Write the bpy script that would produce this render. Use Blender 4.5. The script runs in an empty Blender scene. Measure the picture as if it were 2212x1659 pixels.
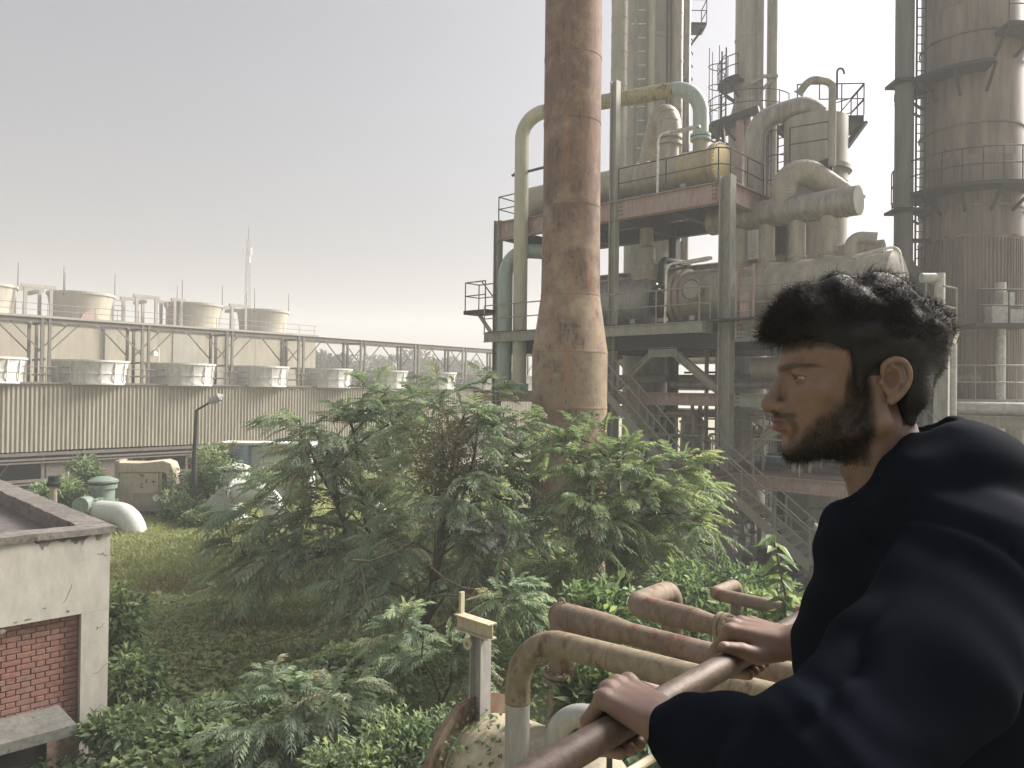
import bpy, bmesh, math, random
import numpy as np
from mathutils import Vector, Matrix

random.seed(7)
rng = np.random.default_rng(7)
scene = bpy.context.scene
R_ = math.radians

# ------------------------------------------------------------------ camera
CAM_H = 5.7
FPX = 770.0
cam_data = bpy.data.cameras.new('camera')
cam_data.sensor_width = 36.0
cam_data.lens = FPX / 1024 * 36.0
cam_data.clip_start = 0.05
cam_data.clip_end = 3000
cam = bpy.data.objects.new('camera', cam_data)
scene.collection.objects.link(cam)
CAM_ROT = Matrix.Rotation(R_(90 + 0.52), 3, 'X') @ Matrix.Rotation(R_(0.7), 3, 'Z')
cam.matrix_world = Matrix.Translation((0, 0, CAM_H)) @ CAM_ROT.to_4x4()
scene.camera = cam

# ------------------------------------------------------------------ sky, sun, exposure
SUN_EL, SUN_AZ = 38.0, 62.0
world = bpy.data.worlds.new('World')
scene.world = world
world.use_nodes = True
wn = world.node_tree
wn.nodes.clear()
sky = wn.nodes.new('ShaderNodeTexSky')
sky.sky_type = 'NISHITA'
sky.sun_disc = False
sky.sun_elevation = R_(SUN_EL)
sky.sun_rotation = R_(SUN_AZ)
sky.air_density = 1.3
sky.dust_density = 8.0
sky.ozone_density = 1.0
hsv = wn.nodes.new('ShaderNodeHueSaturation')
hsv.inputs['Saturation'].default_value = 0.2
bgd = wn.nodes.new('ShaderNodeBackground')
bgd.inputs['Strength'].default_value = 0.063
wout = wn.nodes.new('ShaderNodeOutputWorld')
wn.links.new(sky.outputs[0], hsv.inputs['Color'])
tint_ = wn.nodes.new('ShaderNodeMix'); tint_.data_type = 'RGBA'; tint_.blend_type = 'MULTIPLY'
tint_.inputs[0].default_value = 1.0; tint_.inputs[7].default_value = (0.98, 0.975, 1.04, 1)
wn.links.new(hsv.outputs[0], tint_.inputs[6]); wn.links.new(tint_.outputs[2], bgd.inputs['Color'])
wn.links.new(bgd.outputs[0], wout.inputs['Surface'])

sun_data = bpy.data.lights.new('sun', 'SUN')
sun_data.energy = 4.7
sun_data.angle = R_(28)
sun_data.color = (1.0, 0.93, 0.83)
sun = bpy.data.objects.new('sun', sun_data)
scene.collection.objects.link(sun)
sd = Vector((math.sin(R_(SUN_AZ)) * math.cos(R_(SUN_EL)), math.cos(R_(SUN_AZ)) * math.cos(R_(SUN_EL)), math.sin(R_(SUN_EL))))
sun.rotation_euler = sd.to_track_quat('Z', 'Y').to_euler()
sun.location = sd * 60

vs = scene.view_settings
vs.view_transform = 'Standard'
vs.look = 'None'
vs.exposure = 1.1
vs.gamma = 1.0
vs.use_curve_mapping = False
scene.cycles.max_bounces = 6
scene.cycles.diffuse_bounces = 3
scene.cycles.glossy_bounces = 2
scene.cycles.transmission_bounces = 3
scene.cycles.volume_bounces = 1
scene.cycles.transparent_max_bounces = 6
scene.cycles.caustics_reflective = False
scene.cycles.caustics_refractive = False
scene.cycles.use_denoising = True
HAZE = 0.0023

# ------------------------------------------------------------------ helpers
C = scene.collection
K = 1024 / 2212.0                       # layout notes were taken at 2212 px width

def ray(x, y):
    v = CAM_ROT @ Vector(((x * K - 512) / FPX, (384 - y * K) / FPX, -1))
    return v
EYE = Vector((0, 0, CAM_H))
def pd(x, y, depth):
    v = ray(x, y)
    return EYE + v * (depth / v.y)
def gz(x, y, z=0.0):
    v = ray(x, y)
    return EYE + v * ((z - CAM_H) / v.z)
def plane(x, y, p0, n):
    v = ray(x, y)
    return EYE + v * ((Vector(p0) - EYE).dot(n) / v.dot(n))

# the plant grid: E1 runs right and nearer, E2 right and away
E1 = Vector((0.743, -0.669, 0)); E2 = Vector((0.669, 0.743, 0)); UP = Vector((0, 0, 1))
FO = Vector((6.8, 24.5, 0))
def F(a, b, z):
    return FO + E1 * a + E2 * b + UP * z
def fb(x, y, b):
    return plane(x, y, FO + E2 * b, E2)
def fa(x, y, a):
    return plane(x, y, FO + E1 * a, E1)
def ab(p):
    d = Vector(p) - FO
    return d.dot(E1), d.dot(E2), p[2]

class MB:
    def __init__(self):
        self.v = []; self.f = []
    def add(self, vs, fs):
        o = len(self.v)
        self.v += [tuple(p) for p in vs]
        self.f += [tuple(i + o for i in f) for f in fs]
        return self
    def box(self, c, sx, sy, sz, ax=None):
        c = Vector(c)
        X, Y, Z = ax if ax else (Vector((1, 0, 0)), Vector((0, 1, 0)), UP)
        vs = [c + X * (sx / 2 * i) + Y * (sy / 2 * j) + Z * (sz / 2 * k) for i in (-1, 1) for j in (-1, 1) for k in (-1, 1)]
        return self.add(vs, [(0, 1, 3, 2), (4, 6, 7, 5), (0, 4, 5, 1), (2, 3, 7, 6), (0, 2, 6, 4), (1, 5, 7, 3)])
    def bar(self, p, q, w, h=None, up=UP):
        p, q = Vector(p), Vector(q)
        h = h or w
        d = (q - p); L = d.length; d.normalize()
        if abs(d.dot(up)) > 0.98: up = E1
        s = d.cross(up).normalized(); t = s.cross(d)
        return self.box((p + q) / 2, L, w, h, (d, s, t))
    def ibeam(self, p, q, w, h, up=UP, t=0.03):
        p, q = Vector(p), Vector(q)
        d = (q - p).normalized()
        if abs(d.dot(up)) > 0.98: up = E1
        s = d.cross(up).normalized(); u = s.cross(d)
        L = (q - p).length; m = (p + q) / 2
        self.box(m + u * (h / 2 - t / 2), L, w, t, (d, s, u))
        self.box(m - u * (h / 2 - t / 2), L, w, t, (d, s, u))
        self.box(m, L, t, h - 2 * t, (d, s, u))
        return self
    def tube(self, pts, r, n=14, caps=True):
        pts = [Vector(p) for p in pts]
        rs = r if isinstance(r, (list, tuple)) else [r] * len(pts)
        m = len(pts)
        tan = []
        for i in range(m):
            a = pts[max(i - 1, 0)]; b = pts[min(i + 1, m - 1)]
            t = (b - a)
            tan.append(t.normalized() if t.length > 1e-9 else (tan[-1] if tan else UP))
        ref = UP if abs(tan[0].dot(UP)) < 0.95 else Vector((1, 0, 0))
        nrm = (ref - tan[0] * ref.dot(tan[0])).normalized()
        vs = []; fs = []
        for i in range(m):
            nrm = (nrm - tan[i] * nrm.dot(tan[i])).normalized()
            bn = tan[i].cross(nrm)
            for k in range(n):
                a = 2 * math.pi * k / n
                vs.append(pts[i] + (nrm * math.cos(a) + bn * math.sin(a)) * rs[i])
        for i in range(m - 1):
            for k in range(n):
                k2 = (k + 1) % n
                fs.append((i * n + k, i * n + k2, (i + 1) * n + k2, (i + 1) * n + k))
        if caps:
            fs.append(tuple(range(n))[::-1]); fs.append(tuple((m - 1) * n + k for k in range(n)))
        return self.add(vs, fs)
    def cyl(self, p, q, r0, r1=None, n=20, caps=True):
        return self.tube([p, q], [r0, r0 if r1 is None else r1], n, caps)
    def lathe(self, prof, o, axis=UP, n=32, cap0=True, cap1=True):
        """prof: list of (radius, height) along axis from o"""
        o = Vector(o); axis = Vector(axis).normalized()
        ref = Vector((1, 0, 0)) if abs(axis.dot(UP)) > 0.9 else UP
        X = (ref - axis * ref.dot(axis)).normalized(); Y = axis.cross(X)
        vs = []; fs = []
        for r, h in prof:
            for k in range(n):
                a = 2 * math.pi * k / n
                vs.append(o + axis * h + (X * math.cos(a) + Y * math.sin(a)) * r)
        for i in range(len(prof) - 1):
            for k in range(n):
                k2 = (k + 1) % n
                fs.append((i * n + k, i * n + k2, (i + 1) * n + k2, (i + 1) * n + k))
        if cap0: fs.append(tuple(range(n))[::-1])
        if cap1: fs.append(tuple((len(prof) - 1) * n + k for k in range(n)))
        return self.add(vs, fs)
    def prism(self, poly, z0, z1):
        n = len(poly)
        vs = [Vector((p[0], p[1], z0)) for p in poly] + [Vector((p[0], p[1], z1)) for p in poly]
        fs = [tuple(range(n))[::-1], tuple(range(n, 2 * n))] + [(i, (i + 1) % n, n + (i + 1) % n, n + i) for i in range(n)]
        return self.add(vs, fs)

def mesh_from(name, v, f, mat, off=Vector((0, 0, 0)), smooth=True, angle=35):
    me = bpy.data.meshes.new(name)
    me.from_pydata([(p[0] - off[0], p[1] - off[1], p[2] - off[2]) for p in v], [], f)
    if smooth:
        me.shade_smooth()
        me.set_sharp_from_angle(angle=R_(angle))
    if mat: me.materials.append(mat)
    return me

def tagit(o, label=None, cat=None, group=None, kind=None):
    if label: o['label'] = label
    if cat: o['category'] = cat
    if group: o['group'] = group
    if kind: o['kind'] = kind
    return o

class Thing:
    def __init__(self, name, label, cat, loc=(0, 0, 0), group=None):
        o = bpy.data.objects.new(name, None)
        o.empty_display_size = 0.2
        C.objects.link(o)
        o.location = loc
        self.o = o; self.loc = Vector(loc)
        tagit(o, label, cat, group)
    def part(self, name, mb, mat, parent=None, label=None, smooth=True, angle=35, kind=None):
        me = mesh_from(name, mb.v, mb.f, mat, self.loc, smooth, angle)
        ob = bpy.data.objects.new(name, me)
        C.objects.link(ob)
        ob.parent = parent or self.o
        if label: ob['label'] = label
        if kind: ob['kind'] = kind
        return ob

def single(name, mb, mat, label, cat, group=None, kind=None, smooth=True, angle=35, loc=None):
    loc = Vector(loc) if loc is not None else Vector(mb.v[0])
    me = mesh_from(name, mb.v, mb.f, mat, loc, smooth, angle)
    ob = bpy.data.objects.new(name, me)
    ob.location = loc
    C.objects.link(ob)
    return tagit(ob, label, cat, group, kind)

def struct(name, mb, mat, kind='structure', smooth=True, parent=None):
    me = mesh_from(name, mb.v, mb.f, mat, (0, 0, 0), smooth)
    ob = bpy.data.objects.new(name, me)
    C.objects.link(ob)
    if parent: ob.parent = parent
    else: ob['kind'] = kind
    return ob

def np_mesh(name, verts, faces, mat, attrs=None, smooth=False):
    """verts (N,3), faces (M,k) with one k"""
    me = bpy.data.meshes.new(name)
    verts = np.asarray(verts, np.float32); faces = np.asarray(faces, np.int32)
    n, (m, k) = len(verts), faces.shape
    me.vertices.add(n); me.vertices.foreach_set('co', verts.ravel())
    me.loops.add(m * k); me.loops.foreach_set('vertex_index', faces.ravel())
    me.polygons.add(m)
    me.polygons.foreach_set('loop_start', np.arange(m, dtype=np.int32) * k)
    me.polygons.foreach_set('loop_total', np.full(m, k, np.int32))
    if smooth: me.polygons.foreach_set('use_smooth', np.ones(m, bool))
    for nm, arr in (attrs or {}).items():
        a = me.attributes.new(nm, 'FLOAT', 'POINT'); a.data.foreach_set('value', np.asarray(arr, np.float32))
    me.update(calc_edges=True)
    if mat: me.materials.append(mat)
    return me

def bend(pts, rad, seg=7):
    """polyline with rounded corners"""
    pts = [Vector(p) for p in pts]
    rads = rad if isinstance(rad, (list, tuple)) else [rad] * len(pts)
    out = [pts[0]]
    for i in range(1, len(pts) - 1):
        a, b, c = pts[i - 1], pts[i], pts[i + 1]
        d1 = (a - b).normalized(); d2 = (c - b).normalized()
        ang = d1.angle(d2)
        if ang > 3.1: out.append(b); continue
        L = rads[i] / math.tan(ang / 2)
        L = min(L, (a - b).length * 0.49 if i > 1 else (a - b).length * 0.98, (c - b).length * 0.49 if i < len(pts) - 2 else (c - b).length * 0.98)
        r = L * math.tan(ang / 2)
        cen = b + (d1 + d2).normalized() * (r / math.sin(ang / 2))
        p0 = b + d1 * L; p1 = b + d2 * L
        v0 = (p0 - cen).normalized(); v1 = (p1 - cen).normalized()
        for k in range(seg + 1):
            out.append(cen + v0.slerp(v1, k / seg) * r)
    out.append(pts[-1])
    return out

# ------------------------------------------------------------------ materials
def new_mat(name):
    m = bpy.data.materials.new(name); m.use_nodes = True
    nt = m.node_tree
    b = nt.nodes['Principled BSDF']
    return m, nt, b
def nd(nt, typ, **kw):
    n = nt.nodes.new(typ)
    for k, v in kw.items(): setattr(n, k, v)
    return n
def noise(nt, vec, scale, detail=5, rough=0.55, dist=0.0):
    n = nd(nt, 'ShaderNodeTexNoise')
    n.inputs['Scale'].default_value = scale; n.inputs['Detail'].default_value = detail
    n.inputs['Roughness'].default_value = rough; n.inputs['Distortion'].default_value = dist
    if vec is not None: nt.links.new(vec, n.inputs['Vector'])
    return n.outputs['Fac']
def ramp(nt, fac, stops):
    r = nd(nt, 'ShaderNodeValToRGB')
    el = r.color_ramp.elements
    while len(el) < len(stops): el.new(0.5)
    for e, (p, c) in zip(el, stops):
        e.position = p; e.color = (*c, 1) if len(c) == 3 else c
    nt.links.new(fac, r.inputs['Fac'])
    return r.outputs['Color']
def mix(nt, fac, a, b, blend='MIX'):
    m = nd(nt, 'ShaderNodeMix', data_type='RGBA', blend_type=blend)
    for sock, val in ((m.inputs[0], fac), (m.inputs[6], a), (m.inputs[7], b)):
        if isinstance(val, (int, float)): sock.default_value = val
        elif isinstance(val, tuple): sock.default_value = (*val, 1)
        else: nt.links.new(val, sock)
    return m.outputs[2]
def coords(nt, scale=(1, 1, 1), rand=True):
    tc = nd(nt, 'ShaderNodeTexCoord')
    mp = nd(nt, 'ShaderNodeMapping')
    mp.inputs['Scale'].default_value = scale
    nt.links.new(tc.outputs['Object'], mp.inputs['Vector'])
    if rand:
        oi = nd(nt, 'ShaderNodeObjectInfo')
        mu = nd(nt, 'ShaderNodeMath', operation='MULTIPLY'); mu.inputs[1].default_value = 40
        nt.links.new(oi.outputs['Random'], mu.inputs[0])
        cb = nd(nt, 'ShaderNodeCombineXYZ')
        nt.links.new(mu.outputs[0], cb.inputs[0]); nt.links.new(mu.outputs[0], cb.inputs[1])
        nt.links.new(cb.outputs[0], mp.inputs['Location'])
    return mp.outputs['Vector']
def bump(nt, b, h, strength=0.2, dist=0.02):
    bm = nd(nt, 'ShaderNodeBump'); bm.inputs['Strength'].default_value = strength; bm.inputs['Distance'].default_value = dist
    nt.links.new(h, bm.inputs['Height']); nt.links.new(bm.outputs[0], b.inputs['Normal'])
g3 = lambda x: (x, x, x)

def weathered(name, c1, c2, rust=(0.16, 0.065, 0.035), amt=0.3, scale=1.0, rough=0.6, streak=5.0, metal=0.0, dirt=0.5, soft=0.12, rust2=None):
    """painted or clad metal: two paint tones, rust blotches drawn out vertically, grime streaks"""
    m, nt, b = new_mat(name)
    v = coords(nt, (1, 1, 1))
    vs_ = coords(nt, (1, 1, 1.0 / streak))
    base = mix(nt, ramp(nt, noise(nt, v, 1.1 * scale, 4), [(0.3, g3(0)), (0.7, g3(1))]), c1, c2)
    n1 = noise(nt, vs_, 3.0 * scale, 8, 0.68, 0.3)
    lo = 0.74 - 0.42 * amt
    mask = ramp(nt, n1, [(lo, g3(0)), (min(lo + soft, 0.99), g3(1))])
    rcol = mix(nt, ramp(nt, noise(nt, v, 9 * scale, 5), [(0.35, g3(0)), (0.65, g3(1))]), rust, rust2 or tuple(c * 0.45 for c in rust))
    col = mix(nt, mask, base, rcol)
    gr = ramp(nt, noise(nt, vs_, 7 * scale, 6, 0.7), [(0.35, g3(1 - dirt * 0.75)), (0.65, g3(1.0))])
    col = mix(nt, 1.0, col, gr, 'MULTIPLY')
    nt.links.new(col, b.inputs['Base Color'])
    b.inputs['Roughness'].default_value = rough
    b.inputs['Metallic'].default_value = metal
    bump(nt, b, n1, 0.25, 0.015)
    return m

def plain(name, c, rough=0.6, metal=0.0, var=0.25, scale=6.0, spec=0.4):
    m, nt, b = new_mat(name)
    v = coords(nt)
    n = noise(nt, v, scale, 5, 0.6)
    col = mix(nt, ramp(nt, n, [(0.3, g3(0)), (0.7, g3(1))]), tuple(x * (1 - var) for x in c), tuple(min(1, x * (1 + var)) for x in c))
    nt.links.new(col, b.inputs['Base Color'])
    b.inputs['Roughness'].default_value = rough; b.inputs['Metallic'].default_value = metal
    b.inputs['Specular IOR Level'].default_value = spec
    return m

M = {}
M['stack_old'] = weathered('rusty_stack_paint', (0.33, 0.27, 0.185), (0.27, 0.215, 0.15), (0.17, 0.083, 0.06), 0.62, 0.55, 0.75, 6.0, soft=0.2, dirt=0.5, rust2=(0.10, 0.055, 0.06))
M['steel_green'] = weathered('grey_green_steel', (0.319, 0.341, 0.290), (0.392, 0.362, 0.304), (0.275, 0.145, 0.109), 0.28, 1.2, 0.65, 4.0, dirt=0.45)
M['steel_dark'] = weathered('dark_steel', (0.028, 0.031, 0.03), (0.042, 0.043, 0.04), (0.06, 0.036, 0.028), 0.25, 1.2, 0.7, 4.0, dirt=0.4)  # dark steel, its colour deepened further for the shade under the decks
M['stair'] = weathered('pale_stair_paint', (0.29, 0.28, 0.235), (0.34, 0.315, 0.265), (0.20, 0.125, 0.09), 0.28, 1.4, 0.65, 3.0, dirt=0.35)
M['steel_pink'] = weathered('faded_red_steel', (0.435, 0.275, 0.254), (0.450, 0.355, 0.319), (0.290, 0.145, 0.116), 0.3, 1.2, 0.65, 4.0, dirt=0.45)
M['clad'] = weathered('dull_cladding', (0.391, 0.361, 0.285), (0.451, 0.416, 0.332), (0.255, 0.178, 0.119), 0.18, 0.7, 0.5, 6.0, metal=0.1, dirt=0.45, soft=0.25)
M['clad_dark'] = weathered('dull_grey_cladding', (0.325, 0.312, 0.273), (0.416, 0.390, 0.338), (0.221, 0.169, 0.130), 0.2, 0.7, 0.45, 6.0, metal=0.3, dirt=0.6, soft=0.25)
M['clad_warm'] = weathered('ochre_cladding', (0.50, 0.41, 0.24), (0.46, 0.38, 0.25), (0.28, 0.17, 0.09), 0.22, 0.8, 0.5, 5.0, metal=0.1, dirt=0.4)
M['duct_dark'] = weathered('dark_grey_duct', (0.12, 0.125, 0.12), (0.15, 0.152, 0.145), (0.10, 0.07, 0.055), 0.2, 0.6, 0.6, 8.0, dirt=0.4)
M['drum'] = weathered('dull_silver_drum', (0.36, 0.35, 0.32), (0.43, 0.415, 0.375), (0.22, 0.17, 0.13), 0.2, 0.7, 0.42, 6.0, metal=0.2, dirt=0.5, soft=0.25)
M['yellow_end'] = weathered('yellow_end_paint', (0.62, 0.50, 0.22), (0.55, 0.43, 0.2), (0.33, 0.17, 0.07), 0.25, 1.2, 0.6, 3.0, dirt=0.3)
M['tower'] = weathered('grey_tower_shell', (0.351, 0.345, 0.293), (0.442, 0.423, 0.351), (0.260, 0.208, 0.156), 0.2, 0.4, 0.55, 9.0, metal=0.1, dirt=0.5, soft=0.25)
M['tower_rust'] = weathered('brown_rusted_shell', (0.185, 0.15, 0.118), (0.26, 0.215, 0.17), (0.11, 0.066, 0.047), 0.55, 0.45, 0.5, 10.0, metal=0.15, dirt=0.75, soft=0.2)
M['pipe_pale'] = weathered('pale_green_pipe', (0.460, 0.460, 0.345), (0.540, 0.517, 0.391), (0.345, 0.172, 0.075), 0.22, 0.9, 0.5, 6.0, dirt=0.35)
M['pipe_blue'] = weathered('blue_green_pipe', (0.33, 0.41, 0.385), (0.38, 0.445, 0.41), (0.22, 0.14, 0.09), 0.06, 0.9, 0.5, 6.0, dirt=0.3)
M['pipe_moss'] = weathered('mossy_yellow_pipe', (0.40, 0.37, 0.22), (0.36, 0.29, 0.14), (0.14, 0.09, 0.05), 0.5, 1.6, 0.65, 1.5, dirt=0.4)
M['pipe_rust'] = weathered('brown_rust_pipe', (0.18, 0.128, 0.09), (0.26, 0.20, 0.14), (0.115, 0.048, 0.027), 0.52, 2.2, 0.75, 2.0, dirt=0.5, rust2=(0.21, 0.08, 0.033), soft=0.12)
M['pipe_tan'] = weathered('tan_rust_pipe', (0.235, 0.19, 0.12), (0.285, 0.225, 0.145), (0.15, 0.075, 0.04), 0.46, 2.0, 0.75, 1.8, dirt=0.5, soft=0.13)
M['pipe_grey'] = weathered('grey_painted_pipe', (0.36, 0.355, 0.34), (0.42, 0.41, 0.385), (0.24, 0.16, 0.10), 0.12, 2.2, 0.6, 3.0, dirt=0.35)
M['vessel_cream'] = weathered('cream_vessel', (0.56, 0.50, 0.36), (0.50, 0.43, 0.30), (0.28, 0.17, 0.09), 0.16, 1.6, 0.55, 2.5, dirt=0.45)
M['rail_rust'] = weathered('handrail_rust', (0.115, 0.08, 0.06), (0.15, 0.105, 0.08), (0.22, 0.12, 0.075), 0.25, 9.0, 0.55, 1.0, metal=0.15, dirt=0.55)
M['white_pipe'] = weathered('white_pipe_paint', (0.561, 0.586, 0.535), (0.612, 0.620, 0.578), (0.221, 0.170, 0.111), 0.06, 1.5, 0.5, 4.0, dirt=0.25)
M['green_valve'] = weathered('green_valve_paint', (0.19, 0.26, 0.21), (0.24, 0.31, 0.25), (0.16, 0.12, 0.09), 0.15, 2.0, 0.5, 3.0, dirt=0.4)
M['siding'] = weathered('corrugated_siding_paint', (0.426, 0.396, 0.330), (0.475, 0.442, 0.367), (0.269, 0.228, 0.172), 0.18, 0.6, 0.7, 12.0, dirt=0.4, soft=0.3)
M['louvre'] = weathered('grey_brown_timber', (0.17, 0.15, 0.13), (0.22, 0.195, 0.17), (0.10, 0.075, 0.06), 0.2, 1.5, 0.8, 1.0, dirt=0.5)
M['inner_dark'] = plain('shaded_interior', (0.045, 0.05, 0.065), 0.9, var=0.35, scale=1.2)  # shade inside the cooling tower, put into the colour
M['fan_white'] = weathered('white_fan_ring', (0.571, 0.571, 0.542), (0.648, 0.637, 0.600), (0.304, 0.276, 0.238), 0.16, 0.9, 0.6, 6.0, dirt=0.35, soft=0.3)
M['gantry'] = weathered('grey_gantry_steel', (0.20, 0.185, 0.165), (0.25, 0.23, 0.20), (0.15, 0.10, 0.075), 0.25, 1.2, 0.7, 4.0, dirt=0.3)
M['concrete_far'] = weathered('yellowed_concrete', (0.379, 0.345, 0.278), (0.405, 0.358, 0.285), (0.238, 0.204, 0.165), 0.2, 0.22, 0.85, 5.0, dirt=0.35, soft=0.35)
M['concrete_grey'] = weathered('grey_concrete', (0.34, 0.32, 0.28), (0.40, 0.375, 0.33), (0.23, 0.2, 0.17), 0.22, 0.4, 0.85, 5.0, dirt=0.3, soft=0.3)
M['plaster'] = weathered('stained_plaster', (0.50, 0.475, 0.425), (0.56, 0.525, 0.465), (0.34, 0.305, 0.255), 0.22, 0.8, 0.85, 2.5, dirt=0.3, soft=0.3)
M['coping'] = weathered('black_mould_coping', (0.21, 0.185, 0.165), (0.29, 0.265, 0.235), (0.085, 0.075, 0.07), 0.42, 2.2, 0.9, 1.0, dirt=0.6)
M['roofing'] = weathered('dirty_flat_roof', (0.17, 0.155, 0.15), (0.23, 0.19, 0.175), (0.09, 0.08, 0.085), 0.4, 1.1, 0.85, 1.0, dirt=0.5, soft=0.3)
M['canopy'] = weathered('mouldy_canopy_concrete', (0.16, 0.16, 0.145), (0.23, 0.225, 0.20), (0.075, 0.075, 0.07), 0.42, 2.0, 0.9, 1.0, dirt=0.5)
M['mortar'] = plain('pink_mortar', (0.36, 0.245, 0.20), 0.95, var=0.3, scale=14)
M['black_void'] = plain('unlit_room', (0.012, 0.011, 0.01), 0.95)  # dark of the doorway, put into the colour of its room and door
M['box_cream'] = weathered('cream_sheet_metal', (0.468, 0.404, 0.293), (0.510, 0.451, 0.340), (0.204, 0.153, 0.111), 0.12, 1.5, 0.6, 4.0, dirt=0.35)
M['box_grey'] = weathered('grey_brown_sheet_metal', (0.33, 0.29, 0.25), (0.38, 0.33, 0.28), (0.2, 0.15, 0.12), 0.15, 1.5, 0.6, 4.0, dirt=0.35)
M['blue_panel'] = weathered('pale_blue_panel', (0.30, 0.40, 0.52), (0.35, 0.45, 0.56), (0.3, 0.28, 0.26), 0.08, 1.0, 0.6, 4.0, dirt=0.2)
M['lamp_grey'] = plain('galvanised_grey', (0.42, 0.42, 0.40), 0.5, 0.3)
M['lamp_white'] = plain('white_fitting', (0.72, 0.72, 0.68), 0.5)
M['bark'] = plain('dark_bark', (0.07, 0.055, 0.042), 0.9, var=0.5, scale=20)
M['twig'] = plain('green_brown_twig', (0.12, 0.105, 0.06), 0.85, var=0.4, scale=20)
M['rust_floor'] = weathered('rusty_floor_plate', (0.19, 0.13, 0.10), (0.24, 0.17, 0.13), (0.12, 0.06, 0.04), 0.4, 2.0, 0.85, 1.0, dirt=0.5)
M['blue_drum'] = plain('blue_motor_paint', (0.05, 0.10, 0.20), 0.5)

# the stack: tan paint, banded mauve-brown rust fields, fine dark vertical flaking
m, nt, b = new_mat('rusty_stack_paint')
v = coords(nt, rand=False); vz = coords(nt, (1, 1, 0.22), rand=False); vfine = coords(nt, (1, 1, 0.12), rand=False)
sx_ = nd(nt, 'ShaderNodeSeparateXYZ'); nt.links.new(v, sx_.inputs[0])
tone = mix(nt, ramp(nt, noise(nt, vz, 1.6, 4), [(0.35, g3(0)), (0.65, g3(1))]), (0.39, 0.305, 0.21), (0.295, 0.235, 0.168))
zn = nd(nt, 'ShaderNodeMapRange'); zn.inputs['From Min'].default_value = 4.5; zn.inputs['From Max'].default_value = 10.0
zn.inputs['To Min'].default_value = 0.0; zn.inputs['To Max'].default_value = 0.17
nt.links.new(sx_.outputs['Z'], zn.inputs['Value'])
nA = noise(nt, v, 1.5, 8, 0.72, 0.15)
ad = nd(nt, 'ShaderNodeMath', operation='ADD'); nt.links.new(nA, ad.inputs[0]); nt.links.new(zn.outputs[0], ad.inputs[1])
field = ramp(nt, ad.outputs[0], [(0.46, g3(0)), (0.68, g3(1))])
rustc = mix(nt, ramp(nt, noise(nt, vz, 5, 6, 0.7), [(0.35, g3(0)), (0.65, g3(1))]), (0.13, 0.08, 0.062), (0.20, 0.125, 0.09))
col = mix(nt, field, tone, rustc)
nB = noise(nt, vfine, 22, 8, 0.7)
ad2 = nd(nt, 'ShaderNodeMath', operation='MULTIPLY'); nt.links.new(nB, ad2.inputs[0]); nt.links.new(nA, ad2.inputs[1])
flake = ramp(nt, ad2.outputs[0], [(0.285, g3(0)), (0.36, g3(0.85))])
col = mix(nt, flake, col, (0.075, 0.042, 0.032))
nC = noise(nt, vfine, 5, 5, 0.6)
col = mix(nt, ramp(nt, nC, [(0.52, g3(0)), (0.72, g3(0.75))]), col, (0.34, 0.16, 0.075))
nt.links.new(col, b.inputs['Base Color']); b.inputs['Roughness'].default_value = 0.75
bump(nt, b, nB, 0.3, 0.01)
M['stack'] = m
mb_, nt, b = new_mat('red_brick')
oi = nd(nt, 'ShaderNodeObjectInfo')
v = coords(nt)
n1 = noise(nt, v, 16, 6, 0.65)
base = ramp(nt, oi.outputs['Random'], [(0.0, (0.20, 0.075, 0.055)), (0.45, (0.26, 0.105, 0.078)), (0.8, (0.22, 0.12, 0.095)), (1.0, (0.17, 0.085, 0.07))])
col = mix(nt, ramp(nt, n1, [(0.35, g3(0)), (0.75, g3(1))]), base, (0.30, 0.19, 0.155))
nt.links.new(col, b.inputs['Base Color']); b.inputs['Roughness'].default_value = 0.95
bump(nt, b, n1, 0.3, 0.01)
M['brick'] = mb_

def leaf_mat(name, dark, mid, light, dry=None, trans=0.35):
    m, nt, b = new_mat(name)
    at = nd(nt, 'ShaderNodeAttribute', attribute_name='tint')
    stops = [(0.0, dark), (0.5, mid), (0.93, light)]
    if dry: stops.append((1.0, dry))
    col = ramp(nt, at.outputs['Fac'], stops)
    nt.links.new(col, b.inputs['Base Color'])
    b.inputs['Roughness'].default_value = 0.5
    b.inputs['Specular IOR Level'].default_value = 0.35
    tr = nd(nt, 'ShaderNodeBsdfTranslucent')
    br = mix(nt, 1.0, col, (1.1, 1.15, 0.8), 'MULTIPLY')
    nt.links.new(br, tr.inputs['Color'])
    ms = nd(nt, 'ShaderNodeMixShader'); ms.inputs[0].default_value = trans
    nt.links.new(b.outputs[0], ms.inputs[1]); nt.links.new(tr.outputs[0], ms.inputs[2])
    nt.links.new(ms.outputs[0], nt.nodes['Material Output'].inputs['Surface'])
    return m
M['leaf_tree'] = leaf_mat('feathery_leaf', (0.139, 0.192, 0.146), (0.279, 0.356, 0.257), (0.436, 0.514, 0.348), (0.555, 0.436, 0.339), 0.45)
M['leaf_tree2'] = leaf_mat('feathery_leaf_bright', (0.105, 0.154, 0.096), (0.209, 0.278, 0.165), (0.352, 0.427, 0.232), (0.428, 0.428, 0.255), 0.45)
M['leaf_weed'] = leaf_mat('weed_leaf', (0.057, 0.111, 0.059), (0.151, 0.216, 0.110), (0.301, 0.373, 0.184), (0.393, 0.407, 0.220), 0.42)
M['leaf_dry'] = leaf_mat('dry_weed', (0.16, 0.145, 0.085), (0.26, 0.23, 0.135), (0.34, 0.30, 0.18), (0.40, 0.31, 0.2), 0.4)
M['grass'] = leaf_mat('grass_blade', (0.19, 0.225, 0.105), (0.30, 0.335, 0.155), (0.40, 0.415, 0.21), (0.44, 0.39, 0.23), 0.42)
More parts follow.
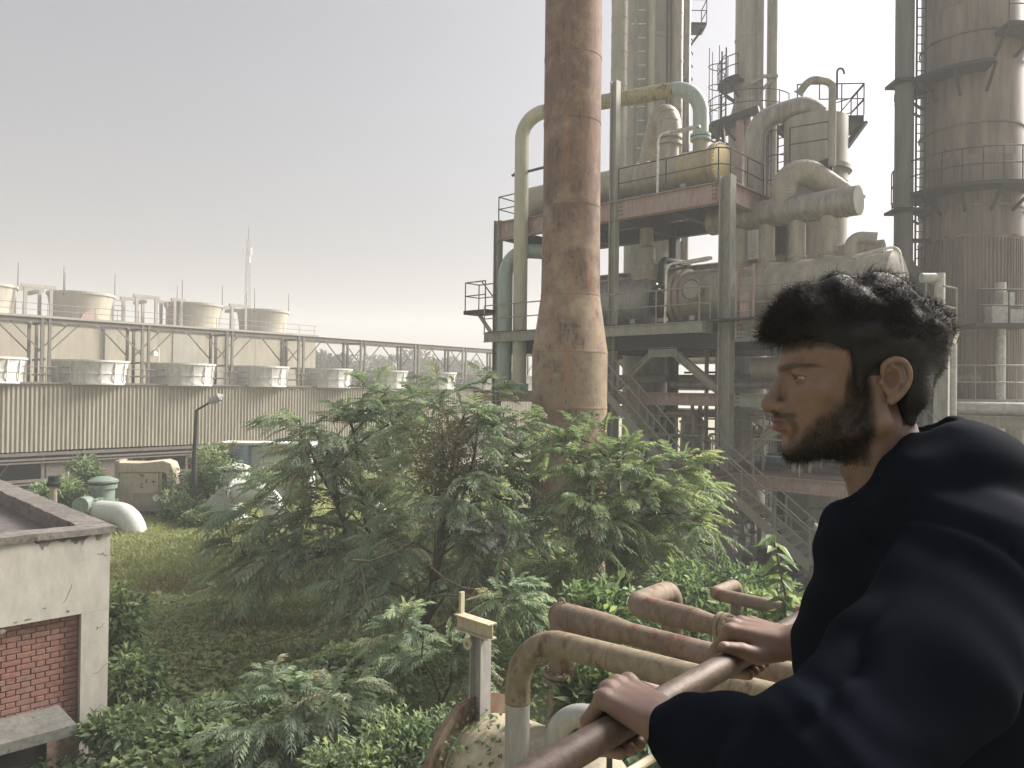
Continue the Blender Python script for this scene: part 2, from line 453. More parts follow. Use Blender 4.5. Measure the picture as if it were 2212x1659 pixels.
M['leaf_far'] = leaf_mat('far_tree_leaf', (0.030, 0.042, 0.027), (0.051, 0.066, 0.039), (0.072, 0.087, 0.048))
# ------------------------------------------------------------------ ground
m, nt, b = new_mat('weedy_soil')
v = coords(nt, rand=False)
n1 = noise(nt, v, 0.35, 6, 0.6); n2 = noise(nt, v, 3.0, 6, 0.65)
c = mix(nt, ramp(nt, n1, [(0.4, g3(0)), (0.6, g3(1))]), (0.20, 0.21, 0.09), (0.27, 0.235, 0.135))
c = mix(nt, ramp(nt, n2, [(0.4, g3(0)), (0.7, g3(1))]), c, (0.16, 0.165, 0.08))
nt.links.new(c, b.inputs['Base Color']); b.inputs['Roughness'].default_value = 0.95
bump(nt, b, n2, 0.2, 0.05)
M['soil'] = m
g = MB()
N = 40
xs = [-1500 + 3000 * i / N for i in range(N + 1)]
g.v = [(x, y + 1200, 0.0) for y in xs for x in xs]
g.f = [(j * (N + 1) + i, j * (N + 1) + i + 1, (j + 1) * (N + 1) + i + 1, (j + 1) * (N + 1) + i) for j in range(N) for i in range(N)]
struct('ground', g, M['soil'])

# ------------------------------------------------------------------ long cooling tower with corrugated siding
V = -E1; U = E2
W0 = Vector((-24.6, 37.0, 0))
def W(s, w, z): return W0 + U * s + V * w + UP * z
S0, S1 = -7.0, 52.0
BAY = 4.87
ks = list(range(-1, 10))
sk = lambda k: 1.93 + BAY * k
ct = Thing('cooling_tower', 'long low cooling tower with tan corrugated siding above dark open louvres', 'cooling tower', W(0, 0, 0))
pitch, dep = 0.195, 0.065
SHEET = BAY / 2
prof = [(0, 0), (0.34, 0), (0.5, 1), (0.84, 1), (1.0, 0)]
def siding_mesh():
    mb = MB(); n = 12; pp = SHEET / n
    pts = []
    for i in range(n):
        for (t, d) in prof[:-1]:
            pts.append(((i + t) * pp, d * dep))
    pts.append((SHEET, 0))
    vs = [U * x - V * d + UP * z for z in (0, 3.35) for (x, d) in pts]
    m_ = len(pts)
    mb.add(vs, [(i, i + 1, m_ + i + 1, m_ + i) for i in range(m_ - 1)])
    return mesh_from('siding_sheet', mb.v, mb.f, M['siding'], (0, 0, 0), False)
sm = siding_mesh()
for i in range(-3, 21):
    o = bpy.data.objects.new('siding_sheet', sm); C.objects.link(o)
    o.parent = ct.o
    o.location = W(i * SHEET, -0.02 - 0.006 * (i % 3), 2.42 + 0.012 * ((i * 7) % 4)) - ct.loc
mb = MB(); mb.bar(W(S0, -0.12, 5.82), W(S1, -0.12, 5.82), 0.16, 0.10); ct.part('top_trim', mb, M['gantry'])
mb = MB(); mb.bar(W(S0, 1.4, 5.70), W(S1, 1.4, 5.70), 3.0, 0.08); ct.part('fan_deck', mb, M['concrete_grey'])
mb = MB(); mb.bar(W(S0, 2.4, 3.0), W(S1, 2.4, 3.0), 0.2, 5.2); ct.part('dark_back_wall', mb, M['inner_dark'])  # back wall behind the louvres, coloured dark to stand for shade
mb = MB(); mb.bar(W(S0, 1.2, 0.12), W(S1, 1.2, 0.12), 2.8, 0.5); ct.part('basin_wall', mb, M['concrete_grey'])
for z, h in ((2.28, 0.16), (2.02, 0.10), (1.86, 0.07), (0.98, 0.13), (0.80, 0.08), (0.45, 0.14)):
    mb = MB(); mb.bar(W(S0, 0.0 if z > 1.5 else -0.05, z), W(S1, 0.0 if z > 1.5 else -0.05, z), 0.10, h); ct.part('louvre_rail', mb, M['louvre'])
for k in ks:
    for d in (0, BAY / 2):
        mb = MB(); mb.bar(W(sk(k) + d, 0.14, 0.1), W(sk(k) + d, 0.14, 2.5), 0.14, 0.14); ct.part('post', mb, M['louvre'])
        mb = MB(); mb.bar(W(sk(k) + d + 0.2, 0.5, 0.5), W(sk(k) + d + 1.1, 0.5, 1.9), 0.08); ct.part('brace', mb, M['louvre'])
        if k % 2 == 0:
            mb = MB(); mb.bar(W(sk(k) + d + 0.15, 0.12, 1.44), W(sk(k) + d + 1.9, 0.12, 1.44), 0.05, 0.78); ct.part('infill_board', mb, M['louvre'])

ordn = ['first', 'second', 'third', 'fourth', 'fifth', 'sixth', 'seventh', 'eighth', 'ninth', 'tenth', 'eleventh', 'twelfth']
# fan rings on the deck: one built, the others copies
def fan_ring():
    t = Thing('fan_ring', 'x', 'fan ring', (0, 0, 0))
    mb = MB(); mb.lathe([(1.74, 0), (1.70, 0.35), (1.78, 0.9), (1.88, 1.26), (1.80, 1.26), (1.70, 0.9), (1.62, 0.35), (1.66, 0)], (0, 0, 0), n=48, cap0=False, cap1=False)
    t.part('shell', mb, M['fan_white'])
    for nm, z, r in (('rim', 1.24, 1.91), ('middle_band', 0.62, 1.765), ('base_band', 0.08, 1.765)):
        mb = MB(); mb.lathe([(r - 0.06, -0.05), (r, -0.05), (r, 0.05), (r - 0.06, 0.05), (r - 0.06, -0.05)], (0, 0, z), n=48, cap0=False, cap1=False); t.part(nm, mb, M['fan_white'])
    for i in range(16):
        a = 2 * math.pi * i / 16
        d = Vector((math.cos(a), math.sin(a), 0))
        mb = MB(); mb.bar(d * 1.76 + UP * 0.1, d * 1.86 + UP * 1.2, 0.05, 0.05, up=d); t.part('rib', mb, M['fan_white'])
    mb = MB(); mb.cyl((0, 0, 0.0), (0, 0, 0.7), 0.25); t.part('fan_hub', mb, M['steel_dark'])
    return t
def copy_thing(src, loc, label, group=None):
    r = src.copy(); C.objects.link(r); r.location = loc; r['label'] = label
    if group: r['group'] = group
    for ch in list(src.children):
        c = ch.copy(); C.objects.link(c); c.parent = r
        for gch in list(ch.children):
            d = gch.copy(); C.objects.link(d); d.parent = c
    return r
fr = fan_ring()
for i, k in enumerate(range(-1, 9)):
    lab = 'white ribbed fan ring on the cooling tower deck, %s from the left edge' % ordn[i]
    p = W(sk(k) + BAY / 2, 1.0, 5.75)
    if i == 0: fr.o.location = p; fr.o['label'] = lab; fr.o['group'] = 'fan rings along the deck'
    else: copy_thing(fr.o, p, lab, 'fan rings along the deck')

# gantry over the fan deck
ga = Thing('steel_gantry', 'grey steel gantry on paired columns above the white fan rings', 'gantry', W(0, 0, 5.75))
ZT = 8.95
for k in ks:
    for w in (0.0, 2.0):
        for d in (-0.17, 0.17):
            mb = MB(); mb.bar(W(sk(k) + d, w, 5.76), W(sk(k) + d, w, ZT + (0.1 if w == 0 else 0)), 0.13, 0.13, up=V); ga.part('column', mb, M['gantry'])
        for sgn in (-1, 1):
            mb = MB(); mb.bar(W(sk(k) + sgn * 0.2, w, 7.4), W(sk(k) + sgn * 1.55, w, ZT - 0.12), 0.06, 0.06); ga.part('knee_brace', mb, M['gantry'])
    for z in (6.25, 7.0, ZT - 0.1):
        mb = MB(); mb.bar(W(sk(k), 0.07, z), W(sk(k), 1.93, z), 0.07, 0.10); ga.part('tie', mb, M['gantry'])
    for i in range(3):
        s = sk(k) + BAY * (i + 0.5) / 3
        mb = MB(); mb.bar(W(s - 0.7, 0.1, ZT), W(s + 0.7, 1.9, ZT), 0.07, 0.07); ga.part('plan_brace', mb, M['gantry'])
for w in (0.0, 2.0):
    mb = MB(); mb.ibeam(W(S0, w, ZT), W(S1, w, ZT), 0.16, 0.24); ga.part('top_chord', mb, M['gantry'])
mb = MB(); mb.bar(W(S0, 1.0, ZT + 0.06), W(S1, 1.0, ZT + 0.06), 0.8, 0.03); ga.part('walkway_strip', mb, M['gantry'])

dr = Thing('deck_railing', 'thin steel railing along the front edge of the cooling tower deck', 'railing', W(0, -0.1, 5.85))
for z in (6.25, 6.62):
    mb = MB(); mb.tube([W(S0, -0.1, z), W(S1, -0.1, z)], 0.022, 6); dr.part('rail', mb, M['gantry'])
for i in range(48):
    s = S0 + 0.4 + 1.22 * i
    mb = MB(); mb.tube([W(s, -0.1, 5.85), W(s, -0.1, 6.64)], 0.024, 6); dr.part('post', mb, M['gantry'])
for i, (s, w) in enumerate(((7.75, 0.5), (25.6, 1.5), (34.5, 1.5))):
    t = Thing('deck_lamp', ['white bell lamp on a thin pole beside the third fan ring', 'small white bell lamp on a thin pole far along the deck', 'farthest small bell lamp on the cooling tower deck'][i], 'lamp', W(s, w, 5.75), 'deck lamps')
    mb = MB(); mb.tube(bend([W(s, w, 5.75), W(s, w, 7.9), W(s - 0.3, w, 7.9), W(s - 0.3, w, 7.7)], 0.12), 0.03, 6); t.part('pole', mb, M['lamp_white'])
    mb = MB(); mb.lathe([(0.05, 0.3), (0.2, 0.18), (0.24, 0.0)], W(s - 0.3, w, 7.42), n=14); t.part('shade', mb, M['lamp_white'])

# ------------------------------------------------------------------ concrete cooling cells behind
B0 = Vector((-42.1, 75.0, 0))
def BQ(s, w, z): return B0 + U * s + V * w + UP * z
blk = Thing('concrete_cell_block', 'long yellowed concrete cell block behind the steel gantry', 'building', BQ(0, 0, 0))
edges = [-30, -17, -4.5, 7.0, 9.6, 16.0, 23.7]
for i in range(len(edges) - 1):
    mat = M['concrete_grey'] if i == 3 else M['concrete_far']
    mb = MB(); mb.bar(BQ(edges[i] + 0.02, 0, 5.85), BQ(edges[i + 1] - 0.02, 0, 5.85), 9.0 + (0.14 if i == 3 else 0), 11.7); blk.part('wall', mb, mat)
mb = MB(); mb.bar(BQ(-30, 0, 11.8), BQ(23.9, 0, 11.8), 9.5, 0.2); blk.part('roof_slab', mb, M['concrete_grey'])
for s in (-12, 0.5, 12.8, 19.5):
    mb = MB(); mb.tube([BQ(s, -4.62, 0), BQ(s, -4.62, 11.6)], 0.09, 6); blk.part('downpipe', mb, M['steel_dark'])
pts = [BQ(-30, -4.5, 0), BQ(23.8, -4.5, 0)]
for z in (12.4, 12.95):
    mb = MB(); mb.tube([pts[0] + UP * z, pts[1] + UP * z], 0.03, 5); blk.part('roof_rail', mb, M['gantry'])
for i in range(28):
    mb = MB(); q = BQ(-30 + 1.98 * i, -4.5, 11.85); mb.tube([q, q + UP * 1.1], 0.03, 5); blk.part('rail_post', mb, M['gantry'])
stack_lab = ['tan flared concrete fan stack cut by the left edge of the picture', 'largest full tan concrete fan stack, behind the steel gantry', 'tan concrete fan stack with a rust red ladder on its left', 'tan concrete fan stack beside the lattice mast']
for i, s in enumerate((-8.4, 0, 11.25, 19.5)):
    o = BQ(s, 0, 11.9)
    t = Thing('fan_stack', stack_lab[i], 'fan stack', o, 'concrete fan stacks')
    mb = MB(); mb.lathe([(2.62, 0), (2.60, 0.6), (2.68, 1.4), (2.85, 2.45), (2.88, 2.55), (2.88, 2.72), (2.66, 2.72), (2.5, 1.4), (2.45, 0)], o, n=48, cap0=False, cap1=False); t.part('shell', mb, M['concrete_far'])
    mb = MB(); mb.lathe([(2.89, 2.5), (2.97, 2.5), (2.97, 2.74), (2.60, 2.74)], o, n=48, cap0=False, cap1=False); t.part('rim', mb, M['concrete_grey'])
    for j in range(3):
        a = 0.5 + j * 2.1
        q = o + Vector((math.cos(a) * 2.9, math.sin(a) * 2.9, 2.3))
        mb = MB(); mb.tube([q, q + UP * 2.7], [0.05, 0.025], 5); t.part('lightning_rod', mb, M['steel_dark'])
    if i in (1, 2):
        sg = 1 if i == 1 else -1
        base = o + U * (2.95 * sg) - V * 1.2
        mat = M['concrete_grey'] if i == 1 else M['steel_pink']
        for d in (-0.45, 0.45):
            mb = MB(); mb.bar(base + U * d, base + U * d + UP * 2.6, 0.16, 0.16); t.part('ladder_side', mb, mat)
        for j in range(5):
            z = 0.3 + j * 0.5
            mb = MB(); mb.bar(base - U * 0.45 + UP * z, base + U * 0.45 + UP * z, 0.1, 0.08); t.part('rung', mb, mat)
    if i == 1:
        mb = MB(); c_ = o - V * 2.75 + U * -0.2; mb.lathe([(0.02, 0), (0.75, 0.02), (0.75, 0.2), (0.02, 0.22)], c_ + UP * 0.1, axis=-V, n=14); t.part('motor_cover', mb, M['steel_pink'])
for i, (s, w_) in enumerate(((-4.3, 2.1), (5.4, 1.9), (8.6, 0.7), (15.4, 1.6))):
    lab = ['pale concrete portal left of the largest fan stack', 'pale open concrete portal between two tan fan stacks', 'narrow concrete portal against the laddered fan stack', 'small concrete portal between the last two fan stacks'][i]
    t = Thing('concrete_portal', lab, 'portal', BQ(s, 0, 11.9), 'concrete portals between the fan stacks')
    for w in (-2.0, 1.2):
        for d in (-w_ / 2, w_ / 2):
            mb = MB(); mb.bar(BQ(s + d, w, 11.9), BQ(s + d, w, 14.7), 0.26, 0.26); t.part('post', mb, M['concrete_grey'])
        mb = MB(); mb.bar(BQ(s - w_ / 2 - 0.35, w, 14.75), BQ(s + w_ / 2 + 0.35, w, 14.75), 0.28, 0.3); t.part('lintel', mb, M['concrete_grey'])
    mb = MB(); mb.bar(BQ(s, -1.7, 14.3), BQ(s, 0.9, 14.3), 0.3, 0.3); t.part('tie_beam', mb, M['concrete_grey'])

# lattice mast
mo = pd(534, 700, 150); mo.z = 0
t = Thing('lattice_mast', 'tall thin lattice communications mast rising through haze', 'mast', mo)
def leg(z): return 0.75 - 0.5 * z / 34.5
for i in range(4):
    sx, sy = ((-1, -1), (1, -1), (1, 1), (-1, 1))[i]
    mb = MB(); mb.tube([mo + Vector((sx * leg(0), sy * leg(0), 0)), mo + Vector((sx * leg(34.5), sy * leg(34.5), 34.5))], 0.05, 5); t.part('leg', mb, M['gantry'])
mb = MB()
z = 8.0
while z < 34:
    for i in range(4):
        a = ((-1, -1), (1, -1), (1, 1), (-1, 1)); p, q = a[i], a[(i + 1) % 4]
        mb.tube([mo + Vector((p[0] * leg(z), p[1] * leg(z), z)), mo + Vector((q[0] * leg(z + 1.5), q[1] * leg(z + 1.5), z + 1.5))], 0.03, 4)
        mb.tube([mo + Vector((p[0] * leg(z), p[1] * leg(z), z)), mo + Vector((q[0] * leg(z), q[1] * leg(z), z))], 0.03, 4)
    z += 1.5
t.part('lattice_bars', mb, M['gantry'], kind='stuff')
for (dx, z, h) in ((0.5, 30.0, 1.6), (0.7, 31.5, 1.4), (-0.6, 32.2, 0.8), (-1.4, 14.0, 1.3)):
    mb = MB(); mb.bar(mo + Vector((dx, -0.5, z)), mo + Vector((dx, -0.5, z + h)), 0.5, 0.3); t.part('antenna', mb, M['lamp_grey'])
mb = MB(); mb.tube([mo + UP * 34.5, mo + UP * 37], 0.07, 5); t.part('top_rod', mb, M['steel_dark'])

# ------------------------------------------------------------------ small plastered building with brick panel
CO = Vector((-5.96, 11.5, 0)); WA = Vector((-0.714, -0.700, 0)); WB = Vector((-0.700, 0.714, 0)); NF = -WB
BZ = 3.62
def Q(t, n, z): return CO + WA * t + NF * n + UP * z        # along the front wall, out of it, up
def qf(x, y, n=0.0):
    p = plane(x, y, CO + NF * n, NF); d = p - CO
    return d.dot(WA), p.z
hb = Thing('plastered_building', 'low flat roofed building with peeling white plaster and red brick panel', 'building', CO)
tp, zp = qf(176, 1326)
TL = 6.0
def fbox(mb, t0, t1, n0, n1, z0, z1):
    return mb.box(Q((t0 + t1) / 2, (n0 + n1) / 2, (z0 + z1) / 2), abs(t1 - t0), abs(n1 - n0), abs(z1 - z0), (WA, NF, UP))
mb = MB(); fbox(mb, 0.003, tp, -0.3, 0, 0, zp); hb.part('corner_pier', mb, M['plaster'])
mb = MB(); fbox(mb, 0.0, TL, -0.3, 0.0, zp + 0.002, BZ - 0.1); hb.part('fascia_beam', mb, M['plaster'])
mb = MB(); mb.box(CO + WB * 4.15 + WA * 0.15 + UP * (BZ - 0.1) / 2, 7.7, 0.3, BZ - 0.1, (WB, WA, UP)); hb.part('side_wall', mb, M['plaster'])
# coping on the parapet, chipped along its edge
def coping(p0, p1, wdir, name):
    mb = MB(); n = 26
    vs = []
    for i in range(n + 1):
        p = p0.lerp(p1, i / n)
        j = [random.uniform(-0.012, 0.012) for _ in range(4)]
        vs += [p + wdir * (-0.05 + j[0]) + UP * (BZ - 0.1), p + wdir * (-0.05 + j[1]) + UP * (BZ + j[2] * 0.6), p + wdir * (0.36 + j[3]) + UP * (BZ + j[0] * 0.5), p + wdir * 0.36 + UP * (BZ - 0.1)]
    fs = [(4 * i + k, 4 * i + (k + 1) % 4, 4 * i + 4 + (k + 1) % 4, 4 * i + 4 + k) for i in range(n) for k in range(4)] + [(3, 2, 1, 0), (4 * n, 4 * n + 1, 4 * n + 2, 4 * n + 3)]
    mb.add(vs, fs); hb.part(name, mb, M['coping'], angle=25)
coping(Q(-0.05, 0, 0), Q(TL, 0, 0), WB, 'coping')
coping(CO + WB * 0.37 - WA * 0.0, CO + WB * 8, WA, 'coping')
mb = MB(); fbox(mb, 0.3, TL, -0.34, -0.302, BZ - 0.45, BZ - 0.1); hb.part('parapet_inner_face', mb, M['coping'])
mb = MB(); mb.box(CO + WB * 4.2 + WA * 0.32 + UP * (BZ - 0.28), 7.6, 0.04, 0.34, (WB, WA, UP)); hb.part('parapet_inner_face', mb, M['coping'])
mb = MB(); mb.box(CO + WB * 4.15 + WA * 3.16 + UP * (BZ - 0.33), 7.66, 5.66, 0.12, (WB, WA, UP)); hb.part('roof', mb, M['roofing'])
# mould runs under the coping: thin irregular skins just proud of the plaster
for i in range(16):
    t0 = random.uniform(0.1, 3.2); h = random.uniform(0.05, 0.2); wdt = random.uniform(0.06, 0.28)
    poly = [(t0, BZ - 0.102), (t0 + wdt, BZ - 0.102)]
    n = 6
    low = [(t0 + wdt - wdt * j / n, BZ - 0.102 - h * random.uniform(0.3, 1.0) * math.sin(math.pi * (j + 0.5) / (n + 1))) for j in range(n + 1)]
    pts = poly + low
    mb = MB(); mb.add([Q(a, 0.003, z) for a, z in pts], [tuple(range(len(pts)))]); hb.part('mould_stain', mb, M['coping'], smooth=False)
for (t0, z0, sx, sz) in ((1.35, 2.33, 0.05, 0.035), (1.42, 2.18, 0.06, 0.04), (1.05, 2.43, 0.07, 0.012), (1.2, 2.42, 0.03, 0.012), (0.55, 2.45, 0.02, 0.02), (0.85, 2.55, 0.03, 0.008)):
    pts = [(t0 + sx * math.cos(a) * random.uniform(0.6, 1.2), z0 + sz * math.sin(a) * random.uniform(0.6, 1.2)) for a in [k * 2 * math.pi / 9 for k in range(9)]]
    mb = MB(); mb.add([Q(a, 0.004, z) for a, z in pts], [tuple(range(9))]); hb.part('bare_patch', mb, M['coping'], smooth=False)
# cracks
for (t0, z0, L, sl) in ((0.04, 3.2, 0.14, 0.1), (0.02, 1.6, 0.16, -0.9), (0.05, 2.2, 0.12, -0.8), (0.5, 2.8, 0.1, -2.0), (0.06, 1.0, 0.2, -1.2)):
    pts = [(t0 + L * i / 5 + random.uniform(-0.012, 0.012), z0 + sl * L * i / 5 + random.uniform(-0.03, 0.03)) for i in range(6)]
    mb = MB()
    for i in range(5):
        mb.bar(Q(pts[i][0], 0.001, pts[i][1]), Q(pts[i + 1][0], 0.001, pts[i + 1][1]), 0.003, 0.0045, up=NF)
    hb.part('crack', mb, M['steel_dark'], smooth=False)
# brick panel with doorway
td, zd = qf(106, 1700); zd = qf(106, 1612)[1]        # right jamb of the doorway
tcan, zcan = qf(126, 1522, -0.1)
mb = MB(); fbox(mb, tp + 0.002, td, -0.26, -0.145, 0, zp); hb.part('mortar_backing', mb, M['mortar'])
mb = MB(); fbox(mb, td + 0.002, TL, -0.26, -0.145, zcan - 0.12, zp); hb.part('mortar_backing', mb, M['mortar'])
course = 0.083
bm_cache = {}
def brick_mesh(L):
    if L in bm_cache: return bm_cache[L]
    q = MB(); h, d, bv = 0.071, 0.05, 0.006
    X, Y = WA, NF
    o8 = []
    for (yy, ins) in ((0, 0), (d - bv, 0), (d, bv)):
        o8 += [X * (-L / 2 + ins) + UP * (-h / 2 + ins) + Y * yy, X * (L / 2 - ins) + UP * (-h / 2 + ins) + Y * yy, X * (L / 2 - ins) + UP * (h / 2 - ins) + Y * yy, X * (-L / 2 + ins) + UP * (h / 2 - ins) + Y * yy]
    fs = [(4 * r + i, 4 * r + (i + 1) % 4, 4 * r + 4 + (i + 1) % 4, 4 * r + 4 + i) for r in range(2) for i in range(4)] + [(8, 9, 10, 11)]
    q.add(o8, fs)
    bm_cache[L] = mesh_from('brick', q.v, q.f, M['brick'], (0, 0, 0), False)
    return bm_cache[L]
r = 0
z = zp - course / 2 - 0.01
while z > 0.9:
    t = tp + 0.015; i = r % 2
    while t < 2.6:
        L = 0.228 if i % 2 == 0 else 0.108
        if r % 2 and t < tp + 0.02: L = 0.168
        i += 1
        c_t = t + L / 2
        if not (t + L > td and z < zcan - 0.12):
            o = bpy.data.objects.new('brick', brick_mesh(L)); C.objects.link(o); o.parent = hb.o
            o.location = Q(c_t, -0.145 - random.uniform(0.002, 0.016), z) - CO
        t += L + 0.012
    z -= course; r += 1
# canopy slab above the doorway
pc = plane(153, 1568, CO + UP * zcan, UP)
proj = min(max((pc - CO).dot(NF), 0.35), 0.8)
mb = MB(); fbox(mb, tcan, 4.0, -0.1, proj, zcan - 0.14, zcan); hb.part('door_canopy', mb, M['canopy'])
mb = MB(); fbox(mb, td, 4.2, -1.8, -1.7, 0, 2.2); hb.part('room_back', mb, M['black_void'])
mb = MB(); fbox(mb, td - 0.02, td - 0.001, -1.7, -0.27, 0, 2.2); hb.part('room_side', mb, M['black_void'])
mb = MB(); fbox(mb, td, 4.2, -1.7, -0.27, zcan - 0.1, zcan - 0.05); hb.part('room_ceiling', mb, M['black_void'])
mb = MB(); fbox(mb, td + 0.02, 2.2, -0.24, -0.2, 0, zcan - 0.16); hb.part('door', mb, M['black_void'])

# ------------------------------------------------------------------ pump yard
def ring(mb, c, axis, r0, r1, th, n=24):
    return mb.lathe([(r0, -th / 2), (r1, -th / 2), (r1, th / 2), (r0, th / 2), (r0, -th / 2)], c, axis, n, False, False)
def elbow(name, label, pts, r, mat, rad, group=None, flange=True, fl_mat=None):
    pts = [Vector(p) for p in pts]
    t = Thing(name, label, 'pipe', (pts[-1].x, pts[-1].y, 0), group)
    path = bend(pts, rad, 10)
    mb = MB(); mb.tube(path, r, 24); body = t.part('pipe_bend', mb, mat)
    if flange:
        ax = (path[1] - path[0]).normalized()
        mb = MB(); ring(mb, path[0] + ax * 0.05, ax, r * 0.98, r * 1.25, 0.09, 28); fl = t.part('flange', mb, fl_mat or mat)
        X = ax.cross(UP).normalized(); Y = X.cross(ax)
        for i in range(16):
            a = 2 * math.pi * i / 16
            q = path[0] + ax * 0.05 + (X * math.cos(a) + Y * math.sin(a)) * r * 1.13
            mb = MB(); mb.cyl(q - ax * 0.07, q + ax * 0.08, r * 0.05, n=6); t.part('bolt', mb, M['steel_dark'], fl)
    return t
a0 = pd(212, 1105, 31.0)
elbow('pump_outlet_bend', 'big pale green pipe bend dropping into the grass behind the flat roof', [a0, a0 + Vector((1.9, -0.8, 0.02)), Vector((a0.x + 1.9, a0.y - 0.8, -0.3))], 0.45, M['white_pipe'], 1.0, 'pump outlet bends', fl_mat=M['green_valve'])
def pump(o, r, h, mat, label):
    t = Thing('vertical_pump', label, 'pump', o, 'vertical pumps')
    mb = MB(); mb.lathe([(r * 1.1, 0), (r, 0.15), (r, h * 0.62), (r * 1.2, h * 0.62), (r * 1.2, h * 0.68), (r * 0.8, h * 0.72)], o, n=24); t.part('casing', mb, mat)
    mb = MB(); mb.lathe([(r * 1.3, 0), (r * 1.3, 0.08), (r * 1.05, 0.14), (r * 0.6, 0.22)], o + UP * h * 0.72, n=24); t.part('cover', mb, mat)
    for i in range(6):
        a = i * math.pi / 3
        mb = MB(); q = o + Vector((math.cos(a) * r * 1.15, math.sin(a) * r * 1.15, h * 0.68)); mb.cyl(q, q + UP * 0.16, 0.04, n=6); t.part('bolt', mb, M['steel_dark'])
    return t
p_ = pd(222, 1100, 31.6); p_.z = 0
pump(p_, 0.44, 2.45, M['green_valve'], 'round green pump casing between the shrub and the cream cabinet')
q = pd(180, 1115, 30.6)
t = Thing('valve_actuator', 'green side valve actuator left of the big pale pipe bend', 'valve', (q.x, q.y, 0))
mb = MB(); mb.cyl(q + Vector((0, -0.25, 0.45)), q + Vector((0, 0.3, 0.45)), 0.33, n=20); t.part('gear_case', mb, M['green_valve'])
mb = MB(); mb.lathe([(0.24, 0), (0.28, 0.7), (0.24, 1.0), (0.2, 1.25)], q + UP * -0.75, n=16); t.part('stem_housing', mb, M['green_valve'])
mb = MB(); mb.cyl(q + Vector((0.1, 0, 0)), q + Vector((1.0, 0.2, 0)), 0.16, n=12); t.part('cross_pipe', mb, M['green_valve'])
mb = MB(); mb.cyl((q.x, q.y, 0), (q.x, q.y, q.z - 0.7), 0.1, n=10); t.part('support', mb, M['steel_dark'])

# cream electrical cabinet
cx = pd(303, 1110, 34.0); cx.z = 0
ax = (Vector((0.985, 0.17, 0)), Vector((-0.17, 0.985, 0)), UP)
t = Thing('cream_cabinet', 'cream sheet metal cabinet with hood and stencilled marks', 'cabinet', cx)
cz = lambda x, y, z: cx + ax[0] * x + ax[1] * y + UP * z
mb = MB(); mb.box(cz(0, 0.5, 1.45), 1.75, 1.0, 1.7, ax); t.part('body', mb, M['box_cream'])
mb = MB(); mb.box(cz(-0.02, 0.5, 0.42), 1.8, 0.98, 0.42, ax); t.part('plinth', mb, M['concrete_grey'])
mb = MB()
hp = [(0.0, 2.32), (0.95, 2.42), (1.25, 2.3), (1.36, 2.0), (1.36, 1.3), (1.12, 1.3), (1.10, 1.86), (0.9, 1.95), (-0.9, 1.95), (-0.9, 2.34)]
vs = [cz(x, yy, z) for yy in (-0.12, 1.05) for (x, z) in hp]; nn = len(hp)
mb.add(vs, [tuple(range(nn))[::-1], tuple(range(nn, 2 * nn))] + [(i, (i + 1) % nn, nn + (i + 1) % nn, nn + i) for i in range(nn)]); t.part('hood', mb, M['box_cream'])
mb = MB(); mb.box(cz(-0.98, 0.5, 1.6), 0.2, 1.05, 1.65, ax); t.part('side_panel', mb, M['box_grey'])
mb = MB(); mb.box(cz(0.02, -0.05, 1.42), 1.45, 0.06, 0.92, ax); dpan = t.part('front_door', mb, M['box_cream'])
mb = MB(); mb.box(cz(-0.02, -0.06, 0.72), 1.62, 0.10, 0.62, ax); t.part('lower_panel', mb, M['box_grey'])
mb = MB(); mb.box(cz(-0.48, -0.1, 1.42), 0.24, 0.08, 0.3, ax); t.part('switch_box', mb, M['box_cream'])
mb = MB(); mb.cyl(cz(0.72, -0.12, 0.82), cz(0.72, -0.3, 0.82), 0.14, n=14); t.part('gauge', mb, M['lamp_white'])
for dx in (-0.62, 0.66):
    mb = MB(); mb.box(cz(dx, -0.09, 1.02), 0.22, 0.05, 0.12, ax); t.part('corner_bracket', mb, M['box_grey'])
# stencilled marks: small flat strokes
def stroke(pts, w=0.03):
    q = MB()
    for i in range(len(pts) - 1):
        q.bar(cz(pts[i][0], -0.084, pts[i][1]), cz(pts[i + 1][0], -0.084, pts[i + 1][1]), 0.008, w, up=UP)
    t.part('stencil_mark', q, M['steel_dark'], dpan, smooth=False)
stroke([(0.0, 1.78), (0.07, 1.84), (0.14, 1.78), (0.07, 1.72), (0.0, 1.78)]); stroke([(0.0, 1.80), (-0.05, 1.86)])
stroke([(0.2, 1.45), (0.22, 1.58), (0.29, 1.60), (0.28, 1.50), (0.2, 1.45)])
stroke([(0.46, 1.5), (0.62, 1.5)], 0.05); stroke([(0.54, 1.42), (0.54, 1.58)], 0.03)
stroke([(0.02, 1.40), (0.14, 1.42)], 0.035); stroke([(0.07, 1.40), (0.04, 1.26)]); stroke([(0.0, 1.26), (0.16, 1.25)], 0.02)

# street lamp
l0 = pd(419, 1055, 33.0); l1 = pd(425, 886, 33.0); l2 = pd(459, 866, 33.0)
t = Thing('street_lamp', 'tall dark street lamp standing in front of the tan siding', 'street lamp', (l0.x, l0.y, 0))
mb = MB(); mb.tube([(l0.x, l0.y, 0), (l0.x, l0.y, 3.0), l1], [0.11, 0.10, 0.075], 10); t.part('pole', mb, M['steel_dark'])
mb = MB(); mb.tube([l1, l1.lerp(l2, 0.85)], 0.045, 8); t.part('arm', mb, M['steel_dark'])
dq = (l2 - l1).normalized()
mb = MB(); mb.tube([l1.lerp(l2, 0.78), l1.lerp(l2, 0.9), l2, l2 + dq * 0.35, l2 + dq * 0.5], [0.04, 0.13, 0.19, 0.17, 0.03], 12); t.part('lantern', mb, M['lamp_grey'])

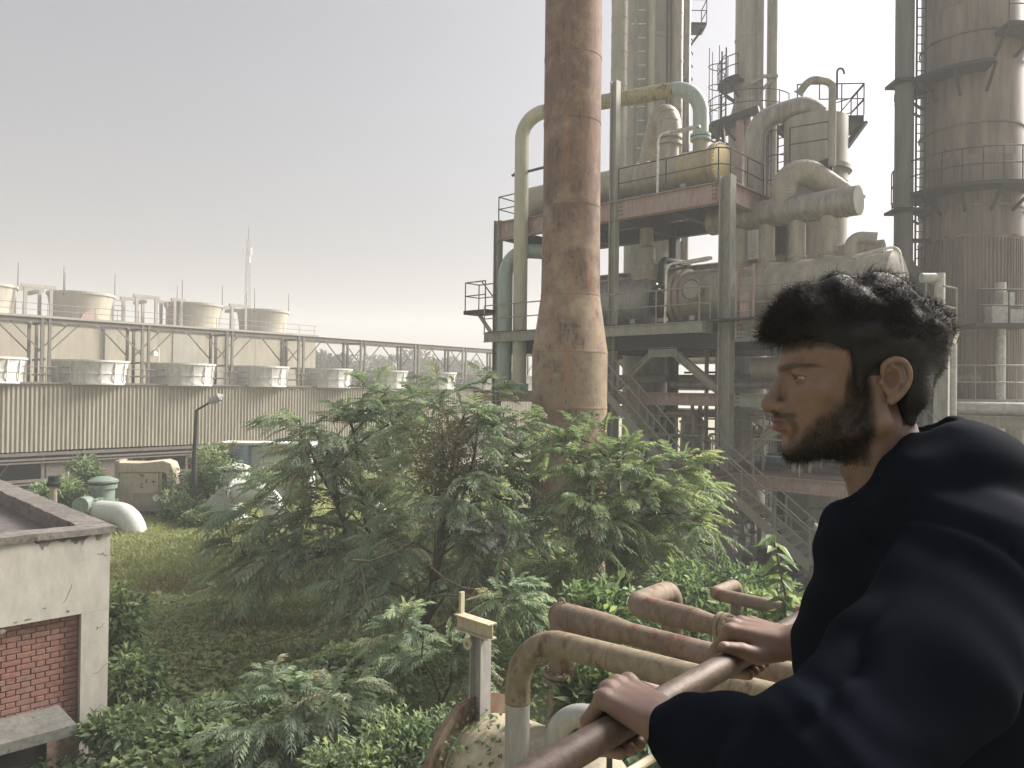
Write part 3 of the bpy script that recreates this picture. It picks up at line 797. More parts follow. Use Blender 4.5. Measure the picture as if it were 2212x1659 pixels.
# grey tank behind the lamp
q0 = pd(368, 1062, 36.5); q1 = pd(432, 1052, 36.5)
t = Thing('grey_tank', 'dark grey horizontal tank behind the street lamp', 'tank', ((q0.x + q1.x) / 2, q0.y, 0))
mb = MB(); mb.tube([q0 - Vector((0.15, 0, 0)), q0, q1, q1 + Vector((0.15, 0, 0))], [0.35, 0.62, 0.62, 0.35], 20); t.part('shell', mb, M['steel_green'])
for f_ in (0.2, 0.8):
    q = q0.lerp(q1, f_); mb = MB(); mb.bar((q.x, q.y, 0), (q.x, q.y, q.z - 0.3), 0.5, 0.3); t.part('saddle', mb, M['concrete_grey'])
mb = MB(); mb.cyl(q0.lerp(q1, 0.6), q0.lerp(q1, 0.6) + UP * 0.8, 0.2, n=12); t.part('nozzle', mb, M['steel_green'])

# white butterfly valve head
q = pd(482, 1082, 33.0)
t = Thing('white_valve_head', 'white round valve cover standing among shrubs by the pumps', 'valve', (q.x, q.y, 0))
mb = MB(); mb.lathe([(0.02, -0.05), (0.42, -0.05), (0.45, 0.0), (0.42, 0.06), (0.02, 0.08)], q + Vector((-0.12, -0.2, -0.1)), Vector((0.35, -0.9, 0.15)), n=24); t.part('cover_disc', mb, M['white_pipe'])
mb = MB(); mb.tube(bend([q + Vector((-0.25, 0, 0.42)), q + Vector((0.3, 0, 0.45)), q + Vector((0.3, 0, -0.6))], 0.25), 0.26, 16); t.part('body', mb, M['white_pipe'])
mb = MB(); mb.cyl((q.x + 0.25, q.y, 0), (q.x + 0.25, q.y, q.z - 0.5), 0.12, n=10); t.part('pedestal', mb, M['steel_dark'])

el = [((540, 1062), (592, 1118), 32.0, 0.46, 'white pipe bend behind the feathery branch tips, beside the round valve cover'),
      ((770, 1070), (812, 1092), 33.5, 0.46, 'white pipe bend glimpsed through the middle of the feathery tree'),
      ((985, 1098), (1030, 1130), 33.0, 0.46, 'white pipe bend glimpsed through leaves left of the rusty stack'),
      ((1035, 1150), (1062, 1185), 27.0, 0.40, 'nearest white pipe bend, low behind leaves beside the rusty stack')]
for (x0, y0), (x1, y1), dpt, rr, lab in el:
    a0 = pd(x0, y0, dpt + 0.6); a1 = pd(x1, y1, dpt)
    elbow('pump_outlet_bend', lab, [a0 - Vector((0.6, 0, 0)), Vector((a1.x, a1.y, a0.z)), Vector((a1.x + 0.1, a1.y, -0.3))], rr, M['white_pipe'], 1.0, 'pump outlet bends')
p_ = pd(508, 1070, 33.6); p_.z = 0
pump(p_, 0.5, 3.0, M['white_pipe'], 'round white pump casing half hidden by shrubs under the blue panel')
# panels
q = pd(518, 1030, 38.0)
t = Thing('blue_cabinet', 'pale blue cabinet with a white side behind the pump yard shrubs', 'cabinet', (q.x, q.y, 0))
mb = MB(); mb.box((q.x, q.y, 1.45), 1.15, 1.2, 2.9); t.part('blue_body', mb, M['blue_panel'])
mb = MB(); mb.box((q.x + 2.05, q.y + 0.3, 1.4), 2.9, 1.0, 2.8); t.part('white_body', mb, M['white_pipe'])
mb = MB(); mb.box((q.x + 1.4, q.y + 0.1, 2.98), 4.6, 1.5, 0.1); t.part('roof_sheet', mb, M['white_pipe'])
# short cream post with dark cap behind the parapet
q = pd(116, 1050, 20.0)
t = Thing('cream_post', 'short cream post with a dark cap behind the flat roof parapet', 'post', (q.x, q.y, 0))
mb = MB(); mb.cyl((q.x, q.y, 0), (q.x, q.y, q.z), 0.085, n=12); t.part('shaft', mb, M['box_cream'])
mb = MB(); mb.lathe([(0.16, 0), (0.17, 0.08), (0.13, 0.12), (0.13, 0.26)], q, n=12); t.part('cap', mb, M['steel_dark'])
# ------------------------------------------------------------------ the rusty stack in front
so = pd(1228, 1000, 16.5); so = Vector((so.x, so.y, 0))
def zat(y, depth, x=1232): return pd(x, y, depth).z
st = Thing('rusty_stack', 'huge rusty brown stack with a wider flared base rising past the tree', 'chimney', so)
r_up, r_dn = 0.612, 0.805
zl = [0.0, zat(880, 16.5), zat(762, 16.5), zat(640, 16.5), zat(450, 16.5), zat(270, 16.5), zat(130, 16.5), zat(-60, 16.5), 16.5]
rl = [r_dn, r_dn, r_dn, r_up + 0.02, r_up, r_up, r_up, r_up, r_up]
for i in range(len(zl) - 1):
    prof_ = [(rl[i], zl[i] + 0.004), (rl[i + 1] if i != 2 else r_up + 0.02, zl[i + 1] - 0.004)]
    mb = MB(); mb.lathe(prof_, so, n=56); st.part('shell_course', mb, M['stack'])
for i in range(1, len(zl) - 1):
    mb = MB(); rr = rl[i]
    mb.lathe([(rr - 0.02, -0.03), (rr + 0.008, -0.018), (rr + 0.008, 0.018), (rr - 0.02, 0.03)], so + UP * zl[i], n=56, cap0=False, cap1=False); st.part('weld_seam', mb, M['stack'])

# ------------------------------------------------------------------ main steel frame
Z1, Z2, Z3, Z4 = 3.25, 5.45, 7.85, 12.5
fr_ = Thing('steelwork', 'tall open steel frame of grey green columns, beams, braces and decks', 'steelwork', F(0, 0, 0))
def col(a, b, z0, z1, w=0.42, mat='steel_green'):
    mb = MB(); mb.ibeam(F(a, b, z0), F(a, b, z1), w, w, up=E1, t=0.035); return fr_.part('column', mb, M[mat])
def beam(a0, b0, a1, b1, z, h=0.45, w=0.24, mat='steel_green', name='beam'):
    mb = MB(); mb.ibeam(F(a0, b0, z), F(a1, b1, z), w, h); return fr_.part(name, mb, M[mat])
AL = -10.0; AR = 5.3
col(0, 0, 0, Z4 + 0.15, 0.40)
for a in (-4.35, AL): col(a, 0, 0, Z4 + 0.1 + (4.2 if a == -4.35 else 0), 0.27)
col(AR, 0, 0, Z3 - 0.1, 0.34)
for b in (4.2, 8.4):
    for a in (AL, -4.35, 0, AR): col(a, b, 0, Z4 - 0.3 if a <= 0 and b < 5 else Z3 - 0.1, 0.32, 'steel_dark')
# top deck
beam(AL, 0, -0.28, 0, Z4 - 0.35, 0.68, 0.3, 'steel_pink')
beam(0, 0.25, 0, 2.9, Z4 - 0.35, 0.68, 0.3, 'steel_pink')
beam(AL, 4.2, 0, 4.2, Z4 - 0.35, 0.6, 0.3, 'steel_dark')
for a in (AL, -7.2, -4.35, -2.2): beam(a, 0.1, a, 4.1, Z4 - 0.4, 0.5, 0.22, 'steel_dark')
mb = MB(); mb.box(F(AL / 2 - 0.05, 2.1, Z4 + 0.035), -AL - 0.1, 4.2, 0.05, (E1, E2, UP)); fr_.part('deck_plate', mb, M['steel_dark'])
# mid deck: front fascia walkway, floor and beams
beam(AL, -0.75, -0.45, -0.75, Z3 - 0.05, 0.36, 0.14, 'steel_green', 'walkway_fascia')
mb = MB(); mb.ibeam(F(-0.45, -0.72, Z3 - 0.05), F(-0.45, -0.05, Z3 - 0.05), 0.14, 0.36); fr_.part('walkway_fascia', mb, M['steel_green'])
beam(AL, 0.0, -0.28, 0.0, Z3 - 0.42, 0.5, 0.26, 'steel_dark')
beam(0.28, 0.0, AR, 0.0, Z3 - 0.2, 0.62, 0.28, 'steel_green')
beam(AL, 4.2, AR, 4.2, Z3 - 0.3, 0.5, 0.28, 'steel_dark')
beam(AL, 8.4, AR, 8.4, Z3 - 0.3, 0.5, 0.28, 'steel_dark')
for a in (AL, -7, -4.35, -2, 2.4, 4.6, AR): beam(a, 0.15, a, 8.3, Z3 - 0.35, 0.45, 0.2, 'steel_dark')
mb = MB(); mb.box(F((AL + AR) / 2, 3.85, Z3 + 0.155), AR - AL, 9.1, 0.05, (E1, E2, UP)); fr_.part('deck_plate', mb, M['steel_dark'])
# level at eye height: faded red beams
beam(AL - 1.3, 0, -4.6, 0, Z2 + 0.05, 0.42, 0.26, 'steel_pink')
beam(-4.1, 0, -0.28, 0, Z2 + 0.05, 0.42, 0.26, 'steel_pink')
beam(0.28, 0, AR - 0.2, 0, Z2 + 0.05, 0.42, 0.26, 'steel_green')
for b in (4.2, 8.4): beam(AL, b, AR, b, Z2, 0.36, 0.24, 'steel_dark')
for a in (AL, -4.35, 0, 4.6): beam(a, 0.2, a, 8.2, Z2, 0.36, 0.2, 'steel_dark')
# lowest platform
beam(0.28, -0.1, AR, -0.1, Z1 - 0.25, 0.42, 0.26, 'steel_pink')
beam(-4.1, -0.1, -0.28, -0.1, Z1 - 0.25, 0.42, 0.26, 'steel_green')
mb = MB(); mb.box(F(1.8, 2.0, Z1 - 0.01), 11.6, 4.0, 0.05, (E1, E2, UP)); fr_.part('deck_plate', mb, M['rust_floor'])
mb = MB(); mb.box(F(-0.75, -0.75, Z1 - 0.02), 2.0, 1.3, 0.05, (E1, E2, UP)); fr_.part('stair_landing', mb, M['rust_floor'])
beam(-1.7, -1.35, 0.2, -1.35, Z1 - 0.17, 0.25, 0.12)
# braces of the middle storey
def brace(p, q, w=0.2, mat='steel_green', name='brace'):
    mb = MB(); mb.ibeam(p, q, w, w, t=0.03); return fr_.part(name, mb, M[mat])
brace(F(-2.0, 0.02, Z3 - 0.7), F(-0.25, 0.02, Z2 + 0.35), 0.24)
brace(F(-2.6, 0.02, Z3 - 0.7), F(-4.2, 0.02, Z2 + 0.35), 0.18)
mb = MB(); mb.box(F(-2.3, -0.02, Z3 - 0.78), 1.1, 0.06, 0.32, (E1, E2, UP)); fr_.part('gusset_plate', mb, M['steel_green'])
brace(F(0.3, 0.02, Z1 + 0.3), F(2.4, 0.02, Z2 - 0.3), 0.22)
brace(F(4.5, 0.02, Z1 + 0.3), F(2.6, 0.02, Z2 - 0.3), 0.22)
brace(F(-4.2, 0.03, 3.6), F(-2.4, 0.5, 1.0), 0.2, 'steel_dark')
brace(F(-7, 4.2, 0.3), F(-4.5, 4.2, Z2 - 0.2), 0.16, 'steel_dark')
# bolted end plates on the corner column
for (a, b, z, dx) in ((-0.42, -0.16, Z4 - 0.35, 0.1), (-0.42 + 0.9, -0.16, Z3 - 0.2, 0.1), (0.45, -0.15, Z2 + 0.05, 0.08), (-4.0, -0.16, Z4 - 0.35, 0.1)):
    for i in range(4):
        for j in (0, 1):
            mb = MB(); q = F(a + j * dx, b, z - 0.2 + 0.13 * i); mb.cyl(q, q - E2 * 0.05, 0.022, n=6); fr_.part('bolt', mb, M['steel_dark'])
# balcony at the far left
bp = F(AL - 0.9, -0.1, 8.9)
mb = MB(); mb.box(F(AL - 0.75, -0.1, 8.9), 1.3, 0.9, 0.16, (E1, E2, UP)); fr_.part('balcony', mb, M['steel_dark'])
mb = MB(); mb.bar(F(AL - 0.9, -0.1, 8.8), F(AL - 0.1, -0.1, 7.9), 0.12); fr_.part('brace', mb, M['steel_green'])

def guard(th, pts, h=1.05, step=1.5, mat='steel_dark', r=0.024, closed_posts=True, mid=True):
    pts = [Vector(p) for p in pts]
    mb = MB()
    for i in range(len(pts) - 1): mb.tube([pts[i] + UP * h, pts[i + 1] + UP * h], r, 6)
    top = th.part('guardrail', mb, M[mat])
    if mid:
        mb = MB()
        for i in range(len(pts) - 1): mb.tube([pts[i] + UP * h * 0.52, pts[i + 1] + UP * h * 0.52], r * 0.9, 6)
        th.part('middle_rail', mb, M[mat], top)
    for i in range(len(pts) - 1):
        L = (pts[i + 1] - pts[i]).length; n = max(1, round(L / step))
        for k in range(n + (1 if i == len(pts) - 2 else 0)):
            q = pts[i].lerp(pts[i + 1], k / n)
            mb = MB(); mb.tube([q, q + UP * h], r, 6); th.part('post', mb, M[mat], top)
    return top
guard(fr_, [F(AL - 0.2, -0.5, 8.98), F(AL - 1.35, -0.5, 8.98), F(AL - 1.35, 0.3, 8.98), F(AL - 0.2, 0.3, 8.98)], 1.15, 0.9)
brace(F(AL - 0.4, -0.5, 10.1), F(AL + 0.1, -0.4, 9.5), 0.04, 'steel_dark', 'stay'); 
guard(fr_, [F(AL + 1.3, 0.12, Z4 + 0.05), F(AL - 0.1, 0.12, Z4 + 0.05), F(AL - 0.1, 2.4, Z4 + 0.05)], 1.05, 1.4)
guard(fr_, [F(-4.2, 0.05, Z4 + 0.05), F(-0.35, 0.05, Z4 + 0.05), F(-0.1, 0.4, Z4 + 0.05), F(-0.1, 2.9, Z4 + 0.05)], 1.1, 1.6)
guard(fr_, [F(AL, -0.75, Z3 + 0.14), F(-0.55, -0.75, Z3 + 0.14), F(-0.3, -0.5, Z3 + 0.14)], 1.08, 1.7, 'steel_green')
guard(fr_, [F(0.9, -0.1, Z3 + 0.12), F(AR, -0.1, Z3 + 0.12)], 1.08, 1.7, 'steel_green')
guard(fr_, [F(-1.5, -0.15, Z1 + 0.02), F(-0.35, -0.15, Z1 + 0.02)], 1.05, 1.2, 'steel_green')
guard(fr_, [F(1.0, -0.12, Z1 + 0.02), F(AR, -0.12, Z1 + 0.02)], 1.05, 1.5, 'steel_green')
# ladder with cage on the mid deck
lad = Thing('pink_ladder', 'short faded red ladder frame beside the corner column', 'ladder', F(0.75, -0.25, Z3))
for d in (-0.28, 0.28):
    mb = MB(); mb.bar(F(0.75 + d, -0.28, Z3 - 0.4), F(0.75 + d, -0.28, Z3 + 1.85), 0.07, 0.05); lad.part('side_rail', mb, M['steel_pink'])
for i in range(7):
    mb = MB(); z = Z3 - 0.25 + 0.33 * i; mb.bar(F(0.47, -0.28, z), F(1.03, -0.28, z), 0.035); lad.part('rung', mb, M['steel_pink'])
mb = MB(); mb.box(F(0.72, -0.2, Z3 + 0.55), 0.3, 0.1, 0.9, (E1, E2, UP)); lad.part('backing_panel', mb, M['steel_pink'])

# ------------------------------------------------------------------ stairs
def stair(a0, z0, a1, z1, b, n, label, wdt=0.8):
    th = Thing('stair_flight', label, 'stairs', F(a1, b, z1), 'steel stair flights')
    for bb in (b - wdt / 2, b + wdt / 2):
        mb = MB(); mb.bar(F(a0, bb, z0 - 0.08), F(a1, bb, z1 - 0.08), 0.05, 0.26); th.part('stringer', mb, M['stair'])
    for i in range(n):
        f_ = (i + 0.6) / n
        mb = MB(); mb.box(F(a0 + (a1 - a0) * f_, b, z0 + (z1 - z0) * f_), (a1 - a0) / n * 1.02, wdt - 0.06, 0.035, (E1, E2, UP)); th.part('tread', mb, M['stair'])
    for bb in (b - wdt / 2, b + wdt / 2):
        mb = MB(); mb.tube([F(a0, bb, z0 + 1.0), F(a1, bb, z1 + 1.0)], 0.028, 7); hr = th.part('handrail', mb, M['stair'])
        mb = MB(); mb.tube([F(a0, bb, z0 + 0.5), F(a1, bb, z1 + 0.5)], 0.024, 7); th.part('middle_rail', mb, M['stair'], hr)
        for i in range(4):
            f_ = i / 3.0
            q = F(a0 + (a1 - a0) * f_, bb, z0 + (z1 - z0) * f_); mb = MB(); mb.tube([q, q + UP * 1.0], 0.025, 6); th.part('post', mb, M['stair'], hr)
    return th
stair(-3.85, Z2 + 0.3, -1.35, Z1 + 0.1, -0.75, 12, 'upper steel stair flight descending to the middle landing beside the stack')
s2 = stair(0.1, Z1, 3.15, 0.95, -0.75, 12, 'lower steel stair flight descending behind the man from the corner landing')
guard(s2, [F(3.15, -1.15, 0.95), F(5.2, -1.15, 0.95)], 1.0, 1.0, 'steel_green')
mb = MB(); mb.box(F(4.2, -0.75, 0.9), 2.1, 0.9, 0.08, (E1, E2, UP)); s2.part('lower_landing', mb, M['rust_floor'])
for a in (3.3, 5.0):
    mb = MB(); mb.bar(F(a, -0.75, 0), F(a, -0.75, 0.86), 0.2, 0.2); s2.part('landing_leg', mb, M['steel_green'])
tl = Thing('stair_top_platform', 'small railed platform at the top of the upper stair beside the stack', 'platform', F(-4.6, -0.75, Z2))
mb = MB(); mb.box(F(-4.7, -0.75, Z2 + 0.3), 1.7, 0.9, 0.06, (E1, E2, UP)); tl.part('floor_plate', mb, M['steel_green'])
mb = MB(); mb.bar(F(-5.4, -0.35, Z2 + 0.2), F(-5.4, -0.02, Z2 + 0.2), 0.15); tl.part('bracket', mb, M['steel_green'])
guard(tl, [F(-5.5, -1.15, Z2 + 0.33), F(-3.9, -1.15, Z2 + 0.33)], 1.0, 0.8, 'steel_green')
guard(tl, [F(-5.5, -0.35, Z2 + 0.33), F(-3.9, -0.35, Z2 + 0.33)], 1.0, 0.8, 'steel_green')

# ------------------------------------------------------------------ vessels on the frame
def vessel(name, label, cat, a0, a1, b, z, r, mat, bands, saddles, end0=True, end1=True, zf=None, flat1=False):
    th = Thing(name, label, cat, F((a0 + a1) / 2, b, zf if zf is not None else z - r))
    o = F(a0, b, z); L = a1 - a0
    p = []
    if end0: p += [(r * 0.05, -r * 0.32), (r * 0.5, -r * 0.27), (r * 0.85, -r * 0.14)]
    p += [(r, 0), (r, L)]
    if end1 and not flat1: p += [(r * 0.85, L + r * 0.14), (r * 0.5, L + r * 0.27), (r * 0.05, L + r * 0.32)]
    mb = MB(); mb.lathe(p, o, E1, 44); th.part('shell', mb, mat)
    for f_ in bands:
        mb = MB(); mb.lathe([(r * 0.97, -0.03), (r + 0.012, -0.025), (r + 0.012, 0.025), (r * 0.97, 0.03)], F(f_, b, z), E1, 44, False, False); th.part('seam_band', mb, mat)
    for s_ in saddles:
        mb = MB(); mb.box(F(s_, b, (zf + z - r * 0.7) / 2), 0.22, r * 1.3, z - r * 0.7 - zf, (E1, E2, UP)); th.part('saddle', mb, M['lamp_grey'])
    return th
# upper exchanger
ub, uz, ur = 1.8, 13.62, 0.64
ue = vessel('upper_exchanger', 'ribbed horizontal exchanger with a yellow flanged end on the top deck', 'heat exchanger', -9.9, -1.9, ub, uz, ur, M['clad'], [-9.2, -8.6, -4.4, -3.95, -3.5, -3.05, -2.6], (-8.5, -2.4), zf=Z4 + 0.06, end1=False, flat1=True)
mb = MB(); mb.cyl(F(-2.55, ub, uz), F(-1.2, ub, uz), ur + 0.03, n=44); ue.part('channel_head', mb, M['clad_warm'])
mb = MB(); mb.lathe([(ur, -0.12), (ur + 0.14, -0.12), (ur + 0.14, 0.0), (ur, 0.0)], F(-1.2, ub, uz), E1, 44, False, False); fl = ue.part('flange', mb, M['clad_warm'])
mb = MB(); mb.lathe([(ur + 0.14, 0.02), (ur + 0.14, 0.1), (ur * 0.95, 0.14), (0.03, 0.16)], F(-1.2, ub, uz), E1, 44); ue.part('end_cover', mb, M['yellow_end'])
for i in range(36):
    a = 2 * math.pi * i / 36; q = F(-1.2, ub, uz) + (E2 * math.cos(a) + UP * math.sin(a)) * (ur + 0.095)
    mb = MB(); mb.cyl(q - E1 * 0.18, q + E1 * 0.15, 0.024, n=6); ue.part('bolt', mb, M['steel_pink'], fl)
# nozzle with bell reducer on the upper exchanger and its lagged pipe sloping back
q = fb(1445, 330, ub); aq = ab(q)[0]
nz = Thing('lagged_pipe', 'lagged silver pipe bending from the upper exchanger back to the tall column', 'pipe', F(aq, ub, uz))
mb = MB(); mb.cyl(F(aq, ub, uz + ur * 0.8), F(aq, ub, uz + 1.35), 0.36, n=28); nz.part('nozzle', mb, M['clad'])
for z in (1.15, 1.38):
    mb = MB(); ring(mb, F(aq, ub, uz + z), UP, 0.3, 0.47, 0.12); nz.part('collar', mb, M['clad'])
path = bend([F(aq, ub, uz + 1.4), F(aq, ub, uz + 3.7), F(aq - 1.9, ub + 1.4, uz + 0.2)], 0.6, 12)
mb = MB(); mb.tube(path, 0.43, 28); nz.part('lagging', mb, M['clad'])
for i in range(2, len(path) - 1, 2):
    ax_ = (path[i + 1] - path[i - 1]).normalized(); mb = MB(); ring(mb, path[i], ax_, 0.42, 0.442, 0.04, 28); nz.part('seam_band', mb, M['clad'])
for k in range(5):
    p0, p1 = path[-2], path[-1]; q_ = p0.lerp(p1, (k + 1) / 6); mb = MB(); ring(mb, q_, (p1 - p0).normalized(), 0.42, 0.442, 0.04, 28); nz.part('seam_band', mb, M['clad'])

# overhead loop pipe: up from the beam, over the stack, down to the exchanger
b_l = -0.35
p0 = fb(1121, 850, b_l); p1 = fb(1142, 242, b_l); p2 = fb(1525, 222, 1.2); p3 = fb(1513, 330, ub)
x2 = F(ab(p3)[0], ub, p1.z)
lp = Thing('overhead_loop_pipe', 'pale green pipe rising left of the stack and looping over to the exchanger', 'pipe', (p0.x, p0.y, Z2))
base = Vector((p0.x, p0.y, Z2 + 0.55)); topz = fb(1200, 237, 0).z
cA = Vector((p0.x, p0.y, topz)); 
cB = F(ab(p3)[0], ub, topz + 0.15)
path = bend([base, cA, cB, F(ab(p3)[0], ub, uz + 1.05)], [0, 0.95, 0.95, 0], 12)
n_ = len(path)
mb = MB(); mb.tube(path[:14], 0.275, 24, False); lp.part('riser', mb, M['pipe_pale'])
mb = MB(); mb.tube(path[13:15], 0.275, 24, False); lp.part('crossover', mb, M['pipe_moss'])
mb = MB(); mb.tube(path[14:], 0.275, 24, False); lp.part('downcomer', mb, M['pipe_blue'])
mb = MB(); mb.cyl(path[-1] - UP * 0.5, path[-1] + UP * 0.1, 0.27, n=24); lp.part('nozzle', mb, M['clad'])
for d in (0.0, 0.13):
    mb = MB(); ring(mb, path[-1] + UP * d, UP, 0.26, 0.36, 0.09); lp.part('flange', mb, M['pipe_blue'])
mb = MB(); ring(mb, path[14].lerp(path[13], 0.45), (path[14] - path[13]).normalized(), 0.27, 0.30, 0.05); lp.part('collar', mb, M['pipe_moss'])
mb = MB(); mb.bar(base - UP * 0.35, base, 0.5, 0.5); lp.part('shoe', mb, M['pipe_blue'])
q = pd(1105, 374, base.y); mb = MB(); mb.cyl(F(ab(base)[0] - 0.5, b_l, q.z), F(ab(base)[0] + 1.2, b_l + 0.2, q.z + 0.1), 0.055, n=8); lp.part('guide_arm', mb, M['steel_dark'])
mb = MB(); mb.cyl(F(ab(base)[0] - 0.35, b_l, q.z), F(ab(base)[0] - 0.05, b_l, q.z), 0.1, n=8); lp.part('spring_can', mb, M['steel_dark'])
# blue green riser
p0 = fb(1089, 850, b_l); topb = fb(1110, 528, b_l).z
br_ = Thing('blue_green_riser', 'blue green pipe rising at the left end of the frame', 'pipe', (p0.x, p0.y, Z2))
base2 = Vector((p0.x, p0.y, Z2 + 0.55))
path = bend([base2, Vector((p0.x, p0.y, topb - 0.15)), F(ab(p0)[0] + 1.7, b_l + 1.2, topb - 0.3), F(ab(p0)[0] + 1.7, b_l + 1.2, Z3 + 0.4)], [0, 0.95, 0.8, 0], 12)
mb = MB(); mb.tube(path, 0.29, 24); br_.part('riser', mb, M['pipe_blue'])
mb = MB(); ring(mb, Vector((p0.x, p0.y, fb(1089, 612, b_l).z)), UP, 0.285, 0.295, 0.03); br_.part('weld_seam', mb, M['pipe_blue'])
mb = MB(); mb.bar(base2 - UP * 0.35, base2, 0.55, 0.55); br_.part('shoe', mb, M['pipe_blue'])
mb = MB(); ring(mb, path[-1] + UP * 0.3, UP, 0.28, 0.42, 0.12); br_.part('flange', mb, M['steel_dark'])

# mid deck vessels
mbv, mz, mr = 2.0, 9.12, 0.93
gv = vessel('grey_drum', 'dull grey horizontal drum on white saddles on the mid deck', 'vessel', -8.6, -3.95, mbv, mz, mr, M['drum'], [-7.4, -6.7, -6.0, -5.3, -4.6], (-6.9, -4.45), zf=Z3 + 0.18)
q = fb(1396, 575, mbv); aq = ab(q)[0]
mb = MB(); mb.lathe([(0.55, 0), (0.56, 0.35), (0.50, 0.36), (0.50, 0.62), (0.34, 0.64), (0.34, 1.25), (0.26, 1.35), (0.24, 2.0)], F(aq, mbv, mz + mr * 0.78), n=32); gv.part('vent_hood', mb, M['clad'])
for z in (0.2, 0.5, 0.8, 1.05):
    mb = MB(); rr = 0.57 if z < 0.4 else (0.51 if z < 0.6 else 0.35); ring(mb, F(aq, mbv, mz + mr * 0.78 + z), UP, rr - 0.03, rr + 0.01, 0.03, 32); gv.part('seam_band', mb, M['clad'])
tp_ = Thing('torn_lagging_spool', 'dark pipe spool with torn lagging between the two mid deck vessels', 'pipe spool', F(-3.5, mbv, mz - 0.6))
mb = MB(); mb.lathe([(0.55, 0), (0.62, 0.2), (0.6, 0.6), (0.7, 1.0)], F(-3.9, mbv, mz - 0.05), E1, 28); tp_.part('spool', mb, M['steel_dark'])
mb = MB(); mb.tube(bend([F(-3.6, mbv, mz + 0.4), F(-3.6, mbv, mz + 1.5), F(-3.6, mbv + 2, mz + 1.6)], 0.3), 0.12, 12); tp_.part('riser', mb, M['steel_dark'])
for i in range(7):
    a = random.uniform(-1.2, 1.2); q = F(-3.7 + random.uniform(0, 0.6), mbv, mz) + (UP * math.sin(a + 0.6) - E2 * math.cos(a + 0.6)) * 0.66
    X = Vector((random.uniform(-1, 1), random.uniform(-1, 1), random.uniform(-1, 1))).normalized(); Y = X.cross(UP).normalized()
    mb = MB(); s_ = random.uniform(0.12, 0.28)
    mb.box(q, s_, s_ * 0.8, 0.015, (X, Y, X.cross(Y))); tp_.part('torn_sheet', mb, M['clad'])
ex = vessel('long_exchanger', 'long tan lagged exchanger with round manway running behind the man', 'heat exchanger', -2.75, 4.45, mbv, mz, mr, M['clad'], [-1.6, -0.9, -0.1, 0.7, 1.5, 2.3, 3.1, 3.7, 3.95, 4.2], (-2.0, 1.0, 3.6), zf=Z3 + 0.18)
mb = MB(); ring(mb, F(-2.72, mbv, mz), E1, mr - 0.1, mr + 0.10, 0.16, 44); ex.part('flange', mb, M['clad_warm'])
mb = MB(); ring(mb, F(-2.45, mbv, mz), E1, mr - 0.1, mr + 0.10, 0.14, 44); ex.part('flange', mb, M['steel_pink'])
q = fb(1500, 638, mbv - mr); aq = ab(q)[0]
mh = F(aq, mbv - mr * 0.95, mz + 0.12)
mb = MB(); mb.lathe([(0.28, 0), (0.28, 0.2), (0.38, 0.2), (0.38, 0.28), (0.03, 0.30)], mh, -E2, 32); man = ex.part('manway', mb, M['clad'])
for i in range(24):
    a = 2 * math.pi * i / 24; q = mh + (E1 * math.cos(a) + UP * math.sin(a)) * 0.335 - E2 * 0.27
    mb = MB(); mb.cyl(q, q - E2 * 0.06, 0.022, n=6); ex.part('bolt', mb, M['steel_dark'], man)
q = fb(1838, 560, mbv); aq = ab(q)[0]
mb = MB(); mb.tube(bend([F(aq, mbv, mz + mr * 0.9), F(aq, mbv, mz + mr + 0.55), F(aq + 0.7, mbv + 0.2, mz + mr + 0.45)], 0.28), 0.2, 20); ex.part('vent_bend', mb, M['clad'])
# header above with four necks
hz_ = 11.72
hd = vessel('suction_header', 'big grey horizontal header with flat pale end above the long exchanger', 'pipe header', -1.6, 3.35, mbv, hz_, 0.46, M['clad_dark'], [-0.6, 0.5, 1.4, 2.0, 2.6, 3.0], (), zf=hz_ - 0.46, flat1=True)
mb = MB(); mb.lathe([(0.462, 0), (0.462, 0.03), (0.3, 0.05), (0.02, 0.055)], F(3.355, mbv, hz_), E1, 44); hd.part('end_cap', mb, M['white_pipe'])
for x in (1598, 1656, 1722, 1790):
    aq = ab(fb(x, 530, mbv))[0]
    mb = MB(); mb.cyl(F(aq, mbv, mz + mr * 0.85), F(aq, mbv, hz_ - 0.3), 0.26, n=24); nk = hd.part('neck', mb, M['clad'])
    for z in (mz + mr + 0.12, mz + mr + 0.9, hz_ - 0.75):
        mb = MB(); ring(mb, F(aq, mbv, z), UP, 0.25, 0.30 if z < mz + mr + 0.3 else 0.27, 0.08 if z < mz + mr + 0.3 else 0.04); hd.part('collar', mb, M['clad'], nk)
# bent duct from the header up and back
aq = ab(fb(1692, 430, mbv))[0]
pk = fb(1715, 352, mbv).z
du = Thing('lagged_duct_bend', 'fat tan lagged duct arching from the grey header back to the vessel', 'duct', F(aq, mbv, hz_))
path = bend([F(aq, mbv, hz_ + 0.2), F(aq, mbv, pk + 0.35), F(aq + 1.9, mbv + 1.35, hz_ + 0.15)], 0.62, 12)
mb = MB(); mb.tube(path, 0.42, 28); du.part('lagging', mb, M['clad'])
for i in range(1, len(path) - 1):
    mb = MB(); ring(mb, path[i], (path[i + 1] - path[i - 1]).normalized(), 0.415, 0.43, 0.025, 28); du.part('seam_band', mb, M['clad'])
for k in range(6):
    for (p0, p1) in ((path[0], path[1]), (path[-2], path[-1])):
        if p0 is path[0] and k > 2: continue
        q_ = p0.lerp(p1, (k + 1) / (4 if p0 is path[0] else 7)); mb = MB(); ring(mb, q_, (p1 - p0).normalized(), 0.415, 0.43, 0.025, 28); du.part('seam_band', mb, M['clad'])

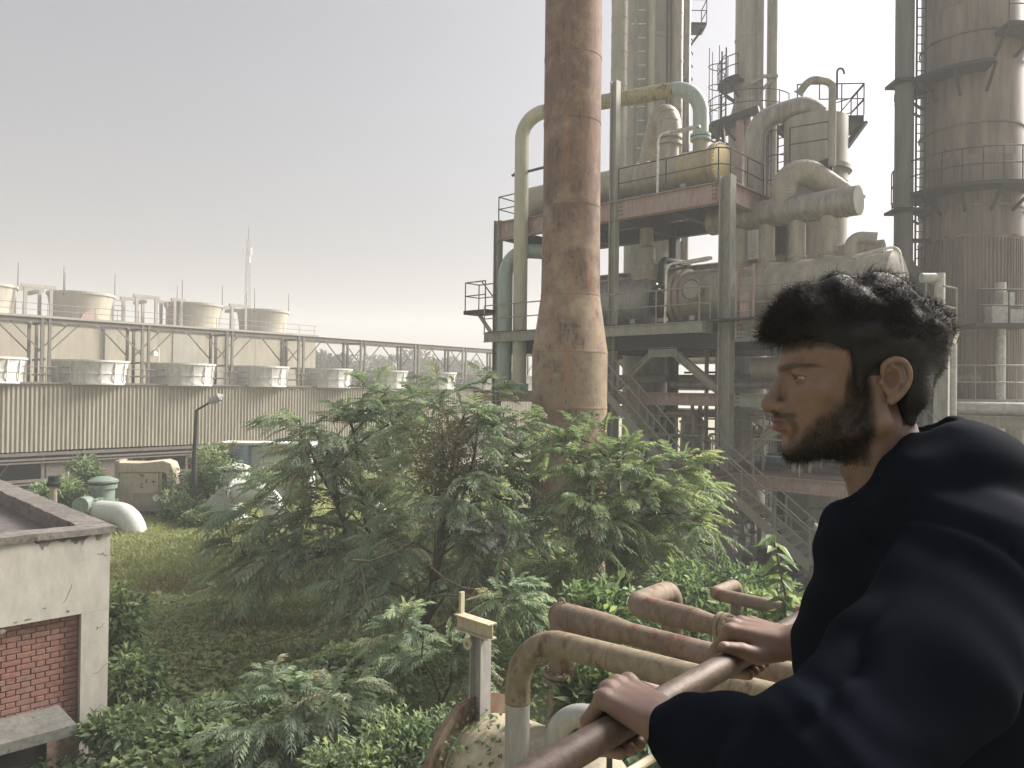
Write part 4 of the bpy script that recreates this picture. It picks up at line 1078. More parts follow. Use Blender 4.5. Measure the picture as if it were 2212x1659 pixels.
# ------------------------------------------------------------------ tall columns and towers
def tower(name, label, p, prof_, mat, bands, n=40):
    th = Thing(name, label, 'tower', p)
    for i in range(len(prof_) - 1):
        mb = MB(); mb.lathe([prof_[i], prof_[i + 1]], p, n=n); th.part('shell', mb, mat)
    for (r, z) in bands:
        mb = MB(); ring(mb, p + UP * z, UP, r - 0.03, r + 0.018, 0.06, n); th.part('seam_band', mb, mat)
    return th
def ladder(th, p, d, z0, z1, w=0.4, cage=True):
    """vertical ladder at p facing direction d"""
    s = d.cross(UP).normalized()
    for k in (-1, 1):
        mb = MB(); mb.bar(p + s * (k * w / 2) + UP * z0, p + s * (k * w / 2) + UP * z1, 0.05, 0.05, up=d); ld = th.part('ladder_side', mb, M['steel_dark'])
    mb = MB(); z = z0 + 0.2
    while z < z1: mb.bar(p - s * w / 2 + UP * z, p + s * w / 2 + UP * z, 0.03); z += 0.3
    th.part('rungs', mb, M['steel_dark'], kind='stuff')
    if cage:
        z = z0 + 0.6
        while z < z1:
            arc = [p + (s * math.cos(a) * 0.38 + d * (0.1 + 0.6 * math.sin(a))) + UP * z for a in [math.pi * i / 10 for i in range(11)]]
            mb = MB(); mb.tube(arc, 0.022, 5); th.part('cage_hoop', mb, M['steel_dark']); z += 0.9
        for a in (0.5, 1.57, 2.64):
            q = p + (s * math.cos(a) * 0.38 + d * (0.1 + 0.6 * math.sin(a))); mb = MB(); mb.tube([q + UP * z0, q + UP * z1], 0.018, 5); th.part('cage_strap', mb, M['steel_dark'])
def ring_platform(th, p, r0, r1, z, a0, a1, rail=True, mat='steel_dark', h=1.05, n=18):
    A = [a0 + (a1 - a0) * i / n for i in range(n + 1)]
    out = [Vector((p.x + math.cos(a) * r1, p.y + math.sin(a) * r1, z)) for a in A]
    inn = [Vector((p.x + math.cos(a) * r0, p.y + math.sin(a) * r0, z)) for a in A]
    vs = out + inn + [q - UP * 0.12 for q in out] + [q - UP * 0.12 for q in inn]; m_ = n + 1
    fs = []
    for i in range(n):
        fs += [(i, i + 1, m_ + i + 1, m_ + i), (2 * m_ + i, 3 * m_ + i, 3 * m_ + i + 1, 2 * m_ + i + 1), (i, 2 * m_ + i, 2 * m_ + i + 1, i + 1)]
    fs += [(0, m_, 3 * m_, 2 * m_), (n, 2 * m_ + n, 3 * m_ + n, m_ + n)]
    mb = MB(); mb.add(vs, fs); pl = th.part('ring_platform', mb, M[mat])
    for i in range(0, n + 1, 4):
        mb = MB(); mb.bar(out[i] - UP * 0.15, inn[i] - UP * 0.75, 0.08); th.part('bracket', mb, M[mat], pl)
    if rail:
        for zz in (h, h * 0.5):
            mb = MB(); mb.tube([q + UP * zz for q in out], 0.024, 5); th.part('guardrail', mb, M[mat], pl)
        for i in range(0, n + 1, 2):
            mb = MB(); mb.tube([out[i], out[i] + UP * h], 0.022, 5); th.part('post', mb, M[mat], pl)
    return pl
TOPZ = 33.0
# column A, with its risers
pa = F(-7.85, 8.0, 0)
tA = tower('distillation_column', 'widest pale grey column behind the stack, hung with pipes and ladder rungs', pa, [(1.2, 0), (1.2, 12), (1.18, 22), (1.18, TOPZ)], M['tower'], [(1.19, z) for z in (13, 15.2, 17.4, 19.6, 21.8, 24)])
def vpipe(name, label, x, y0, depth, r, z0, z1, mat, bands=(), group='vertical pipes on the tall columns'):
    q = pd(x, y0, depth)
    th = Thing(name, label, 'pipe', (q.x, q.y, z0), group)
    mb = MB(); mb.cyl((q.x, q.y, z0), (q.x, q.y, z1), r, n=20); th.part('pipe_run', mb, mat)
    for z in bands:
        mb = MB(); ring(mb, (q.x, q.y, z), UP, r - 0.02, r + 0.016, 0.05, 20); th.part('seam_band', mb, mat)
    return th, q
vpipe('lagged_riser', 'pale lagged riser between the rusty stack and the widest column', 1336, 300, 33.5, 0.36, Z4 + 0.3, TOPZ, M['clad'], [13 + 0.75 * i for i in range(20)])
vpipe('lagged_riser', 'slim lagged riser on the right edge of the widest column', 1462, 200, 34.6, 0.26, Z4, TOPZ, M['clad'], [14 + 1.1 * i for i in range(12)])
vpipe('grey_riser', 'slim bare grey riser right of the widest column', 1481, 250, 35.2, 0.20, Z4 - 1, TOPZ, M['clad_dark'])
vpipe('thin_riser', 'thin dark riser down the left side of the widest column', 1372, 200, 34.3, 0.09, Z4 + 0.5, TOPZ, M['steel_green'])
vpipe('thin_riser', 'thin pale pipe down the middle of the widest column', 1407, 200, 34.2, 0.15, 16.5, TOPZ, M['pipe_pale'], [17 + i for i in range(14)])
vpipe('thin_riser', 'thinnest dark riser down the right side of the widest column', 1440, 200, 34.3, 0.04, 17, TOPZ, M['steel_dark'])
mb = MB()
for i in range(18):
    z = 12.9 + 0.62 * i
    q0 = pd(1364, 200, 34.35); q1 = pd(1393, 200, 34.3)
    mb.bar((q0.x, q0.y, z), (q1.x, q1.y, z), 0.05)
tA.part('ladder_rungs', mb, M['lamp_white'], kind='stuff')
for (x0, y0, x1, y1) in ((1441, 190, 1480, 165), (1448, 200, 1482, 182)):
    mb = MB(); mb.bar(pd(x0, y0, 34.4), pd(x1, y1, 35), 0.14); tA.part('bracket', mb, M['steel_dark'])
pA2 = pd(1484, 55, 36)
mb = MB(); mb.box(pA2 + Vector((0.25, 0, -0.15)), 1.1, 1.0, 0.14); pl = tA.part('side_platform', mb, M['steel_dark'])
mb = MB(); mb.bar(pA2 + Vector((0.7, 0, -0.2)), pA2 + Vector((-0.3, 0, -1.6)), 0.1); tA.part('bracket', mb, M['steel_dark'])
guard(tA, [pA2 + Vector((-0.3, -0.5, -0.08)), pA2 + Vector((0.8, -0.5, -0.08)), pA2 + Vector((0.8, 0.5, -0.08))], 1.05, 0.8)
for i in range(5):
    z = pA2.z - 1.0 - 0.6 * i
    mb = MB(); mb.tube([Vector((pA2.x - 0.25 + 0.4 * math.cos(a), pA2.y - 0.5 - 0.4 * math.sin(a), z)) for a in [math.pi * j / 8 for j in range(9)]], 0.03, 5); tA.part('cage_hoop', mb, M['steel_dark'])
# small mossy roof piece and green channel behind stack
# column B
pbx = pd(1617, 200, 34.5); pb = Vector((pbx.x, pbx.y, 0))
tB = tower('slim_column', 'slim pale grey column widening below its caged platform', pb, [(0.86, 0), (0.86, pd(1617, 262, 34.5).z), (0.60, pd(1617, 215, 34.5).z), (0.60, TOPZ)], M['tower'], [(0.61, z) for z in (17.2, 19.4, 21.6)] + [(0.87, z) for z in (11, 12, 13)])
vpipe('lagged_riser', 'flat grey riser hugging the right edge of the slim column', 1641, 150, 33.9, 0.16, 13, TOPZ, M['clad_dark'])
vpipe('grey_riser', 'separate straight dark grey riser right of the slim column', 1669, 150, 33.9, 0.25, 8.0, TOPZ, M['clad_dark'])
zb = pd(1617, 262, 34.5).z
ring_platform(tB, pb, 0.86, 1.9, zb - 0.3, math.pi * 0.75, math.pi * 1.75, True)
ring_platform(tB, pb, 0.62, 1.35, zb + 1.7, math.pi * 0.7, math.pi * 1.3, True, h=0.9, n=10)
ladder(tB, pb + Vector((-1.25, -0.5, 0)), Vector((-1, -0.2, 0)).normalized(), zb - 0.2, zb + 3.0)
for (x0, y0, x1, y1) in ((1640, 165, 1680, 165), (1648, 192, 1667, 172), (1608, 186, 1645, 168)):
    mb = MB(); mb.bar(pd(x0, y0, 33.6), pd(x1, y1, 33.6), 0.13); tB.part('bracket', mb, M['steel_green'])
# A-frame trestle in front of it
tr = Thing('pipe_trestle', 'grey trestle beam on splayed legs in front of the slim column', 'trestle', F(-1.9, 5, Z4))
p0, p1 = pd(1540, 272, 30.5), pd(1640, 236, 29.5)
mb = MB(); mb.bar(p0, p1, 0.3, 0.25); tr.part('cross_beam', mb, M['steel_dark'])
for (x0, y0, x1, y1) in ((1552, 270, 1548, 340), (1560, 265, 1566, 335), (1598, 255, 1600, 440), (1618, 250, 1630, 440)):
    mb = MB(); mb.bar(pd(x0, y0, 30), pd(x1, y1, 30), 0.22 if x0 > 1580 else 0.12); tr.part('leg', mb, M['steel_pink'] if x0 > 1580 else M['steel_dark'])
# vessel C with square platform
pcx = pd(1762, 300, 27.6); pc_ = Vector((pcx.x, pcx.y, 0))
zc = pd(1762, 262, 27.6).z
tC = tower('platform_vessel', 'stout grey vessel carrying a wide railed platform with goosenecks', pc_, [(1.08, 0), (1.08, zc)], M['tower'], [(1.09, zc - 2.3)])
mb = MB(); ring(mb, pc_ + UP * (pd(1762, 372, 27.6).z), UP, 1.0, 1.22, 0.16, 40); tC.part('stiffener_ring', mb, M['tower'])
zpl = zc + 0.02
poly = [Vector((p.x, p.y, 0)) for p in (gz(1678, 288, zpl), gz(1722, 266, zpl), gz(1866, 264, zpl), gz(1838, 292, zpl), gz(1790, 305, zpl), gz(1700, 305, zpl))]
mb = MB(); mb.prism([(p.x, p.y) for p in poly], zpl, zpl + 0.26); tC.part('platform', mb, M['steel_dark'])
mb = MB(); mb.bar(poly[2] + UP * (zpl - 0.02), Vector((pc_.x + 0.9, pc_.y - 0.4, zpl - 1.1)), 0.3, 0.1); tC.part('bracket', mb, M['steel_dark'])
guard(tC, [poly[1] + UP * (zpl + 0.26), poly[2] + UP * (zpl + 0.26), poly[3] + UP * (zpl + 0.26), poly[4] + UP * (zpl + 0.26)], 1.15, 0.9)
brace_p = [(poly[2] + UP * (zpl + 1.35)), poly[1].lerp(poly[2], 0.62) + UP * (zpl + 0.3)]
mb = MB(); mb.tube(brace_p, 0.022, 5); tC.part('stay', mb, M['steel_dark'])
mb = MB(); mb.tube([poly[2] + UP * (zpl + 0.8), poly[1].lerp(poly[2], 0.8) + UP * (zpl + 0.3)], 0.022, 5); tC.part('stay', mb, M['steel_dark'])
# lower small platform on the vessel
z3_ = pd(1740, 352, 26).z
mb = MB(); mb.prism([(q.x, q.y) for q in (pd(1730, 352, 26.6), pd(1798, 350, 25.2), pd(1800, 350, 26.6))], z3_ - 0.5, z3_); tC.part('bracket_platform', mb, M['steel_dark'])
guard(tC, [pd(1706, 352, 26.2), pd(1790, 340, 25.4)], 1.2, 1.0)
ladder(tC, pd(1690, 350, 28.5) * 1.0 + UP * 0 - UP * pd(1690, 350, 28.5).z, Vector((-0.8, -0.6, 0)), zc - 3.5, zc + 0.5)
# gooseneck vent
gq = pd(1797, 360, 25.2)
gn = Thing('gooseneck_vent', 'slim grey gooseneck vent pipe rising above the railed platform', 'vent pipe', gq)
zt = pd(1797, 178, 25.2).z
e_ = pd(1730, 197, 25.4)
path = bend([gq, Vector((gq.x, gq.y, zt)), Vector((gq.x - 0.75, gq.y, zt + 0.12)), e_], [0, 0.26, 0.4, 0], 8)
mb = MB(); mb.tube(path, 0.12, 14); gn.part('pipe_run', mb, M['clad_dark'])
mb = MB(); mb.cyl(e_, e_ + (e_ - path[-2]).normalized() * 0.12, 0.12, 0.2, 14); gn.part('outlet_bell', mb, M['clad_dark'])
q = pd(1800, 215, 25.2); mb = MB(); mb.tube(bend([q + Vector((0.12, 0, 0)), q + Vector((0.12, 0, 1.0)), q + Vector((0.3, 0, 1.05)), q + Vector((0.36, 0, 0.85))], 0.12), 0.035, 6); gn.part('side_hook', mb, M['steel_dark'])
# dark over-pipe from the frame up and over to the platform
q0 = pd(1630, 420, 28.0)
path = bend([Vector((q0.x, q0.y, Z4 - 0.2)), Vector((q0.x, q0.y, pd(1640, 262, 28).z)), pd(1745, 226, 27.6), Vector((pd(1772, 236, 27.6).x, 27.6, zpl + 0.2))], [0, 0.9, 0.8, 0], 10)
op = Thing('dark_crossover_pipe', 'fat dark grey pipe arching from the frame onto the railed platform', 'pipe', path[0])
mb = MB(); mb.tube(path, 0.37, 24); op.part('pipe_run', mb, M['clad_dark'])
# tower D and its duct
ptx = pd(2097, 300, 26.1); pt = Vector((ptx.x, ptx.y, 0))
R_D = 1.56
zD = lambda y: pd(2097, y, 24.6).z
tD = tower('rusted_tower', 'broad brown rusted tower with curved walkways at the right edge', pt, [(R_D + 0.03, 0), (R_D + 0.03, zD(795)), (R_D, zD(505)), (R_D - 0.02, zD(330)), (R_D - 0.04, 18.5), (R_D - 0.05, TOPZ)], M['tower_rust'], [(R_D + 0.01, zD(y)) for y in (505, 440, 260, 60)], 56)
ring_platform(tD, pt, R_D - 0.02, R_D + 0.85, zD(402), math.pi * 0.85, math.pi * 1.75, True, n=24)
ring_platform(tD, pt, R_D - 0.02, R_D + 0.8, zD(145), math.pi * 0.8, math.pi * 1.42, False, n=16)
ring_platform(tD, pt, R_D - 0.02, R_D + 0.8, zD(70), math.pi * 1.47, math.pi * 1.9, True, n=12)
ring_platform(tD, pt, R_D - 0.02, R_D + 1.0, zD(862), math.pi * 1.0, math.pi * 1.7, True, 'steel_green', n=20)
pm = pd(2150, 705, 23.6)
mb = MB(); mb.box(pm, 1.9, 1.2, 0.1); tD.part('side_platform', mb, M['steel_dark'])
guard(tD, [pm + Vector((-0.9, -0.6, 0.05)), pm + Vector((0.95, -0.6, 0.05))], 1.0, 0.9)
for (dx, dz, s_) in ((0.1, 0.35, 0.5), (0.35, 0.85, 0.35), (0.6, 0.3, 0.4)):
    mb = MB(); mb.box(pm + Vector((dx, 0.1, dz)), s_, 0.4, s_ * 1.1); tD.part('junction_box', mb, M['lamp_grey'])
q = pd(2160, 700, 24.0); mb = MB(); mb.cyl((q.x, q.y, pm.z - 3.9), (q.x, q.y, pm.z + 1.4), 0.16, n=14); tD.part('instrument_pipe', mb, M['lamp_grey'])
ladder(tD, Vector((pt.x + 1.25, pt.y - 1.35, 0)), Vector((0.5, -0.85, 0)).normalized(), 2, 24)
for i in range(40):
    a = math.pi * (0.9 + 0.95 * i / 40)
    q = Vector((pt.x + math.cos(a) * (R_D + 0.02), pt.y + math.sin(a) * (R_D + 0.02), 0))
    mb = MB(); mb.bar(q + UP * 0.5, q + UP * (zD(505) - 0.1), 0.05, 0.03, up=Vector((math.cos(a), math.sin(a), 0))); tD.part('cladding_rib', mb, M['tower_rust'])
dx_ = pd(1953, 300, 25.8)
dd = Thing('dark_duct', 'straight dark grey duct standing against the left of the rusted tower', 'duct', (dx_.x, dx_.y, 0))
mb = MB(); mb.tube(bend([Vector((dx_.x, dx_.y, TOPZ)), Vector((dx_.x, dx_.y, zD(560))), Vector((dx_.x + 0.9, dx_.y + 0.5, zD(605)))], 0.4), 0.30, 20); dd.part('duct_run', mb, M['duct_dark'])
for y in (200, 460, 520):
    q = pd(1975, y, 25.8); mb = MB(); mb.bar((dx_.x, dx_.y, q.z), (pt.x - 1.2, pt.y - 0.3, q.z), 0.18, 0.12); dd.part('strut', mb, M['steel_dark'])
ladder(dd, Vector((dx_.x + 0.5, dx_.y - 0.1, 0)), Vector((0, -1, 0)), zD(560), 22, 0.3, False)
for y in (440, 150):
    q = Vector((dx_.x, dx_.y, zD(y))); mb = MB(); mb.box(q, 0.9, 0.9, 0.1); dd.part('catwalk_plate', mb, M['steel_dark'])

# ------------------------------------------------------------------ fluorescent lamps on bent poles
def lampost(x0, y0, x1, y1, x2, y2, b, label):
    p0, p1, p2 = fb(x0, y0, b), fb(x1, y1, b), fb(x2, y2, b)
    th = Thing('tube_lamp', label, 'lamp', p0, 'tube lamps on bent poles')
    mb = MB(); mb.tube(bend([p0, p1, p2], 0.25), 0.04, 8); th.part('pole', mb, M['lamp_white'])
    d = (p2 - p1).normalized()
    mb = MB(); mb.bar(p1.lerp(p2, 0.35) - UP * 0.03, p2 + d * 0.1 - UP * 0.03, 0.14, 0.09); th.part('fitting', mb, M['lamp_grey'])
    mb = MB(); mb.tube([p1.lerp(p2, 0.4) - UP * 0.09, p2 - UP * 0.09], 0.025, 6); th.part('tube', mb, M['lamp_white'])
lampost(1420, 422, 1422, 290, 1506, 272, 0.0, 'white bent tube lamp in front of the upper exchanger')
lampost(1436, 706, 1440, 572, 1530, 556, -0.7, 'white bent tube lamp in front of the torn lagging')
lampost(1958, 640, 1942, 530, 1850, 552, 0.2, 'white bent tube lamp above the man beside the tower duct')

# ------------------------------------------------------------------ deeper plant behind the man and under the decks
def hpipe(name, label, a0, a1, b, z, r, mat, bands=0, drop=None):
    th = Thing(name, label, 'pipe', F((a0 + a1) / 2, b, z), 'pipes under the decks')
    pts = [F(a0, b, z), F(a1, b, z)]
    if drop is not None: pts = bend(pts + [F(a1, b, drop)], r * 1.6)
    mb = MB(); mb.tube(pts, r, 22); th.part('pipe_run', mb, mat)
    for i in range(bands):
        mb = MB(); ring(mb, F(a0 + (a1 - a0) * (i + 1) / (bands + 1), b, z), E1, r - 0.02, r + 0.012, 0.05, 22); th.part('seam_band', mb, mat)
    return th
hpipe('under_deck_pipe', 'fat tan lagged pipe with blunt end under the mid deck beside his face', 0.2, 4.6, 1.6, 6.55, 0.36, M['clad'], 5)
hpipe('under_deck_pipe', 'thin grey pipe turning down under the mid deck left of his eye', -3.0, 1.3, 1.8, 6.0, 0.13, M['clad_dark'], 0, Z2 + 0.2)
hpipe('under_deck_pipe', 'grey pipe along the back row of columns at the mid storey', -9, 6, 5.5, 6.3, 0.16, M['steel_green'])
hpipe('under_deck_pipe', 'dark pipe behind the grey drum on the mid deck', -9.5, -2.2, 3.9, 9.6, 0.32, M['steel_dark'])
hpipe('under_deck_pipe', 'dark pipe under the top deck behind the vent hood', -9, 0.2, 3.9, 10.3, 0.34, M['clad_dark'], 3)
hpipe('under_deck_pipe', 'tan pipe level with his lips behind the corner column', 0.9, 4, 1.2, 4.55, 0.14, M['clad_warm'], 2)
hpipe('under_deck_pipe', 'white pipe under the lowest platform beside the tree', -3.5, -0.7, 1.0, 2.55, 0.16, M['white_pipe'])
hpipe('under_deck_pipe', 'grey pipe behind the necks of the header', -0.5, 3.4, 4.4, 10.6, 0.28, M['clad'], 4)
hpipe('under_deck_pipe', 'pale pipe behind his neck in front of the rusted tower', 5.5, 12.5, 2.2, 5.35, 0.2, M['lamp_grey'], 3)
bf = Thing('pipe_bridge', 'grey pipe bridge beam on posts behind his shoulder', 'pipe bridge', F(9.5, 2.0, 0))
mb = MB(); mb.ibeam(F(5.5, 2.0, 5.0), F(13.5, 2.0, 5.0), 0.3, 0.34); bf.part('beam', mb, M['steel_green'])
mb = MB(); mb.ibeam(F(9.0, 2.0, 4.8), F(10.6, 2.0, 3.4), 0.2, 0.22); bf.part('brace', mb, M['steel_green'])
for a in (8.2, 11.4):
    mb = MB(); mb.ibeam(F(a, 2.0, 0), F(a, 2.0, 4.8), 0.3, 0.3, up=E1); bf.part('post', mb, M['steel_green'])
# square frame pipes right of the head
for i, (x0, yt, x1, yb, dep_, lab) in enumerate(((1990, 600, 2030, 850, 20.5, 'pale square ended pipe frame right behind his hair'), (2045, 752, 2060, 850, 20.0, 'slim pale square ended pipe frame beside his nape'))):
    th = Thing('square_pipe_frame', lab, 'pipe', pd(x1, yb, dep_), 'square pipe frames')
    mb = MB(); mb.tube([pd(x0, yt, dep_), pd(x1, yt, dep_)], 0.13 if i == 0 else 0.08, 12); th.part('cross_pipe', mb, M['lamp_grey'])
    mb = MB(); q = pd(x1, yt, dep_); mb.tube([q + UP * 0.12, Vector((q.x, q.y, 0))], 0.13 if i == 0 else 0.08, 12); th.part('upright', mb, M['lamp_grey'])
pr = Thing('yellow_edged_platform', 'railed platform with pale yellow edge right of his hair', 'platform', pd(2050, 735, 21))
q0, q1 = pd(2000, 712, 20.6), pd(2066, 728, 20.2)
mb = MB(); mb.bar(q0, q1, 0.9, 0.34); pr.part('floor', mb, M['vessel_cream'])
guard(pr, [q0 + UP * 0.17, q1 + UP * 0.17], 1.1, 0.9, 'steel_green')
mb = MB(); mb.bar(q0.lerp(q1, 0.6) - UP * 0.17, Vector((q0.lerp(q1, 0.6).x, q0.lerp(q1, 0.6).y, 0)), 0.25, 0.25); pr.part('leg', mb, M['steel_green'])
# equipment on and under the lowest platform
random.seed(21)
eqs = [(-2.6, 2.6, Z1, 0.42, 1.8, 'clad', 'tan upright tank seen through the upper stair'), (-1.2, 4.4, Z1, 0.3, 1.4, 'box_cream', 'slim cream upright tank behind the upper landing'), (1.2, 2.4, Z1, 0.38, 1.1, 'steel_dark', 'dark squat tank on the lowest platform below his chin'),
       (3.0, 3.0, Z1, 0.3, 1.3, 'steel_green', 'grey upright filter on the lowest platform under his beard'), (-2.2, 3.0, 0, 0.5, 1.9, 'steel_dark', 'dark upright tank under the lowest platform'), (1.4, 3.4, 0, 0.55, 1.5, 'clad_dark', 'grey tank under the lowest platform behind the stair')]
for (a, b_, z, r, h, mt, lab) in eqs:
    o = F(a, b_, z)
    th = Thing('upright_tank', lab, 'tank', o, 'upright tanks under the decks')
    mb = MB(); mb.lathe([(r, 0.0), (r, h * 0.8), (r * 0.8, h * 0.9), (r * 0.3, h)], o, n=24); th.part('shell', mb, M[mt])
    mb = MB(); ring(mb, o + UP * h * 0.78, UP, r, r * 1.12, 0.07); th.part('flange', mb, M[mt])
    mb = MB(); mb.tube(bend([o + UP * h * 0.95, o + UP * (h + 0.4), o + E1 * 0.8 + UP * (h + 0.4)], 0.15), 0.07, 10); th.part('outlet', mb, M['clad_dark'])
for i, (a, b_, z, lab) in enumerate(((0.9, 1.2, Z1, 'small pump set with blue motor on the lowest platform'), (2.6, 1.4, Z1, 'small grey pump set on the lowest platform under his beard'), (1.5, 1.0, 0.0, 'dark pump set on the ground under the lower stair'), (0.3, 2.0, 0.0, 'black pump set on the ground behind the corner column'))):
    o = F(a, b_, z)
    th = Thing('pump_set', lab, 'pump', o, 'pump sets')
    mb = MB(); mb.box(o + UP * 0.1, 1.1, 0.5, 0.16, (E1, E2, UP)); th.part('base_frame', mb, M['steel_dark'])
    mb = MB(); mb.cyl(o + E1 * 0.0 + UP * 0.38, o + E1 * 0.5 + UP * 0.38, 0.19, n=18); th.part('motor', mb, M['blue_drum'] if i == 0 else M['steel_dark'])
    mb = MB(); mb.lathe([(0.1, 0), (0.24, 0.04), (0.24, 0.2), (0.1, 0.24)], o - E1 * 0.4 + UP * 0.38, E1, 18); th.part('casing', mb, M['steel_green'])
    mb = MB(); mb.tube([o - E1 * 0.28 + UP * 0.5, o - E1 * 0.28 + UP * 1.4], 0.07, 10); th.part('discharge_pipe', mb, M['clad_dark'])
    mb = MB(); ring(mb, o - E1 * 0.28 + UP * 1.05, UP, 0.06, 0.14, 0.06); th.part('flange', mb, M['steel_dark'])
    mb = MB(); ring(mb, o - E1 * 0.28 + UP * 1.3 - E2 * 0.2, E2, 0.13, 0.16, 0.03); th.part('handwheel', mb, M['steel_dark'])
# far sheds and tanks seen through the frame
sh = Thing('corrugated_shed', 'tan corrugated shed seen under the platforms behind the stairs', 'shed', F(6, 11, 0))
mb = MB()
for i in range(60):
    mb.box(F(1.0 + i * 0.16, 8.9, 2.15), 0.09, 0.05, 1.6, (E1, E2, UP))
mb.box(F(5.8, 9.0, 2.15), 9.8, 0.05, 1.6, (E1, E2, UP))
sh.part('siding', mb, M['siding'])
for a in (1.2, 4, 7, 10):
    mb = MB(); mb.bar(F(a, 9.1, 0), F(a, 9.1, 3.0), 0.2, 0.2); sh.part('post', mb, M['steel_dark'])
mb = MB(); mb.box(F(5.8, 11, 3.0), 10.0, 4.2, 0.08, (E1, E2, UP)); sh.part('roof', mb, M['steel_dark'])
for i, (a, b_, r, h, lab) in enumerate(((-6, 16, 1.6, 6.5, 'pale storage tank far behind the upper stair'), (-1.5, 18, 1.8, 7.0, 'pale storage tank far behind the corner column'), (5, 17, 1.7, 6.2, 'pale storage tank far behind the lowest platform'))):
    o = F(a, b_, 0); th = Thing('storage_tank', lab, 'tank', o, 'far storage tanks')
    mb = MB(); mb.lathe([(r, 0), (r, h), (r * 0.5, h + 0.4), (0.05, h + 0.5)], o, n=32); th.part('shell', mb, M['white_pipe'])
    for z in (1.5, 3, 4.5):
        mb = MB(); ring(mb, o + UP * z, UP, r - 0.02, r + 0.02, 0.06, 32); th.part('seam_band', mb, M['white_pipe'])
    ladder(th, o + Vector((-0.3, -r - 0.15, 0)), Vector((0, -1, 0)), 0, h + 0.8, 0.4, False)
rk = Thing('pipe_rack', 'dark pipe rack with many lines behind the steel frame', 'pipe rack', F(-3, 11.5, 0))
for a in (-10, -5.5, -1, 3.5):
    for b_ in (10.5, 12.5):
        mb = MB(); mb.bar(F(a, b_, 0), F(a, b_, 7.2), 0.28, 0.28); rk.part('post', mb, M['steel_dark'])
    for z in (4.4, 5.7, 7.0):
        mb = MB(); mb.bar(F(a, 10.3, z), F(a, 12.7, z), 0.22, 0.26); rk.part('cross_beam', mb, M['steel_dark'])
for i, (b_, z, r) in enumerate(((10.7, 4.75, 0.16), (11.3, 4.75, 0.22), (12.0, 4.7, 0.12), (10.9, 6.05, 0.2), (11.8, 6.0, 0.16), (11.2, 7.35, 0.24), (12.2, 7.3, 0.14))):
    mb = MB(); mb.tube([F(-12, b_, z), F(6, b_, z)], r, 12); rk.part('line', mb, M['clad_dark'] if i % 2 else M['steel_dark'])
# clutter lines on upright frame bays: small vertical and cross lines
vl = Thing('instrument_line_bundle', 'bundle of thin vertical lines hanging between the frame columns', 'pipe bundle', F(-1, 4, 0))
for i in range(16):
    a = random.uniform(-4, 4.5); b_ = random.choice((2.9, 3.4, 4.5, 5.2)); r = random.choice((0.03, 0.05, 0.08))
    z1 = random.choice((Z2, Z3 - 0.3)); z0 = random.choice((0.0, Z1))
    mb = MB(); mb.tube([F(a, b_, z0), F(a, b_, z1)], r, 8); vl.part('line', mb, M['clad_dark'] if r > 0.04 else M['steel_dark'])
for i in range(8):
    z = random.uniform(0.6, 7.0); a = random.uniform(-5, 1); b_ = random.uniform(3.2, 6)
    mb = MB(); mb.tube([F(a, b_, z), F(a + random.uniform(2, 4), b_, z)], random.choice((0.04, 0.07, 0.1)), 8); vl.part('line', mb, M['steel_dark'])
for i in range(34):
    a = random.uniform(-3.8, 4.8); b_ = random.uniform(0.7, 3.0); lo_ = random.choice((0.06, Z1 + 0.03)); hi_ = lo_ + random.uniform(0.8, 1.9); r = random.choice((0.03, 0.045, 0.07))
    e_x = random.uniform(0.5, 1.6) * random.choice((-1, 1))
    mb = MB(); mb.tube(bend([F(a, b_, lo_), F(a, b_, hi_), F(a + e_x, b_, hi_)], r * 2.2, 4), r, 8); vl.part('line', mb, M['clad'] if i % 3 else M['clad_dark'])
    if i % 2:
        q = F(a, b_, lo_ + (hi_ - lo_) * 0.5); mb = MB(); ring(mb, q, UP, r, r * 2.0, 0.05, 12); ring(mb, q + UP * 0.16, UP, r, r * 2.0, 0.05, 12); mb.lathe([(r * 1.2, 0), (r * 1.8, 0.05), (r * 1.8, 0.1), (r * 1.2, 0.15)], q, n=10); vl.part('valve_body', mb, M['steel_green'])
# plant floor and rusty beams on the ground
mb = MB(); mb.box(F(-1, 7, 0.03), 24, 18, 0.06, (E1, E2, UP)); struct('plant_floor', mb, plain('shaded_floor_concrete', (0.085, 0.08, 0.072), 0.85, var=0.4, scale=1.5))  # floor colour darkened for the shade inside the plant
for i, (x0, y0, x1, y1, lab) in enumerate(((1490, 1228, 1640, 1258, 'longer rusty channel lying by the foot of the corner column'), (1480, 1245, 1620, 1290, 'shorter rusty channel lying nearest the brown pipes'))):
    q0, q1 = gz(x0, y0, 0.3), gz(x1, y1, 0.3)
    mb = MB(); mb.ibeam(Vector((q0.x, q0.y, 0.2)), Vector((q1.x, q1.y, 0.2)), 0.3, 0.4); single('rusty_channel', mb, M['rust_floor'], lab, 'steel beam', 'rusty channels on the ground')
